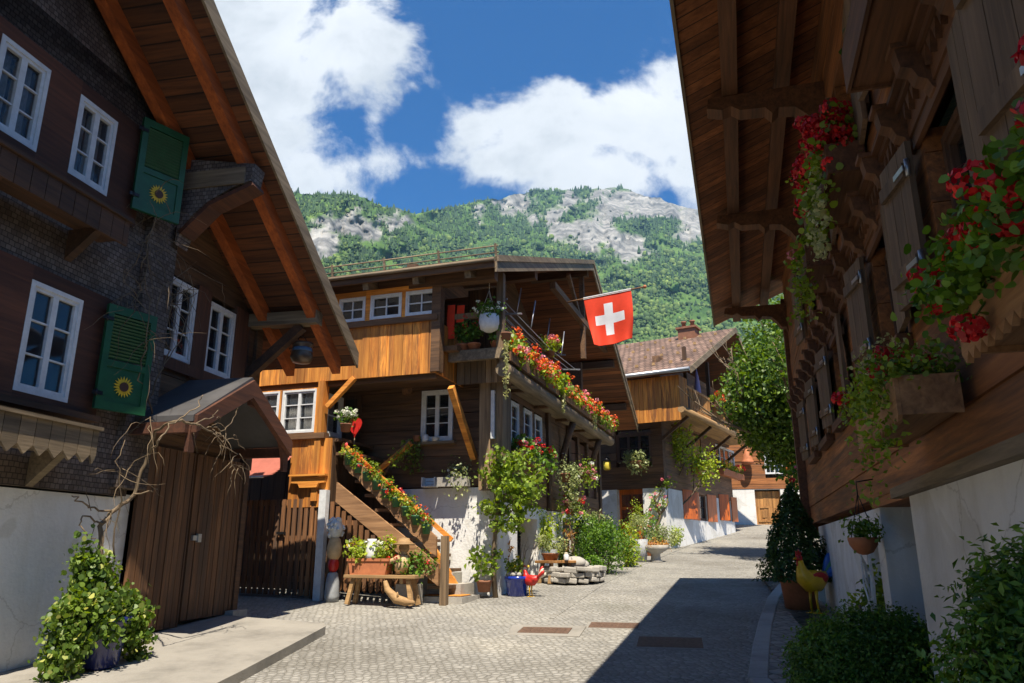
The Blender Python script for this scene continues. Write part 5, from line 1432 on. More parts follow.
b = MB(); b.box(.45, HL, .45, .5, 1, zb); b.box(.4, .45, .45, 6, 1, zb); b.box(.4, HL, .36, 6, zb + .0, zb + .05); b.build('cellar_wall', M['room'], h3)
# half glazed orange door
b = MB(); b.box(.22, .27, d1, d0, 1.2, zb); d = b.build('door', M['door_orange'], h3)
ym = (d0 + d1) / 2; zt = zb - .15
b = MB(); 
for q in (0, 1):
    for r in (0, 1): b.box(.2, .218, ym - .38 + q * .4, ym - .02 + q * .4, zt - .45 - r * .5 + .02, zt - .02 - r * .5)
each(b, 'door_pane', M['glass_pale'], d)
b = MB(); b.box(.19, .219, ym - .38, ym + .38, 1.9, 2.35); b.build('door_panel', M['door_orange'], d)
up_ = [(HY(672, 440, 0).x, HY(683, 440, 0).x), (HY(694, 445, 0).x, HY(701, 445, 0).x), (HY(716, 455, 0).x, HY(735, 455, 0).x)]
uz0, uz1 = HY(697, 460, 0).z, HY(697, 436, 0).z
gtop = 8.6
zg = HY(666, 402, -1.0).z
b = MB()
b.boards('x', 0, .25, -.0, 6, zb, zg + .2, .25, 'h', [(.4, 1.7, zb + .9, zb + 1.9)], seed=61)
b.build('log_wall', M['dark_y'], h3)
b = MB()
b.boards('y', 0, .25, .26, HL, zb, zg + .2, .25, 'h', [(a, c, uz0, uz1) for a, c in up_], seed=62)
b.boards('y', .05, .25, .26, HL, zg + .2, zg + 2.2, .3, 'h', [], seed=63)
b.build('log_wall', M['side_logs'], h3)
for i, (a, c) in enumerate(up_):
    if i < 2:
        b = MB(); b.boards('y', .05, .03, a, c, uz0, uz1, .12, 'v', seed=i); b.build('closed_shutter', M['door_tan'], h3)
    else: win(h3, 'y', .08, -1, a, c, uz0, uz1, 4, 2, frame='white_paint', w=.05)
win(h3, 'x', .1, -1, .4, 1.7, zb + .9, zb + 1.9, 3, 2, frame='log_paint', w=.06)
for a, c, zz in ((*lw, 0), (*lw2, .1)):
    o = win(h3, 'y', .1, -1, a, c, lz0 + zz, lz1 + zz * 2, 2, 2, frame='log_paint', w=.06)
    s = MB(); wd = (c - a) * .32
    s.beam((a, -.02, (lz0 + lz1) / 2 + zz), (a + wd * .8, -.28, (lz0 + lz1) / 2 + zz), .03, lz1 - lz0, m=0)
    s.build('orange_shutter', M['door_orange'], o); s = MB()
    s.beam((c, -.02, (lz0 + lz1) / 2 + zz), (c + wd, -.1, (lz0 + lz1) / 2 + zz), .03, lz1 - lz0)
    s.build('orange_shutter', M['door_orange'], o); s = MB()
    s.beam((a + wd, .02, (lz0 + lz1) / 2 + zz), (a + wd * 2, -.02, (lz0 + lz1) / 2 + zz), .03, lz1 - lz0)
    s.build('orange_shutter', M['door_orange'], o)
# gallery
rail0, rail1 = HX(650, 378, -.9).z, 0
GX0, GX1 = -.9, HL
b = MB()
b.boards('x', GX0, .04, -1.0, 1.3, zg - .35, rail0, .16, 'v', seed=64); b.boards('y', -1.0, .04, GX0, -.1, zg - .1, rail0, .15, 'v', seed=65)
b.build('gallery_boards', M['orange_z'], h3)
b = MB(); b.box(GX0 + .05, GX1, -.95, .05, zg - .05, zg + .05); b.tube([(GX0, -1.02, zg), (GX1, -1.02, zg)], .12, 8); b.build('gallery_floor', M['bench'], h3)
b = MB(); x = 0.0
while x < GX1: b.box(x, x + .09, -1.0, -.97, zg + .1, zg + .85); x += .17
b.box(-.1, GX1, -1.02, -.95, zg + .85, zg + .93); b.build('gallery_railing', M['door_tan'], h3)  # lighter tan stands in for sun on this railing
b = MB()
for x in (-.0, 2.6, 5.2, 7.8): b.beam((x, -.95, zg), (x, -.95, zg + 2.3), .12, .12); b.beam((x, -.95, zg - .1), (x, 0, zg - .8), .1, .1)
each(b, 'gallery_post', M['dark_z'], h3)
# roof
e0 = HX(690, 367, -1.6); e0 = HY(690, 367, -1.5)
rx, rz = 4.2, 0
rd = HY(735, 328, -1.5); rx, rz = rd.x, rd.z
xe, ze = e0.x, e0.z
rf, sf = roof_pair(h3, (M['tiles'], M['soffit_y']), [(xe, ze), (rx, rz), (2 * rx - xe, ze)], -1.5, 4.6, .16)
b = MB()
for (x0, z0), (x1, z1) in (((xe, ze), (rx, rz)), ((rx, rz), (2 * rx - xe, ze))):
    b.hexa([(x0, -1.53, z0 - .2), (x1, -1.53, z1 - .2), (x1, -1.5, z1 - .2), (x0, -1.5, z0 - .2), (x0, -1.53, z0 + .03), (x1, -1.53, z1 + .03), (x1, -1.5, z1 + .03), (x0, -1.5, z0 + .03)])
b.build('verge_board', M['grey_x'], rf)
b = MB(); b.tube([(xe - .08, -1.5, ze - .06), (xe - .08, 4.6, ze - .06)], .07, 8); b.tube([(xe + .5, 1.2, ze - .1), (GX0 - .05, 1.25, ze - .5), (GX0 - .05, 1.25, zg)], .05, 8); b.build('gutter', M['steel'], rf)
b = MB()
sl_ = (rz - ze) / (rx - xe)
for i in range(9):
    for k in range(4):
        x = xe + (rx - xe) * (.16 + .23 * k); y = -1.2 + i * .62 + .2 * (k % 2); z = ze + sl_ * (x - xe)
        b.box(x - .03, x + .03, y, y + .1, z, z + .09)
each(b, 'snow_hook', M['bench'], rf)
x = xe + (rx - xe) * .45; z = ze + sl_ * (x - xe)
b = MB(); b.hexa([(x + dx, y, z + sl_ * dx + dz) for dz in (.01, .08) for dx, y in ((-.45, 2.9), (.45, 2.9), (.45, 3.6), (-.45, 3.6))]); b.build('skylight', M['glass'], rf)
ch = MB(); cx = rx - .6; cy = HX(688, 325, cx).y
ch.box(cx - .3, cx + .3, cy - .35, cy + .35, ze + sl_ * (cx - xe) - .3, rz + .02); ch.box(cx - .36, cx + .36, cy - .42, cy + .42, rz + .021, rz + .1)
for q in (-.18, .18): ch.lathe([(.1, 0), (.08, .22), (.11, .24), (.11, .3)], 10, (cx, cy + q, rz + .1))
ch.build('chimney', M['terracotta_dark'], rf)
b = MB(); b.prism([(.0, 1.0, gtop - 1.2), (HL, 1.0, gtop - 1.2), (min(HL, 2 * rx - xe), 1.0, ze), (rx, 1.0, rz - .25), (0, 1.0, ze + sl_ * (0 - xe) - .25)], (0, .15, 0)); b.box(0, .2, .0, 6, zg + .2, ze + .1); b.box(HL - .2, HL, .3, 6, 1, ze + .2); b.box(0, HL, 5.8, 6, 1, ze); b.build('gable_wall', M['dark_x'], h3)
um = thing('closed_umbrella', 'lilac closed sunshade standing on the side gallery of the tile-roofed chalet', 'sunshade', Hf, (HY(699, 410, -.6).x, -.6, zg + .06))
b = MB(); b.lathe([(.05, .7), (.13, .75), (.12, 1.2), (.07, 1.7), (.02, 1.95)], 12); b.build('canopy', M['lilac'], um)
b = MB(); b.tube([(0, 0, 0), (0, 0, 2.0)], .02, 8); b.lathe([(.2, 0), (.2, .05), (.03, .06)], 12); b.build('pole', M['white_paint'], um)

# ------------------------------------------------------------------ house closing the street
g4 = on_ground(767, 525)
Kf = Frame(g4.x, g4.y, 100)
def KY(u, v, y=0.0): return Kf.sight(u, v, 'y', y)
h4 = thing('house', 'timber house with tan double doors in its white base closing the street', 'house', Kf, (0, 0, 0))
xs = [KY(u, 510).x for u in (741, 756, 782, 800)]
zt_ = KY(770, 489).z; zd0 = KY(770, 524).z - .2
b = MB(); b.wall('y', 0, .4, xs[0] - 1.5, xs[3] + 6, .5, zt_, [(xs[1], xs[2], .5, zt_ - .02)]); b.build('plaster_base', M['white_wall'], h4)
xm = xs[1] + (xs[2] - xs[1]) * .68
for a, c in ((xs[1], xm), (xm + .01, xs[2])):
    b = MB(); b.boards('y', .2, .05, a, c, zd0, zt_ - .1, .14, 'v', seed=71); dd = b.build('door_leaf', M['door_tan'], h4)
    b = MB(); m_ = (zd0 + .35, zt_ - .75)
    if c - a > .7: b.box(a + .1, c - .1, .17, .199, zd0 + .3, zd0 + .38); b.box(a + .1, c - .1, .17, .199, zd0 + .95, zd0 + 1.03); b.box(a + .1, a + .2, .17, .199, zd0 + .381, zd0 + .949); b.box(c - .2, c - .1, .17, .199, zd0 + .381, zd0 + .949); b.box(a + .3, c - .3, .175, .199, zd0 + .5, zd0 + .85)
    else: b.box(a + .08, a + .12, .17, .199, zd0 + .7, zd0 + .85)
    b.build('door_panel', M['door_tan'], dd)
wz0, wz1 = KY(775, 474).z, KY(775, 448).z; wx0, wx1 = KY(764, 460).x, KY(783, 460).x
b = MB(); b.boards('y', -.02, .3, xs[0] - 1.5, xs[3] + 6, zt_, zt_ + 5, .26, 'h', [(wx0, wx1, wz0, wz1)], seed=72, jit=.02); b.build('log_wall', M['log_r'], h4)
win(h4, 'y', .02, -1, wx0, wx1, wz0, wz1, 2, 2, cols=2)
b = MB(); b.boards('y', -.06, .03, wx1 + .02, wx1 + .55, wz0, wz1, .14, 'v'); b.build('shutter', M['door_orange'], h4)
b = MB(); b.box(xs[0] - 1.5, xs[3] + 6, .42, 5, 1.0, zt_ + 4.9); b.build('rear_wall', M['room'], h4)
rf, sf = roof_pair(h4, (M['tiles'], M['soffit_y']), [(-.9, zt_ + 4.6), (3.0, zt_ + 6.6), (6.8, zt_ + 4.6)], xs[0] - 2.2, xs[3] + 7, .16, run='x')
lp = KY(747, 455, -.3)
hl = thing('hive_lantern', 'straw-coloured beehive-shaped ornament hung on the corner before the end house', 'ornament', Kf, (lp.x, lp.y, lp.z - .45))
b = MB(); b.lathe([(.18, 0), (.28, .04), (.29, .16), (.24, .2), (.25, .28), (.2, .36), (.2, .44), (.13, .54), (.1, .66), (.03, .74)], 16); b.build('hive_body', M['terracotta'], hl)
b = MB(); b.tube([(0, 0, .7), (0, 0, 1.0), (0, .32, 1.05)], .02, 6); b.build('hook', M['black_iron'], hl)
# ------------------------------------------------------------------ plants and belongings along the street
def mpp(p):
    return (p.y * math.cos(PITCH) + (p.z - EYE) * math.sin(PITCH)) / FOC
def spot(u, v, lift=0.0):
    p = on_ground(u, v, lift); return p, mpp(p)
def stand(name, label, cat, p, turn=0.0, group=None):
    return tag(empty(name, p, turn), label, cat, group)
def pot(parent, rt, rb, h, mat, z0=0.0, name='pot', c=(0, 0), rim=True, square=False):
    b = MB()
    prof = [(rb, 0), (rt * .93, h * .82), (rt, h * .84), (rt, h), (rt * .88, h), (rt * .86, h * .9)] if rim else [(rb, 0), (rt, h), (rt * .93, h), (rt * .9, h * .9)]
    b.lathe([(r, z + z0) for r, z in prof], 4 if square else 22, (c[0], c[1], 0)); o = b.build(name, M[mat], parent)
    s = MB(); s.lathe([(rt * .85, z0 + h * .86), (rt * .8, z0 + h * .9)], 14, (c[0], c[1], 0)); s.build('soil', M['soil'], o)
    return o
def shrub_thing(name, label, cat, u, v, w, h, mat, n, size, seed, base='trunk', clump=.07, parts=None, depth=None, group=None, aspect=.62, shell=.45, lean=0, jitter=.5, droop=0.0):
    """Rounded bush w x h pixels standing on the ground at pixel (u, v)."""
    p, k = spot(u, v); W_, H_ = w * k / 2, h * k
    t = stand(name, label, cat, p, 0, group)
    D = depth if depth else W_ * .85
    rng = random.Random(seed)
    bl = [((0, 0, H_ * .5), (W_ * .9, D * .9, H_ * .5), int(n * .55))]
    for i in range(5):
        a = rng.uniform(0, 6.28); bl.append(((W_ * .5 * math.cos(a), D * .5 * math.sin(a), H_ * rng.uniform(.3, .75)), (W_ * .5, D * .5, H_ * .3), int(n * .09)))
    foliage('foliage', mat, t, parts or bl, size, seed, clump, shell, aspect=aspect, jitter=jitter, droop=droop, zmin=.01)
    b = MB()
    for i in range(6):
        a = rng.uniform(0, 6.28); q = Vector((math.cos(a) * W_ * .6, math.sin(a) * D * .6, H_ * rng.uniform(.5, .85)))
        b.tube([(q.x * .1, q.y * .1, -.02), (q.x * .4, q.y * .4, q.z * .5), q], [.018, .012, .005], 5)
    b.build('stems', M['bark'], t)
    return t, p, k

def grow(b, p, d, ln, r, depth, rng, tips, bend=.35, gr=.08):
    """Branching limbs as tapered tubes; collects twig ends for the crown."""
    pts = [p]; dd = d
    for i in range(4):
        dd = (dd + Vector((rng.uniform(-1, 1), rng.uniform(-1, 1), rng.uniform(-.4, .8) + gr)) * bend * .5).normalized(); pts.append(pts[-1] + dd * ln / 4)
    b.tube(pts, [r * (1 - .4 * i / 4) for i in range(5)], 7 if r > .02 else 5)
    if depth == 0: tips.append(pts[-1]); tips.append(pts[2]); return
    for k in range(rng.choice((2, 3, 3))):
        nd = (dd + Vector((rng.uniform(-1, 1), rng.uniform(-1, 1), rng.uniform(-.3, .7))) * .8).normalized()
        grow(b, pts[rng.choice((2, 3, 4))], nd, ln * rng.uniform(.55, .8), r * .55, depth - 1, rng, tips, bend, gr)

# --- small lime-leaved tree trained up the corner post
p, k = spot(496, 598)
t = stand('corner_tree', 'slender lime-leaved tree trained up the corner post of the orange chalet', 'tree', p)
def rel(u, v, y): 
    q = at_depth(u, v, y); return q - p
b = MB(); b.tube([(0, 0, -.05), rel(493, 570, p.y), rel(494, 545, p.y - .03), rel(497, 515, p.y - .06), rel(501, 480, p.y - .1), rel(508, 455, p.y)], [.045, .04, .035, .03, .024, .012], 8)
for e in ((478, 505), (520, 505), (530, 480), (490, 460), (515, 450), (540, 470)): b.tube([rel(498, 515, p.y - .06), rel((498 + e[0]) / 2, (515 + e[1]) / 2 + 3, p.y - .15), rel(*e, p.y - .2)], [.02, .013, .005], 6)
b.build('trunk', M['vine_wood'], t)
bl = []
for u, v, ru, rv, n in ((506, 517, 20, 18, 420), (489, 505, 11, 8, 90), (512, 487, 22, 17, 420), (503, 460, 14, 15, 240), (528, 502, 13, 16, 240), (520, 468, 22, 16, 260), (535, 483, 12, 12, 130), (488, 478, 10, 12, 90)):
    q = rel(u, v, p.y - .15); bl.append((tuple(q), (ru * k, .3, rv * k), n))
foliage('crown', M['lime_leaf'], t, bl, .085, 3, .06, .3, aspect=.7, droop=.3)

# --- clipped pair of bright shrubs by the side door
shrub_thing('shrub', 'tall bright green leafy shrub beside the churn against the side of the orange chalet', 'shrub', 538, 580, 34, 84, M['bright_leaf'], 1500, .07, 5, parts=[((0, 0, .98), (.3, .26, .42), 900), ((-.1, 0, 1.2), (.18, .18, .24), 300), ((.12, -.05, .8), (.2, .2, .25), 350)])
shrub_thing('shrub', 'narrow bright green shrub behind the bench under the side flower box', 'shrub', 552, 574, 30, 76, M['bright_leaf'], 1000, .07, 6)
# --- pot plant on the step
def potted(label, u, v, pr, ph, pmat, mat, w, h, n, size, seed, lift=0.0, flowers=None, nf=14, name='potted_plant', cat='potted plant', group=None, fz=.75, frad=.035, petal=.026, rim=True, q=None, base_h=None):
    if q is None: p, k = spot(u, v, lift)
    else: p = Vector(q); k = mpp(p)
    t = stand(name, label, cat, p, 0, group)
    pot(t, pr * k, pr * k * .72, ph * k, pmat, rim=rim)
    W_, H_ = w * k / 2, h * k; z0 = ph * k
    rng = random.Random(seed)
    bl = [((0, 0, z0 + H_ * .45), (W_ * .85, W_ * .8, H_ * .5), int(n * .6))]
    for i in range(4):
        a = rng.uniform(0, 6.28); bl.append(((W_ * .5 * math.cos(a), W_ * .5 * math.sin(a), z0 + H_ * rng.uniform(.3, .8)), (W_ * .5,) * 2 + (H_ * .3,), int(n * .1)))
    foliage('foliage', M[mat], t, bl, size, seed, .05, .2)
    if flowers:
        cs = []
        for i in range(nf):
            a = rng.uniform(0, 6.28); rr = rng.uniform(.2, 1); cs.append((W_ * rr * math.cos(a), W_ * rr * math.sin(a), z0 + H_ * (fz + rng.uniform(-.25, .3))))
        blooms('blossoms', [M[f] for f in flowers], t, cs, frad, 18, petal, seed)
    return t
potted('broad-leaved plant in a small clay pot on the stone steps', 484, 592, 8, 11, 'terracotta_dark', 'lime_leaf', 34, 34, 150, .1, 7, .1)
potted('clay pot of red geraniums on the second stone step', 447, 566, 6, 14, 'terracotta_dark', 'geranium', 14, 14, 60, .06, 8, .42, ('fl_red',), 4)
potted('red geraniums spilling over a stone block at the foot of the stairs', 0, 0, 11, 8, 'terracotta_dark', 'geranium', 58, 24, 620, .06, 9, .28, ('fl_red',), 13, frad=.045, q=Mf.world((-1.37, .95, g0 + .3)))
t = potted('glazed cobalt blue pot with yellow tufts and pale stones beside the red rooster', 517, 596, 13, 19, 'blue_glaze', 'lime_leaf', 22, 18, 160, .07, 10, 0, ('fl_yellow',), 6)
b = MB(); rn = random.Random(3)
for i in range(5): b.ball((rn.uniform(-.12, .12), -.14 + rn.uniform(-.04, .06), .35), (.045, .045, .04))
b.build('pebbles', M['stone'], t)
b = MB()
for i in range(8): a = rn.uniform(-.3, .3); b.tube([(a * .4, 0, .3), (a, .03, .6 + rn.uniform(0, .2)), (a * 1.5, .05, .85 + rn.uniform(-.1, .2))], [.006, .005, .002], 4)
b.build('stalks', M['vine_wood'], t)
# doormat
p, k = spot(466, 603, .1)
t = thing('doormat', 'orange doormat on the slab at the bottom of the outside stairs', 'doormat', Mf, (-.8, .58, g0 + .102))
b = MB(); b.box(-.2, .2, -.34, .28, 0, .022); o = b.build('mat_pile', M['orange_mat'], t); bevel(o, .008)
b = MB(); b.wall('y', 0, 0, 0, 0, 0, 0) if False else None; b.box(-.215, .215, -.355, .295, -.001, .01); b.build('mat_border', M['rust'], t)

# --- roosters
def rooster(t, s, body, wing, tail, comb, leg):
    """Metal cockerel facing -x... built facing local +x, height about 1."""
    b = MB()
    spine = [(-.3, 0, .64), (-.2, 0, .59), (-.08, 0, .53), (.06, 0, .53), (.16, 0, .6), (.2, 0, .7), (.21, 0, .8), (.22, 0, .86)]
    rad = [.05, .12, .18, .19, .15, .095, .06, .052]
    b.tube([tuple(q * s for q in p) for p in spine], [r * s for r in rad], 12); b.build('body', M[body], t)
    b = MB(); b.ball((.235 * s, 0, .9 * s), (.068 * s, .05 * s, .062 * s)); h = b.build('head', M[comb if body != 'red_paint' else 'cream'], t)
    b = MB(); b.prism([(x * s, -.008 * s, z * s) for x, z in ((.19, .94), (.17, 1.0), (.21, .98), (.23, 1.04), (.25, .99), (.29, 1.02), (.29, .94))], (0, .016 * s, 0)); b.prism([(x * s, -.01 * s, z * s) for x, z in ((.25, .86), (.29, .85), (.28, .77), (.25, .8))], (0, .02 * s, 0)); b.build('comb', M['red_paint'], h)
    b = MB(); b.tube([(.29 * s, 0, .9 * s), (.36 * s, 0, .88 * s)], [.024 * s, .003 * s], 8); b.build('beak', M['rooster_yellow'], h)
    b = MB()
    for sy in (-1, 1): b.ball((.26 * s, sy * .045 * s, .915 * s), .013 * s, n=8, k=5)
    each(b, 'eye', M['black_iron'], h)
    for sy in (-1, 1):
        b = MB(); b.ball((-.05 * s, sy * .14 * s, .58 * s), (.17 * s, .035 * s, .095 * s)); b.build('wing', M[wing], t)
    for i, m in enumerate(tail * 2):
        a = .25 + i * .2; b = MB()
        pts = [(-.27 - .12 * j / 6 - .14 * math.sin(j / 6 * 2.2) * (.5 + .3 * i), (i % 3 - 1) * .035, .62 + (.34 - .07 * i) * math.sin(j / 6 * 1.9)) for j in range(7)]
        b.tube([tuple(q * s for q in p) for p in pts], [s * r for r in (.04, .055, .06, .06, .05, .035, .012)], 7); b.build('tail_feather', M[m], t)
    for sy in (-1, 1):
        b = MB(); b.tube([(.0, sy * .07 * s, .42 * s), (.02 * s, sy * .08 * s, .24 * s), (0, sy * .085 * s, .03 * s)], [.035 * s, .022 * s, .018 * s], 8)
        for a in (-.6, 0, .6, 3.14): b.tube([(0, sy * .085 * s, .02 * s), (math.cos(a) * .1 * s, sy * .085 * s + math.sin(a) * .1 * s, .012 * s)], [.014 * s, .006 * s], 6)
        b.build('leg', M[leg], t)
p, k = spot(531, 597)
t = stand('rooster_statue', 'small red rooster statue with cream head beside the cobalt blue pot', 'statue', p, R_(150)); rooster(t, .5, 'red_paint', 'red_paint', ('red_paint', 'cream'), 'cream', 'rooster_yellow')
p, k = spot(816, 614, .09)
t = stand('rooster_statue', 'tall yellow metal rooster with red wings and blue tail in front of the terracotta pot', 'statue', p, R_(198)); rooster(t, .8, 'rooster_yellow', 'red_paint', ('rooster_blue', 'rooster_green', 'rooster_blue'), 'red_paint', 'rooster_yellow')
# --- churn and dry plant by the side door
p, k = spot(517, 583); p = p + Vector((0.15, .55, .0)); 
t = stand('milk_churn', 'dark grey lidded milk churn standing in the side doorway', 'churn', p)
b = MB(); b.lathe([(.2, 0), (.21, .03), (.21, .5), (.2, .55), (.12, .68), (.12, .76), (.15, .78), (.15, .82)], 20); b.build('body', M['grey_pot'], t)
b = MB(); b.lathe([(.16, .82), (.16, .86), (.06, .9), (.04, .95)], 18); b.build('lid', M['steel'], t)
b = MB()
for s in (-1, 1): b.tube([(s * .13, 0, .72), (s * .24, 0, .7), (s * .22, 0, .55)], .015, 6)
each(b, 'handle', M['steel'], t)
p, k = spot(510, 596); p = p + Vector((-.05, .45, 0))
t = stand('dry_plant', 'dried orange broom-like plant in a clay pot behind the cobalt blue pot', 'potted plant', p)
pot(t, .14, .11, .24, 'terracotta'); foliage('foliage', M['dry_leaf'], t, [((0, 0, .55), (.1, .1, .32), 160)], .16, 4, .04, .2, aspect=.2)

# --- benches
def bench(t, ln, wd, h, top='bench', splay=.08):
    b = MB(); b.box(-ln / 2, ln / 2, -wd / 2, wd / 2, h - .05, h); o = b.build('seat', M[top], t); bevel(o, .008)
    for sx in (-1, 1):
        for sy in (-1, 1):
            l = MB(); l.beam((sx * (ln / 2 - .14), sy * (wd / 2 - .08), h - .045), (sx * (ln / 2 - .14 + splay), sy * (wd / 2 - .05), 0), .06, .06, up=(0, 1, 0)); l.build('leg', M['bench'], t)
p, k = spot(556, 583)
t = stand('bench', 'low wooden bench on splayed legs beside the stone trough', 'bench', p, Mf.rot - R_(30)); bench(t, .75, .4, .42, 'door_tan')
q = Vector((p.x, p.y, p.z + .42))
potted('clay pot of yellowish sprigs on the low splayed bench', 0, 0, 9, 7, 'terracotta_dark', 'grey_leaf', 44, 20, 320, .06, 12, q=q + Vector((-.1, .03, 0)))
t = stand('white_candle_jar', 'small white jar on the right end of the low splayed bench', 'jar', q + Vector((.2, -.1, 0)))
b = MB(); b.lathe([(.045, 0), (.05, .02), (.05, .1), (.035, .12), (.03, .11)], 16); b.build('jar', M['white_paint'], t); b = MB(); b.lathe([(.04, .12), (.04, .14), (.01, .15)], 12); b.build('lid', M['cream'], t)
bc = MX(371, 600, F1 - .35)
t = thing('bench', 'long pale plank bench in front of the picket screen below the stairs', 'bench', Mf, (F1 - .36, MX(383, 590, F1 - .36).y, gm(F1, 1.7)), turn=R_(90)); bench(t, 1.2, .34, .43)
by_ = MX(375, 590, F1 - .36).y; bz = gm(F1, 1.7) + .43
tp = thing('trough_planter', 'orange terracotta trough of white flowers on the long plank bench', 'planter', Mf, (F1 - .36, MX(371, 566, F1 - .36).y, bz), turn=R_(90))
b = MB(); b.prism([(x, -.11, z) for x, z in ((-.3, 0), (.3, 0), (.34, .22), (-.34, .22))], (0, .22, 0)); b.prism([(x, -.125, z) for x, z in ((-.36, .2), (.36, .2), (.36, .24), (-.36, .24))], (0, .25, 0)); b.build('trough', M['terracotta'], tp)
foliage('foliage', M['bright_leaf'], tp, [((0, 0, .34), (.38, .14, .16), 420), ((-.28, 0, .4), (.14, .1, .14), 110), ((.25, 0, .4), (.16, .1, .12), 110)], .07, 13, .05, .2)
rn = random.Random(5); blooms('blossoms', [M['fl_white'], M['fl_white'], M['fl_yellow']], tp, [(rn.uniform(-.35, .4), rn.uniform(-.12, .1), rn.uniform(.38, .52)) for _ in range(22)], .028, 12, .03, 4)
t = thing('white_jug', 'white enamel jug among the flowers of the terracotta trough', 'jug', Mf, (F1 - .4, MX(371, 566, F1 - .36).y - .02, bz + .23), turn=R_(90))
b = MB(); b.lathe([(.08, 0), (.1, .05), (.09, .18), (.06, .26), (.075, .3), (.06, .29)], 18); b.build('jug_body', M['white_paint'], t); b = MB(); b.tube([(.07, 0, .26), (.15, 0, .25), (.15, 0, .12), (.09, 0, .08)], .014, 8); b.build('handle', M['white_paint'], t)
# carved wooden figure lounging on the bench
t = thing('carved_figure', 'pale carved log figure sitting with dangling legs on the long plank bench', 'figure', Mf, (F1 - .36, MX(402, 566, F1 - .36).y, bz), turn=R_(90))
b = MB()
b.tube([(0.02, 0, .05), (.0, 0, .16), (-.02, 0, .3)], [.1, .11, .07], 10); b.tube([(-.02, 0, .3), (-.02, 0, .34)], [.05, .05], 8)
for s in (-1, 1):
    b.tube([(.02, s * .06, .07), (.05, -.18 + s * .07, .1), (.06, -.22 + s * .07, -.12), (.02, -.25 + s * .07, -.34)], [.06, .055, .045, .035], 8)
    b.tube([(0, s * .1, .26), (.1 + .12 * (s > 0), -.08 + s * .1, .18), (.22 + .1 * s, -.05, .08)], [.04, .034, .025], 8); b.ball((.02, -.33 + s * .09, -.36), (.05, .1, .035))
b.build('body', M['skin_wood'], t)
b = MB(); b.ball((-.02, -.01, .4), (.085, .08, .09)); b.lathe([(.17, .44), (.17, .46), (.1, .47), (.08, .54), (.02, .55)], 16, (-.02, 0, 0)); b.build('hat', M['bench'], t)
t = thing('driftwood', 'curved piece of pale driftwood lying under the long plank bench', 'driftwood', Mf, (F1 - .5, MX(404, 588, F1 - .36).y, gm(F1, 1.2) + .0), turn=R_(90))
b = MB(); b.tube([(-.25, 0, .06), (-.1, -.03, .06), (.05, 0, .1), (.2, .02, .24), (.24, .02, .36)], [.02, .06, .07, .05, .03], 9); b.build('curved_log', M['bench'], t); b = MB(); b.tube([(.02, 0, .09), (.0, .08, .2)], [.03, .01], 7); b.build('branch_stub', M['bench'], t)
# painted figure against the screen
fp = MX(332, 600, F1 - .14)
t = thing('garden_figure', 'slim garden figure with grey body, red middle and white speckled head against the picket screen', 'figure', Mf, (F1 - .16, fp.y, gm(F1, fp.y)))
b = MB(); b.lathe([(.11, 0), (.12, .08), (.105, .3), (.08, .42), (.06, .44)], 18); b.build('grey_body', M['grey_pot'], t)
b = MB(); b.ball((0, 0, .56), (.095, .09, .13)); b.build('red_belly', M['red_paint'], t)
b = MB(); b.lathe([(.06, .62), (.11, .7), (.12, .82), (.09, .95), (.06, .98)], 18); b.build('tan_chest', M['skin_wood'], t)
rn = random.Random(8); b = MB(); b.ball((0, 0, 1.12), (.13, .12, .17))
for i in range(40): a = rn.uniform(0, 6.28); z = rn.uniform(-.9, .9); r = math.sqrt(1 - z * z); b.ball((.135 * r * math.cos(a), .125 * r * math.sin(a), 1.12 + .175 * z), .032, n=7, k=4)
hd = b.build('white_head', M['white_paint'], t)
b = MB()
for s in (-1, 1): b.lathe([(.035, 1.22), (.03, 1.26), (.012, 1.29)], 8, (0, s * .07, 0))
each(b, 'ear', M['white_paint'], hd)
# --- dry-stone trough, boulder and big bushes
p, k = spot(574, 582)
t = stand('stone_trough', 'low ring of pale dry stones in front of the big green bush', 'planter', p, Mf.rot)
rn = random.Random(12); b = MB()
for lay in range(3):
    for i in range(15):
        a = 2 * math.pi * (i + .5 * (lay % 2)) / 15; r = .52 + rn.uniform(-.03, .03); c = Vector((math.cos(a) * r * 1.25, math.sin(a) * r, .05 + lay * .1 + rn.uniform(-.015, .015))); s = Vector((-math.sin(a) + rn.uniform(-.2, .2), math.cos(a) + rn.uniform(-.2, .2), rn.uniform(-.12, .12))); l_ = rn.uniform(.09, .135)
        b.beam(c - s * l_, c + s * l_, .17 * rn.uniform(.7, 1.2), rn.uniform(.075, .11))
o = b.build('stones', M['stone'], t); bevel(o, .02, 2)
b = MB(); b.lathe([(.5, .1), (.48, .27)], 18, sx=1.25); b.build('soil', M['soil'], t)
t2 = stand('boulder', 'pale grey boulder lying in the dry-stone ring', 'boulder', p + Vector((.02, .1, .26))); b = MB(); b.ball((0, 0, .1), (.25, .18, .13), n=9, k=6); b.ball((.18, .05, .06), (.13, .12, .1), n=8, k=5); b.build('rock', M['stone'], t2)
shrub_thing('bush', 'big rounded green bush with drooping fronds behind the dry-stone ring', 'bush', 605, 574, 60, 54, M['geranium'], 4200, .075, 14, clump=.1, aspect=.4, droop=.5)
shrub_thing('bush', 'yellow-green rounded bush to the right of the big drooping bush', 'bush', 626, 567, 30, 40, M['bright_leaf'], 1500, .06, 15)
shrub_thing('bush', 'low fresh-green mounded bush between the low bench and the dry-stone ring', 'bush', 566, 574, 24, 22, M['lime_leaf'], 900, .06, 25)
shrub_thing('bush', 'small dark-green mounded bush at the right end of the dry-stone ring', 'bush', 594, 577, 20, 20, M['geranium'], 800, .06, 26)
shrub_thing('bush', 'golden-green tufted bush beside the stone bowl on the lane edge', 'bush', 672, 548, 24, 22, M['bright_leaf'], 800, .07, 27)
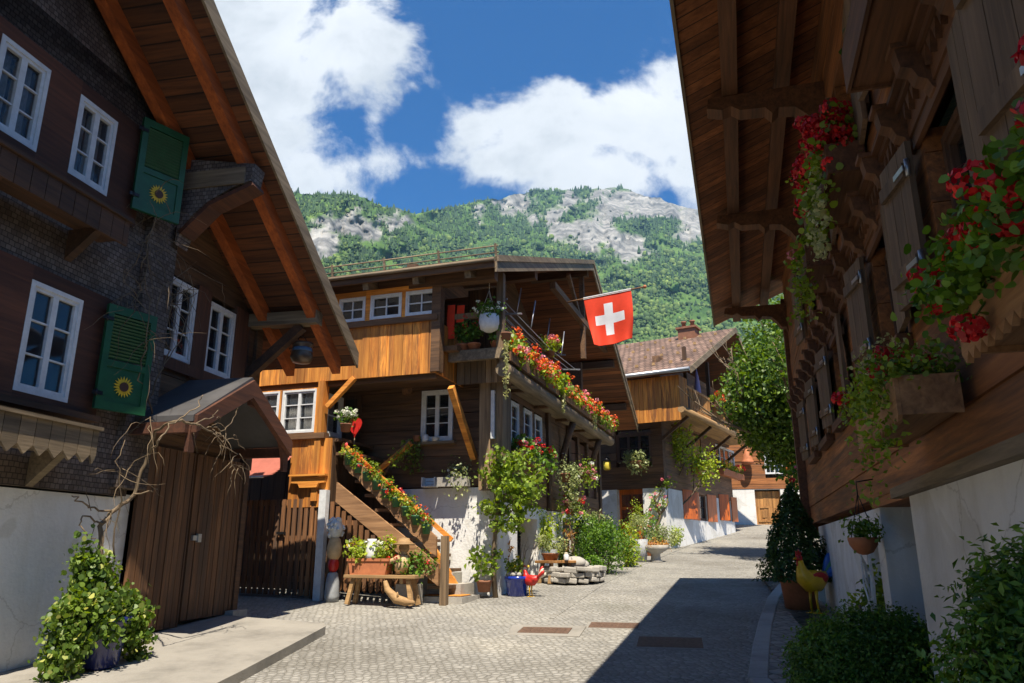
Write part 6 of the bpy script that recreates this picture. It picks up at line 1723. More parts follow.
shrub_thing('tall_plant', 'tall feathery grey-green plant against the far end of the orange chalet', 'plant', 597, 566, 40, 60, M['grey_leaf'], 1500, .08, 16, aspect=.3)
shrub_thing('dark_bush', 'dark leafy bush in the shade behind the feathery plant', 'bush', 584, 568, 26, 58, M['dark_leaf'], 900, .09, 17)
shrub_thing('ornamental_grass', 'tuft of dry orange grass rising behind the low bench', 'grass clump', 573, 572, 16, 58, M['dry_leaf'], 190, .16, 18, aspect=.12)
shrub_thing('bush', 'low olive bush in front of the white wall of the tile-roofed chalet', 'bush', 665, 549, 40, 24, M['grey_leaf'], 1300, .07, 19)
shrub_thing('young_cypress', 'small pointed lime-green cypress beside the orange door', 'cypress', 637, 549, 15, 46, M['bright_leaf'], 700, .06, 20, parts=None)
potted('tall zinc tub with a round silvery bush before the orange door', 641, 562, 8, 22, 'grey_pot', 'grey_leaf', 28, 26, 700, .06, 21, rim=False)
potted('grey bucket pot of leaves tucked beside the yellow-green bush', 630, 566, 6, 18, 'grey_pot', 'lime_leaf', 14, 14, 120, .06, 22, rim=False)
potted('brick-red pot of mixed flowers right of the zinc tub', 652, 556, 6, 13, 'terracotta', 'geranium', 22, 30, 260, .07, 23, 0, ('fl_orange', 'fl_pink'), 8)
p, k = spot(656, 562)
t = stand('stone_planter', 'low round stone bowl on a foot planted with heather', 'planter', p); b = MB(); b.lathe([(.2, 0), (.13, .06), (.12, .2), (.3, .3), (.34, .42), (.3, .42), (.28, .36)], 20); b.build('bowl', M['stone'], t); foliage('foliage', M['dry_leaf'], t, [((0, 0, .45), (.32, .3, .14), 350)], .05, 24, .05, .2)

# --- young tree by the tile-roofed chalet and the climber on its pillar
p, k = spot(680, 546)
t = stand('young_tree', 'young open-branched tree against the white side of the tile-roofed chalet', 'tree', p)
b = MB(); tips = []; rr_ = random.Random(3)
tk = [Vector((0, 0, -.05)), Vector((-.04, 0, .6)), Vector((-.1, 0, 1.2)), Vector((-.14, -.05, 1.8))]
b.tube(tk, [.07, .06, .05, .045], 8); b.tube([(.15, .05, -.05), (.1, .03, .6), (-.02, 0, 1.3)], [.045, .04, .03], 7)
for d in ((-.5, -.2, .9), (.4, -.3, 1), (0, -.4, 1.2), (-.8, -.1, .5), (.7, -.2, .6), (.1, -.5, 1.5), (.2, .1, 1.3)): grow(b, tk[3] if d[2] > .7 else tk[2], Vector(d).normalized(), 1.15, .035, 2, rr_, tips)
b.build('trunk', M['bark'], t)
rng = np.random.default_rng(4); T = np.array([tuple(q) for q in tips]); T = np.repeat(T, 34, 0) + rng.normal(0, .2, (len(T) * 34, 3))
V_, F_ = leaf_quads(T, unit(rng.normal(0, 1, T.shape) + np.array([0, 0, .4])), .12, rng); np_mesh('crown', V_, F_, M['bright_leaf'], t)
p, k = spot(655, 549)
t = stand('climbing_rose', 'gnarled pink climbing rose trained on the white pillar beside the orange door', 'climber', p)
b = MB(); 
def rl(u, v): return at_depth(u, v, p.y) - p
b.tube([(0, 0, 0), rl(656, 530), rl(660, 515), rl(655, 500), rl(662, 490)], [.06, .06, .05, .04, .02], 8); b.tube([rl(660, 515), rl(667, 505), rl(668, 488)], [.04, .03, .01], 7); b.build('stem', M['bark'], t)
foliage('foliage', M['lime_leaf'], t, [(tuple(rl(656, 502)), (.28, .25, .3), 160), (tuple(rl(664, 485)), (.25, .2, .25), 130), (tuple(rl(648, 515)), (.2, .2, .15), 80)], .1, 30)
blooms('blossoms', [M['fl_pink']], t, [tuple(rl(u, v) + Vector((0, -.2, 0))) for u, v in ((650, 498), (654, 494), (658, 505), (661, 480), (664, 497), (650, 510), (668, 478))], .06, 18, .045, 3)

# --- big tree behind the right-hand chalet
p = Vector((9.3, 21.5, gz(0, 21.5)))
t = stand('street_tree', 'large leafy tree rising behind the chestnut log chalet', 'tree', p)
b = MB(); tips = []; rr_ = random.Random(21)
b.tube([(0, 0, -.2), (.05, 0, 1), (-.05, .05, 2.2)], [.26, .2, .17], 12)
for d in ((-.9, -.4, .7), (.5, -.6, 1), (-.3, -.5, 1.3), (-1, .3, .9), (.8, .4, 1.1), (0, .5, 1.4), (-.6, -.8, .3), (-.9, 0, .35), (-.2, -.9, .8), (.3, -.8, .4)): grow(b, Vector((-.05, .05, 2.1)), Vector(d).normalized(), 2.4, .1, 3, rr_, tips, gr=.12)
b.build('trunk', M['bark'], t)
rng = np.random.default_rng(8); T = np.array([tuple(q) for q in tips]); print('tips', len(T), T.min(0), T.max(0))
m_ = max(6, int(22000 / len(T))); T = np.repeat(T, m_, 0) + rng.normal(0, .34, (len(T) * m_, 3)); T = T[T[:, 2] > 1.4]; T = T[T[:, 0] > -3.0 + .25 * np.abs(T[:, 2] - 3.8)]
Bp, _ = blob_points([((-1.1, 0, 3.5), (1.6, 1.5, 1.2), 11000), ((-.2, -.3, 4.6), (2.0, 1.6, 1.3), 11000), ((-1.9, -.2, 4.5), (1.3, 1.1, 1.0), 5200), ((.5, 0, 2.3), (1.4, 1.4, 1.0), 7000), ((.6, 0, 5.4), (1.5, 1.3, .9), 4500), ((.5, .1, 1.4), (1.1, 1.1, .7), 3500), ((-2.2, 0, 3.6), (.8, .9, .7), 2000)], rng, .2, .3)
T = np.concatenate([T, Bp]); T = T[(T[:, 2] > 3.9) | (T[:, 0] > -1.35 - .9 * (T[:, 2] - 2.0))]; V_, F_ = leaf_quads(T, unit(rng.normal(0, .7, T.shape) + np.array([0, 0, .5])), .135, rng); np_mesh('crown', V_, F_, M['tree_leaf'], t)

# --- right-hand pavement
def cone_foliage(name, mat, parent, h, r, n, size, seed, z0=.05):
    rng = np.random.default_rng(seed); z = rng.beta(1.1, 1.7, n); a = rng.uniform(0, 2 * np.pi, n); lob = 1 + .16 * np.sin(a * 5 + z * 9) + .1 * np.sin(a * 9 - z * 17)
    rr = r * (1 - z) ** .75 * lob * rng.uniform(.55, 1.05, n) ** .5
    P = np.stack([rr * np.cos(a), rr * np.sin(a), z0 + z * h], -1); Nn = unit(np.stack([np.cos(a), np.sin(a), np.full(n, .9)], -1))
    V, F = leaf_quads(P, Nn, size, rng, aspect=.45, jitter=.35); return np_mesh(name, V, F, mat, parent)
p, k = spot(804, 611, .09); p = p + Vector((.05, .25, 0))
t = stand('potted_cypress', 'dark bushy cypress in a terracotta pot behind the yellow rooster', 'potted plant', p)
pot(t, .26, .2, .44, 'terracotta'); cone_foliage('foliage', M['dark_leaf'], t, 1.35, .5, 9000, .06, 5, .38)
p = on_ground(806, 585, .09) + Vector((.2, .3, 0))
t = stand('rose_bush', 'lanky climbing rose with red and white blooms at the corner of the chestnut chalet', 'rose', p)
b = MB(); rn = random.Random(31)
for i in range(7): q = at_depth(rn.uniform(790, 822), rn.uniform(470, 515), p.y) - p; b.tube([(rn.uniform(-.1, .1), 0, 0), (q.x * .4, .02, q.z * .5), q], [.02, .014, .006], 6)
b.build('canes', M['bark'], t)
bl = []
for u, v, ru, rv, n in ((808, 490, 20, 18, 520), (795, 478, 12, 10, 180), (812, 520, 16, 20, 320), (800, 505, 12, 14, 200), (818, 480, 10, 12, 150)): q = at_depth(u, v, p.y) - p; kk = mpp(p); bl.append((tuple(q), (ru * kk, .3, rv * kk), n))
foliage('foliage', M['geranium'], t, bl, .09, 33, .06, .2)
blooms('blossoms', [M['fl_red'], M['fl_white'], M['fl_pink']], t, [tuple(at_depth(u, v, p.y - .3) - p) for u, v in ((813, 474), (818, 477), (798, 468), (803, 472), (810, 480), (792, 480), (822, 483), (806, 495))], .065, 22, .05, 6)
p = Vector((2.55, 5.75, gz(0, 5.75) + .09))
t = stand('boxwood', 'low rounded boxwood shrub at the edge of the pavement', 'shrub', p)
foliage('foliage', M['box_leaf'], t, [((0, 0, .34), (.54, .46, .4), 30000), ((-.28, -.05, .3), (.32, .38, .34), 11000), ((.28, .0, .36), (.32, .38, .36), 11000)], .025, 40, .03, .6)
b = MB(); 
for a in range(7): b.tube([(0, 0, 0), (.2 * math.cos(a), .2 * math.sin(a), .2), (.36 * math.cos(a), .33 * math.sin(a), .42)], [.02, .013, .005], 6)
b.build('stems', M['bark'], t)
p = Vector((1.86, 3.05, gz(0, 3.05)))
t = stand('thuja', 'bushy green thuja with flat sprays in the near corner by the plaster wall', 'conifer', p)
foliage('foliage', M['fir_leaf'], t, [((-.02, 0, .45), (.36, .36, .5), 11000), ((.08, -.02, .92), (.3, .3, .34), 8000), ((.16, .02, 1.22), (.2, .2, .2), 3000), ((-.26, .05, .5), (.22, .22, .34), 4000), ((.3, .15, .9), (.15, .15, .4), 2000)], .042, 41, .05, .5, aspect=.4, jitter=.35)
b = MB(); b.tube([(0, 0, -.02), (.05, 0, .6), (.15, 0, 1.25)], [.04, .03, .01], 8)
for a in range(8): b.tube([(.04, 0, .2 + .1 * a), (.04 + .22 * math.cos(a * 2.3), .22 * math.sin(a * 2.3), .35 + .1 * a)], [.015, .005], 5)
b.build('trunk', M['bark'], t)
# wall niche plant, hanging basket, blue dish on an iron stand
q = RS(863, 540, .16)
t = thing('hanging_basket', 'clay bowl of ferny green hanging on chains from the chestnut chalet', 'hanging basket', Rf, (q.x, .16, q.z - .02))
b = MB(); b.lathe([(.02, -.1), (.07, -.08), (.11, -.02), (.12, .02), (.12, .04), (.11, .04)], 20); b.build('bowl', M['terracotta'], t)
foliage('foliage', M['geranium'], t, [((0, 0, .1), (.15, .14, .1), 420)], .04, 50, .04, .2)
b = MB()
for a in (0, 2.1, 4.2): b.tube([(.11 * math.cos(a), .11 * math.sin(a), .04), (0, 0, .4)], .004, 5)
b.tube([(0, 0, .4), (0, 0, .5), (0, -.14, .52)], .006, 6); b.build('chain', M['black_iron'], t)
q = Vector((nch.x - .06, -.12, .981))
t = thing('niche_plant', 'green trailing plant standing in the small opening of the plaster wall', 'potted plant', Rf, q)
pot(t, .09, .07, .14, 'terracotta_dark'); foliage('foliage', M['lime_leaf'], t, [((0, .05, .25), (.26, .14, .16), 240), ((.05, .15, .1), (.2, .1, .14), 120)], .075, 51)
q = RS(862, 600, .25)
t = thing('iron_stand', 'black iron scroll stand holding a pale blue dish against the plaster wall', 'stand', Rf, (q.x, .3, rg(q.x, .3) + .09))
b = MB()
for s in (-1, 1): b.tube([(s * .18, .0, 0), (s * .1, -.03, .35), (s * .16, -.06, .6), (s * .26, -.06, .66)], .012, 7)
b.tube([(-.14, 0, .2), (.14, 0, .2)], .01, 6); b.tube([(0, .15, 0), (0, -.02, .4)], .01, 6); b.build('frame', M['black_iron'], t)
b = MB(); n = 24
b.tube([(0, .02, .3), (0, .05, .31), (0, .07, .315)], [.06, .15, .17], n); b.build('dish', M['pale_blue'], t)
t = thing('driftwood', 'bleached upright branch leaning on the plaster wall beside the iron stand', 'driftwood', Rf, (q.x + .5, .14, rg(q.x + .5, .1) + .09))
b = MB(); rn = random.Random(6); b.tube([(0, 0, 0), (.04, -.03, .4), (-.02, -.05, .8), (.03, -.06, 1.1)], [.035, .03, .02, .006], 8)
for i in range(7): z = .3 + i * .1; b.tube([(0, -.03, z), (rn.uniform(-.2, .2), .02, z + .18), (rn.uniform(-.25, .25), .0, z + .3)], [.014, .008, .003], 5)
b.build('branch', M['white_paint'], t)

# --- drain covers
for (u, v, w, d, lab) in ((545, 631, .62, .42, 'rusty drain cover set in a pale concrete square in the sun'), (614, 626, .62, .42, 'rusty rectangular drain cover half in shadow at the edge of the sunlit setts'), (670, 643, .72, .62, 'rusty rectangular drain cover wholly in the shaded part of the street')):
    p = on_ground(u, v); t = stand('drain_cover', lab, 'drain cover', p + Vector((0, 0, .006)), R_(-12), 'drain covers in the street'); sl = SLOPE
    b = MB(); n = 5
    def pl(x0, x1, y0, y1, z0, z1, m=0): b.hexa([(x, y, z + sl * y) for z in (z0, z1) for x, y in ((x0, y0), (x1, y0), (x1, y1), (x0, y1))], m)
    pl(-w / 2, w / 2, -d / 2, d / 2, -.02, .006)
    for i in range(n):
        for j in range(4): pl(-w / 2 + .05 + (w - .1) * i / n + .01, -w / 2 + .05 + (w - .1) * (i + 1) / n - .01, -d / 2 + .05 + (d - .1) * j / 4 + .008, -d / 2 + .05 + (d - .1) * (j + 1) / 4 - .008, .006, .009)
    b.build('plate', M['rust'], t)
    b = MB(); e = .04 if lab.find('concrete') < 0 else .16
    for x0, x1, y0, y1 in ((-w / 2 - e, w / 2 + e, -d / 2 - e, -d / 2 - .006), (-w / 2 - e, w / 2 + e, d / 2 + .006, d / 2 + e), (-w / 2 - e, -w / 2 - .006, -d / 2 - .005, d / 2 + .005), (w / 2 + .006, w / 2 + e, -d / 2 - .005, d / 2 + .005)): pl(x0, x1, y0, y1, -.02, .004)
    b.build('rim', M['concrete'], t)
# gutter line of flat stones
gl = [on_ground(u, v) for u, v in ((551, 619), (603, 584), (640, 566), (690, 545), (740, 533))]
b = MB()
for q0, q1 in zip(gl[:-1], gl[1:]):
    n = max(1, int((q1 - q0).length / .4))
    for i in range(n): a = q0.lerp(q1, (i + .03) / n) + Vector((0, 0, -.012)); c = q0.lerp(q1, (i + .97) / n) + Vector((0, 0, -.012)); b.beam(a, c, .07, .045)
o = b.build('gutter', M['cobble'], None); tag(o, kind='structure')
# ------------------------------------------------------------------ window boxes, gallery flowers, flag
def flower_box(label, fr, x0, x1, y, z0, z1, dep, out, mats, boxmat, seed, cols=('fl_red',), nf=40, leafn=700, lsize=.07, h=.25, group=None, scallop=False, trail=.0, frad=.05, petal=.03, ax='x', ends=True, npet=22, shape='kite'):
    """Plank box along x at depth y (growing out by dep), plants above."""
    if ax == 'x': t = thing('flower_box', label, 'flower box', fr, ((x0 + x1) / 2, y, z0), group)
    else: t = thing('flower_box', label, 'flower box', fr, (y, (x0 + x1) / 2, z0), group, turn=R_(90))
    if ax == 'y': out = -out
    ln = x1 - x0; hh = z1 - z0; o_ = out * dep
    b = MB()
    if scallop:
        n = max(4, int(ln / .07)); poly = [(-ln / 2, o_, hh), (-ln / 2, o_, 0)]
        for i in range(n): poly += [(-ln / 2 + ln * (i + .5) / n, o_, -.035), (-ln / 2 + ln * (i + 1) / n, o_, 0)]
        poly += [(ln / 2, o_, hh)]; b.prism(poly, (0, -out * .02, 0))
    else: b.box(-ln / 2, ln / 2, o_ - out * .02, o_, 0, hh)
    b.box(-ln / 2, -ln / 2 + .02, 0, o_ - out * .021, 0, hh); b.box(ln / 2 - .02, ln / 2, 0, o_ - out * .021, 0, hh); b.box(-ln / 2 + .021, ln / 2 - .021, 0, o_ - out * .021, .02, .04); b.box(-ln / 2 + .021, ln / 2 - .021, 0, out * .018, .041, hh)
    b.build('box', M[boxmat], t)
    s = MB(); s.box(-ln / 2 + .022, ln / 2 - .022, min(out * .02, o_ - out * .025), max(out * .02, o_ - out * .025), .05, hh - .03); s.build('soil', M['soil'], t)
    rn = random.Random(seed); bl = []
    m = max(3, int(ln / .22))
    for i in range(m):
        x = -ln / 2 + ln * (i + .5) / m; bl.append(((x, o_ * .55, hh + h * rn.uniform(.25, .5)), (ln / m * .75, dep * .75, h * rn.uniform(.4, .75)), leafn // m))
        if trail: bl.append(((x, o_ * 1.1, hh - trail * .3), (ln / m * .6, dep * .35, trail * rn.uniform(.3, .7)), int(leafn / m * .35)))
    foliage('foliage', M[mats], t, bl, lsize, seed, .05, .2, aspect=.95, shape=shape)
    cs = [(rn.uniform(-ln / 2, ln / 2), o_ * rn.uniform(.3, 1.35), hh + h * rn.uniform(.35, 1.2) - (trail * rn.uniform(0, .7) if rn.random() < .3 else 0)) for _ in range(nf)]
    blooms('blossoms', [M[c] for c in cols], t, cs, frad, npet, petal, seed, shape)
    return t
# right-hand chalet
q0 = RS(956, 318, .38)
nb = flower_box('near flower box of red geraniums on the chestnut chalet', Rf, 1.15, q0.x, .1, RS(972, 347, .38).z, RS(956, 298, .38).z, .28, 1, 'geranium', 'box_r', 60, ('fl_red',), 48, 4200, .027, .12, scallop=True, frad=.055, petal=.021, trail=.1, npet=90, shape='hex', group='flower boxes on the chestnut chalet')
nx, nz = (1.15 + q0.x) / 2, RS(972, 347, .38).z
heads = [RS(u, v, .44) - Vector((nx, .1, nz)) for u, v in ((1003, 184), (986, 212), (965, 237), (946, 262), (925, 283), (941, 306), (968, 328), (1018, 196), (955, 250), (1012, 222))]
blooms('flower_heads', M['fl_red'], nb, [tuple(h) for h in heads], .042, 120, .02, 91, 'hex')
b = MB()
for h in heads: b.tube([(h.x + .03, .16, .2), (h.x + .02, h.y * .7, h.z * .5 + .14), tuple(h)], .0035, 5)
b.build('flower_stalks', M['geranium'], nb)
q0 = RS(894, 385, .38); q1 = RS(858, 440, .38)
t = flower_box('second flower box on the chestnut chalet with straggling yellow-green sprays and few red blooms', Rf, q0.x, q1.x, .1, RS(866, 443, .38).z, RS(862, 412, .38).z, .28, 1, 'lime_leaf', 'box_r', 61, ('fl_red',), 7, 3000, .024, .15, scallop=True, petal=.02, npet=70, shape='hex', group='flower boxes on the chestnut chalet')
strands('shoots', M['lime_leaf'], t, [(-.5, .32, .2), (-.45, .34, .2), (-.3, .33, .2), (.1, .33, .2)], .5, 110, .034, 4)
foliage('yellow_sprays', M['pale_strand'], t, [((.0, .2, .42), (.35, .1, .2), 160)], .035, 62, .03)
flower_box('empty dark plank flower box below the upper window of the chestnut chalet', Rf, 2.75, 3.75, .12, 4.08, 4.34, .25, 1, 'dark_leaf', 'log_r_dark', 63, ('fl_red',), 0 + 1, 30, .04, .03, group='flower boxes on the chestnut chalet')
t = flower_box('upper flower box with a red and white cascade of hanging geraniums', Rf, 4.75, 5.75, .12, 4.1, 4.32, .25, 1, 'lime_leaf', 'log_r_dark', 64, ('fl_red',), 90, 900, .045, .3, trail=.5, frad=.065, petal=.026, npet=60, shape='hex', group='flower boxes on the chestnut chalet')
blooms('pale_blossoms', [M['pale_strand']], t, [(random.Random(i).uniform(-.45, .3), .3, -.25 + random.Random(i + 50).uniform(-.2, .4)) for i in range(22)], .05, 16, .035, 9)
t = flower_box('far upper box trailing only green shoots near the end of the chestnut chalet', Rf, 6.6, 7.5, .12, 4.1, 4.32, .25, 1, 'lime_leaf', 'log_r_dark', 65, ('fl_pink',), 3, 300, .06, .2, group='flower boxes on the chestnut chalet')
strands('shoots', M['lime_leaf'], t, [(x, .28, .2) for x in (-.4, -.3, -.2, 0, .2)], .6, 50, .06, 5)

# orange chalet: long gallery of geraniums
gl_ = tr1.x - tr0.x
gal = thing('gallery_flowers', 'long bank of orange and red geraniums along the side gallery of the orange chalet', 'flower box', Mf, ((tr0.x + tr1.x) / 2, GY + .1, GZ - .04))
rn = random.Random(44); bl = []; cs = []
m = 36
b = MB(); b.box(-gl_ / 2 + .1, gl_ / 2 - .05, -.16, .08, 0.0, .2); b.build('trough', M['dark_x'], gal)
for i in range(m):
    x = -gl_ / 2 + gl_ * (i + rn.uniform(.1, .9)) / m; hh = .22 * rn.uniform(.5, 1.5); bl.append(((x, -.12, .25), (gl_ / m * .9, .2, hh), 110))
    for _ in range(rn.choice((2, 6, 9, 14, 18))): cs.append((x + rn.uniform(-.15, .15), -.14 + rn.uniform(-.2, .14), .25 + hh * rn.uniform(-.5, 1.15)))
foliage('foliage', M['lime_leaf'], gal, bl, .075, 66, .05, .2, aspect=.85)
blooms('blossoms', [M['fl_orange'], M['fl_orange'], M['fl_red'], M['fl_orange'], M['fl_orange'], M['fl_pink']], gal, cs, .055, 14, .045, 67)
rx = [MY(u, 400, -.78).x for u in (504, 508, 562, 566, 593, 597)]
zz = 4.5
for i, (u, v, ln) in enumerate(((506, 340, .95), (563, 385, .55), (594, 410, .45))):
    q = MY(u, v, GY - .08)
    t = thing('trailing_plant', ('long pale-leaved trailer hanging at the near corner of the flower gallery', 'pale trailer hanging from the middle of the flower gallery', 'pale trailer hanging near the far end of the flower gallery')[i], 'trailing plant', Mf, q, 'pale trailers on the flower gallery')
    strands('foliage', M['pale_strand'], t, [(0, 0, 0), (.03, .02, 0), (-.04, 0, 0)], ln, 60, .06, i, .02, out=(-.05, -.03, 0))
    pot(t, .09, .07, .12, 'terracotta_dark', 0.0)
q = MY(550, 352, -.3)
potted('bushy pot of pink-orange geraniums on the clothes rack rail above the gallery', 0, 0, 5, 5, 'terracotta_dark', 'bright_leaf', 22, 16, 260, .07, 70, 0, ('fl_orange', 'fl_pink'), 14, q=Mf.world((q.x, q.y, q.z - .1)), frad=.05, petal=.04)
# clothes racks under the gable
for i, (x0, x1, y, z, lab) in enumerate(((.0, 4.6, -.25, 5.75, 'folding clothes rack with thin rails hung under the gable'), (.8, 5.4, .3, 6.35, 'upper wire clothes line stretched under the gable'))):
    t = thing('clothes_rack', lab, 'clothes rack', Mf, (x0, y + .1, z)); ln = x1 - x0
    b = MB()
    for k_ in range(4): b.tube([(0, -.2 + k_ * .16, .02 * k_), (ln * .5, -.2 + k_ * .16, .02 * k_ - .08), (ln, -.2 + k_ * .16, .02 * k_)], .009, 5)
    b.build('wires', M['steel'], t)
    b = MB()
    for x in (0, ln): b.beam((x, -.3, 0), (x, .4, .05), .04, .03)
    for s_, k_ in ((0, .2), (1, .1)): b.tube([(ln * (.2 + .5 * s_), -.2, .02), (ln * (.2 + .5 * s_) + .3, -.2, .65)], .012, 6)
    each(b, 'arm', M['steel'], t)
# corner balcony: geranium pots, red cloths, white hanging pot
rn = random.Random(77)
for i, (u, lab) in enumerate(((462, 'left pot of red geraniums on the corner balcony beside the red cloths'), (474, 'middle clay pot of red geraniums on the corner balcony'), (497, 'pot of leafy geraniums on the corner balcony below the white hanging pot'))):
    q = MX(u, 352, BX + .12); potted(lab, 0, 0, 7, 8, 'terracotta', 'geranium', 24, 26, 260, .07, 80 + i, 0, ('fl_red',), 6, q=Mf.world((BX + .12, q.y, 4.935)), frad=.045)
for i, (u, v, lab) in enumerate(((451.5, 318, 'long red cloth hanging at the inner side of the corner balcony'), (460.5, 316, 'short red cloth hanging next to the balcony post'))):
    q = MX(u, v - 13 + 2 * i, BX - .02); t = thing('red_cloth', lab, 'cloth', Mf, (BX - .02, q.y, q.z), group='red cloths on the corner balcony')
    b = MB(); n = 7
    for k_ in range(n): f = lambda s: .02 * math.sin(s * 5 + i); z0, z1 = -(.62 - .3 * i) * k_ / n, -(.62 - .3 * i) * (k_ + 1) / n; b.hexa([(f(z) + d, y, z) for z in (z1, z0) for d, y in ((0, -.07), (.01, -.07), (.01, .07), (0, .07))])
    b.build('cloth', M['red_cloth'], t); b = MB(); b.tube([(.005, -.08, .01), (.005, .08, .01)], .01, 6); b.build('clip_rod', M['black_iron'], t)
q = MX(489, 332, BX - .16)
t = thing('hanging_pot', 'round white pot of small white flowers hanging at the corner of the balcony', 'hanging basket', Mf, (BX - .16, q.y, q.z))
b = MB(); b.lathe([(.06, 0), (.15, .05), (.175, .16), (.17, .28), (.155, .3), (.15, .28)], 22); b.build('pot', M['white_paint'], t)
foliage('foliage', M['geranium'], t, [((0, 0, .36), (.27, .24, .13), 420)], .06, 83, .05, .2); blooms('blossoms', [M['fl_white']], t, [(rn.uniform(-.25, .25), rn.uniform(-.25, .2), rn.uniform(.34, .5)) for _ in range(26)], .03, 12, .03, 84)
b = MB()
for a in (0, 2.1, 4.2): b.tube([(.16 * math.cos(a), .16 * math.sin(a), .28), (0, 0, .75)], .004, 5)
b.tube([(0, 0, .75), (0, 0, mroof(BX - .16) - .2 - q.z)], .005, 5); b.build('cord', M['cream'], t)
# side window box and pink baskets at the far end
a0, a1 = MY(519, 460, -.3).x, MY(548, 478, -.3).x
flower_box('flower box of red geraniums under the side windows of the orange chalet', Mf, sw[2].x - .1, sw[7].x + .15, -.02, sz0 - .3, sz0 - .08, .25, -1, 'geranium', 'dark_x', 85, ('fl_red', 'fl_red', 'fl_pink'), 34, 700, .075, .24, trail=.25, frad=.055, petal=.04)
for i, (u, v, w, lab, col) in enumerate(((566, 482, 14, 'hanging pot of grey trailing leaves below the far side windows', None), (584, 480, 18, 'hanging pot of pink and purple flowers at the far end post', ('fl_pink', 'fl_white')), (570, 512, 16, 'lower hanging pot of pink flowers by the far end doorway', ('fl_pink', 'fl_red')))):
    q = MY(u, v, -.35); t = thing('hanging_pot', lab, 'hanging basket', Mf, q, 'hanging pots along the side of the orange chalet'); k = mpp(Mf.world(q))
    pot(t, .13, .09, .18, 'terracotta_dark'); foliage('foliage', M['grey_leaf' if not col else 'lime_leaf'], t, [((0, 0, .22), (w * k / 1.6, .25, .2), 260), ((0, -.1, .0), (w * k / 2, .2, .3), 160)], .07, 90 + i)
    if col: blooms('blossoms', [M[c] for c in col], t, [(rn.uniform(-.25, .25), rn.uniform(-.3, .1), rn.uniform(-.05, .4)) for _ in range(22)], .045, 14, .04, i)
    else: strands('shoots', M['grey_leaf'], t, [(x, -.15, .1) for x in (-.2, -.1, 0, .1, .2)], .7, 60, .05, 3)
    b = MB(); b.tube([(0, 0, .15), (0, 0, .6), (0, .33, .65)], .008, 5); b.build('hook', M['black_iron'], t)
# flower pots hung along the stair rail
rail_a, rail_b = MX(343, 444, F1 + .1), MX(452, 540, F1 + .1)
for i in range(9):
    q = rail_a.lerp(rail_b, .05 + .8 * (i + .5) / 9)
    lab = 'green pot of %s on the stair rail, %s' % (('red and yellow flowers', 'orange flowers', 'red flowers')[i % 3], ('the topmost', 'second from the top', 'third from the top', 'fourth from the top', 'the middle one', 'fourth from the bottom', 'third from the bottom', 'second from the bottom', 'the lowest')[i])
    t = thing('rail_pot', lab, 'flower pot', Mf, (F1 + .0, q.y, q.z - .22), group='flower pots along the stair rail')
    pot(t, .085, .06, .15, 'green_pot'); foliage('foliage', M['lime_leaf'], t, [((0, 0, .2), (.13, .14, .11), 150)], .05, 200 + i, .04, .2)
    blooms('blossoms', [M[c] for c in (('fl_red', 'fl_yellow'), ('fl_orange',), ('fl_red', 'fl_orange'))[i % 3]], t, [(rn.uniform(-.12, .1), rn.uniform(-.14, .14), rn.uniform(.18, .34)) for _ in range(5)], .035, 12, .032, i)
# sills, landing and wall tops
q = MX(344, 434, F1 - .0)
potted('white-flowered pot plant on the ledge at the head of the stairs', 0, 0, 6, 8, 'terracotta_dark', 'geranium', 22, 14, 160, .05, 210, 0, ('fl_white',), 22, q=Mf.world((F1 + .02, MX(345, 430, F1).y, bz0 - .003)), frad=.03, petal=.03)
t = thing('red_heart_sign', 'red heart-shaped ornament behind the white-flowered pot at the stair head', 'ornament', Mf, (F1 + .3, MX(355, 425, F1 + .3).y, MX(355, 428, F1 + .3).z))
b = MB(); b.prism([(0, .13 * math.sin(a) ** 3, .03 + .012 * (13 * math.cos(a) - 5 * math.cos(2 * a) - 2 * math.cos(3 * a) - math.cos(4 * a))) for a in [i * math.pi / 16 for i in range(32)]], (.02, 0, 0)); b.build('heart', M['red_paint'], t); b = MB(); b.tube([(.01, 0, -.17), (.01, 0, -.55)], .008, 6); b.build('stake', M['vine_wood'], t)
t = thing('wall_planter', 'stone trough with silvery trailing plants on top of the white wall', 'planter', Mf, (-.16, MX(455, 480, -.1).y, 2.67), turn=R_(90))
b = MB(); b.box(-.28, .28, -.09, .09, 0, .16); b.build('trough', M['stone'], t); foliage('foliage', M['grey_leaf'], t, [((-.08, 0, .22), (.24, .12, .14), 200), ((-.16, .12, .05), (.12, .06, .14), 70)], .06, 211); blooms('blossoms', [M['fl_white']], t, [(rn.uniform(-.2, .1), rn.uniform(-.1, .12), rn.uniform(.15, .32)) for _ in range(14)], .025, 10, .025, 5)
t = thing('white_box', 'small white slatted box at the left end of the white wall top', 'box', Mf, (-.14, MX(431, 482, -.1).y, 2.67), turn=R_(90))
b = MB(); b.boards('y', -.09, .02, -.13, .13, 0, .17, .055, 'h'); b.box(-.13, -.11, -.069, .09, 0, .17); b.box(.11, .13, -.069, .09, 0, .17); b.build('slats', M['white_paint'], t); b = MB(); b.box(-.109, .109, -.068, .09, .0, .02); b.build('bottom', M['cream'], t)
t = thing('sill_ivy', 'green ivy hanging from the left end of the front window sill', 'trailing plant', Mf, (-.12, w1[1] + .02, w1[2] + .02))
strands('foliage', M['ivy'], t, [(0, 0, .02), (-.02, .08, .02), (0, -.06, .02), (-.03, .18, 0)], .62, 60, .06, 6, .04); pot(t, .07, .055, .11, 'terracotta_dark', -.03)
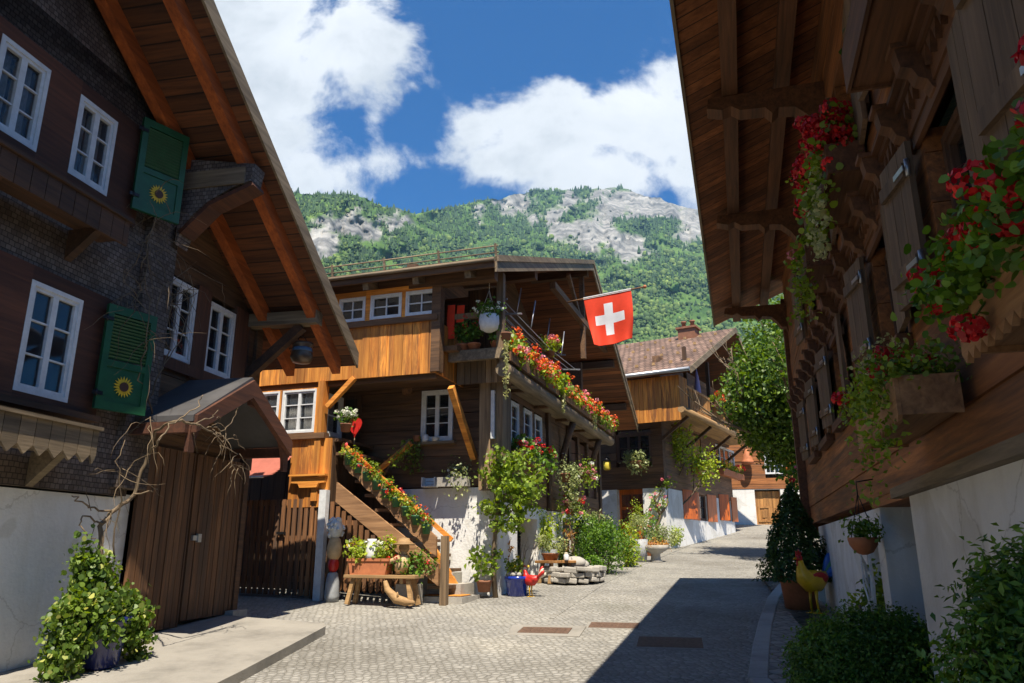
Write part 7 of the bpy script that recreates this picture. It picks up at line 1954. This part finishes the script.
for i, (yy, lab) in enumerate(((w1[1] - .12, 'white enamel cup on the left part of the front window sill'), (w1[1] - .32, 'squat cream jar on the middle of the front window sill'))):
    t = thing('sill_jar', lab, 'jar', Mf, (-.06, yy, w1[2] - .01)); b = MB(); b.lathe([(.05, 0), (.06, .03), (.055, .12 - .05 * i), (.045, .13 - .05 * i), (.04, .11 - .05 * i)], 14); b.build('jar', M['white_paint' if i == 0 else 'cream'], t)
    b = MB(); b.tube([(0, -.055, .1 - .04 * i), (0, -.1, .08 - .03 * i), (0, -.055, .04)], .008, 6); b.build('handle', M['white_paint' if i == 0 else 'cream'], t)
t = thing('climber', 'yellow-green climber winding up the slanting stair brace', 'climber', Mf, (-.55, MX(395, 458, -.55).y, MX(395, 458, -.55).z))
strands('foliage', M['lime_leaf'], t, [(0, -.22, .3), (0, -.1, .16), (0, 0, .05)], .3, 40, .06, 8, .05); b = MB(); b.tube([(0, .2, -.3), (-.03, 0, .02), (0, -.25, .3)], .01, 5); b.build('stem', M['vine_wood'], t)
# tile-roofed chalet flowers
for i, (x, lab, cols, n) in enumerate(((3.2, 'near clump of red and orange flowers on the side gallery of the tile-roofed chalet', ('fl_red', 'fl_orange'), 26), (5.0, 'middle clump of yellow and red flowers on the side gallery of the tile-roofed chalet', ('fl_yellow', 'fl_red'), 24), (6.9, 'far clump of pink-red flowers on the side gallery of the tile-roofed chalet', ('fl_red', 'fl_pink'), 20))):
    flower_box(lab, Hf, x - .7, x + .7, -1.03, zg + .62, zg + .82, .25, -1, 'lime_leaf', 'dark_x', 220 + i, cols, n, 350, .1, .35, trail=.25, frad=.08, petal=.06, group='flower boxes on the far gallery')
flower_box('box of yellow and red flowers under the white window of the tile-roofed chalet', Hf, up_[2][0] - .1, up_[2][1] + .1, -.02, uz0 - .35, uz0 - .1, .28, -1, 'lime_leaf', 'terracotta', 230, ('fl_yellow', 'fl_red'), 22, 320, .09, .3, frad=.07, petal=.055)
flower_box('orange box of pink flowers under the narrow shuttered window behind the young tree', Hf, up_[1][0] - .5, up_[1][1] + .4, -.02, uz0 - .55, uz0 - .25, .28, -1, 'lime_leaf', 'terracotta', 231, ('fl_pink',), 14, 200, .09, .3, frad=.07, petal=.055)
t = thing('hanging_fern', 'pale green fern basket hanging in front of the dark logs above the orange door', 'hanging basket', Hf, (-.45, HX(637, 464, -.45).y, HX(637, 468, -.45).z))
pot(t, .25, .15, .22, 'terracotta_dark'); foliage('foliage', M['grey_leaf'], t, [((0, 0, .3), (.4, .42, .22), 420), ((0, 0, .05), (.36, .4, .2), 160)], .1, 240); b = MB(); b.tube([(0, 0, .2), (0, 0, .9), (.45, 0, .95)], .012, 5); b.build('hook', M['black_iron'], t)
t = thing('wall_lantern', 'small yellow lantern on the dark corner between the two chalets', 'lantern', Hf, (-.25, HX(607, 466, -.25).y, HX(607, 470, -.25).z))
b = MB(); b.lathe([(.1, 0), (.13, .04), (.13, .28), (.1, .3)], 6); b.build('lamp_glass', M['fl_yellow'], t); b = MB(); b.lathe([(.16, .3), (.05, .42), (.02, .46)], 6); b.tube([(0, 0, .46), (0, 0, .55), (.25, 0, .58)], .012, 6); b.build('lamp_cap', M['black_iron'], t)

# --- flag
f0 = MY(583, 297, -1.0); 
pa_, pb_ = Mf.world(MY(574, 302, -.75)), None
fl = stand('flag', 'square red flag with white cross hanging from a pole on the orange chalet', 'flag', pa_)
Yf = pa_.y
c_tl, c_tr, c_br, c_bl = [at_depth(u, v, y) for u, v, y in ((583.5, 299, Yf - .15), (631, 289.5, Yf - .65), (634, 337, Yf - .6), (592, 346, Yf - .2))]
def fpt(s, t):
    top = c_tl.lerp(c_tr, s); bot = c_bl.lerp(c_br, s); p = top.lerp(bot, t)
    sag = .09 * math.sin(math.pi * s) * t * t
    n = Vector((.25, -.95, 0)); w = .055 * math.sin(s * 7.5 + t * 2.2) * t + .05 * math.sin(s * 3.0 - t * 4.5) * t + .03 * math.sin(s * 15 + 2 * t) * t
    return p + n * w + Vector((.0, 0, -sag * .6))
cl = MB(); NN_ = 96
idx = {}
for j in range(NN_ + 1):
    for i in range(NN_ + 1): idx[i, j] = len(cl.v); cl.v.append(tuple(fpt(i / NN_, j / NN_) - pa_))
for j in range(NN_):
    for i in range(NN_):
        s, t = (i + .5) / NN_ * 32, (j + .5) / NN_ * 32
        cross = (13 <= s <= 19 and 6 <= t <= 26) or (6 <= s <= 26 and 13 <= t <= 19)
        cl.face((idx[i, j], idx[i + 1, j], idx[i + 1, j + 1], idx[i, j + 1]), 1 if cross else 0, True)
c_o = cl.build('flag_cloth', [M['red_cloth'], M['white_cloth']], fl)
md = c_o.modifiers.new('thick', 'SOLIDIFY'); md.thickness = .004
b = MB(); e = (c_tr - c_tl) * 1.28 + c_tl - pa_; b.tube([(0, 0, 0) if False else tuple(c_tl - (c_tr - c_tl) * .35 - pa_), tuple(c_tl - pa_), tuple(e)], .018, 10); b.build('pole', M['dark_x'], fl)
b = MB(); b.ball(tuple(e), .04); b.build('finial', M['terracotta'], fl)
b = MB(); b.beam(c_tl - pa_ + Vector((.0, 0, .005)), c_tr - pa_ + Vector((0, 0, .005)), .03, .045); b.build('hoist_band', M['white_cloth'], fl)
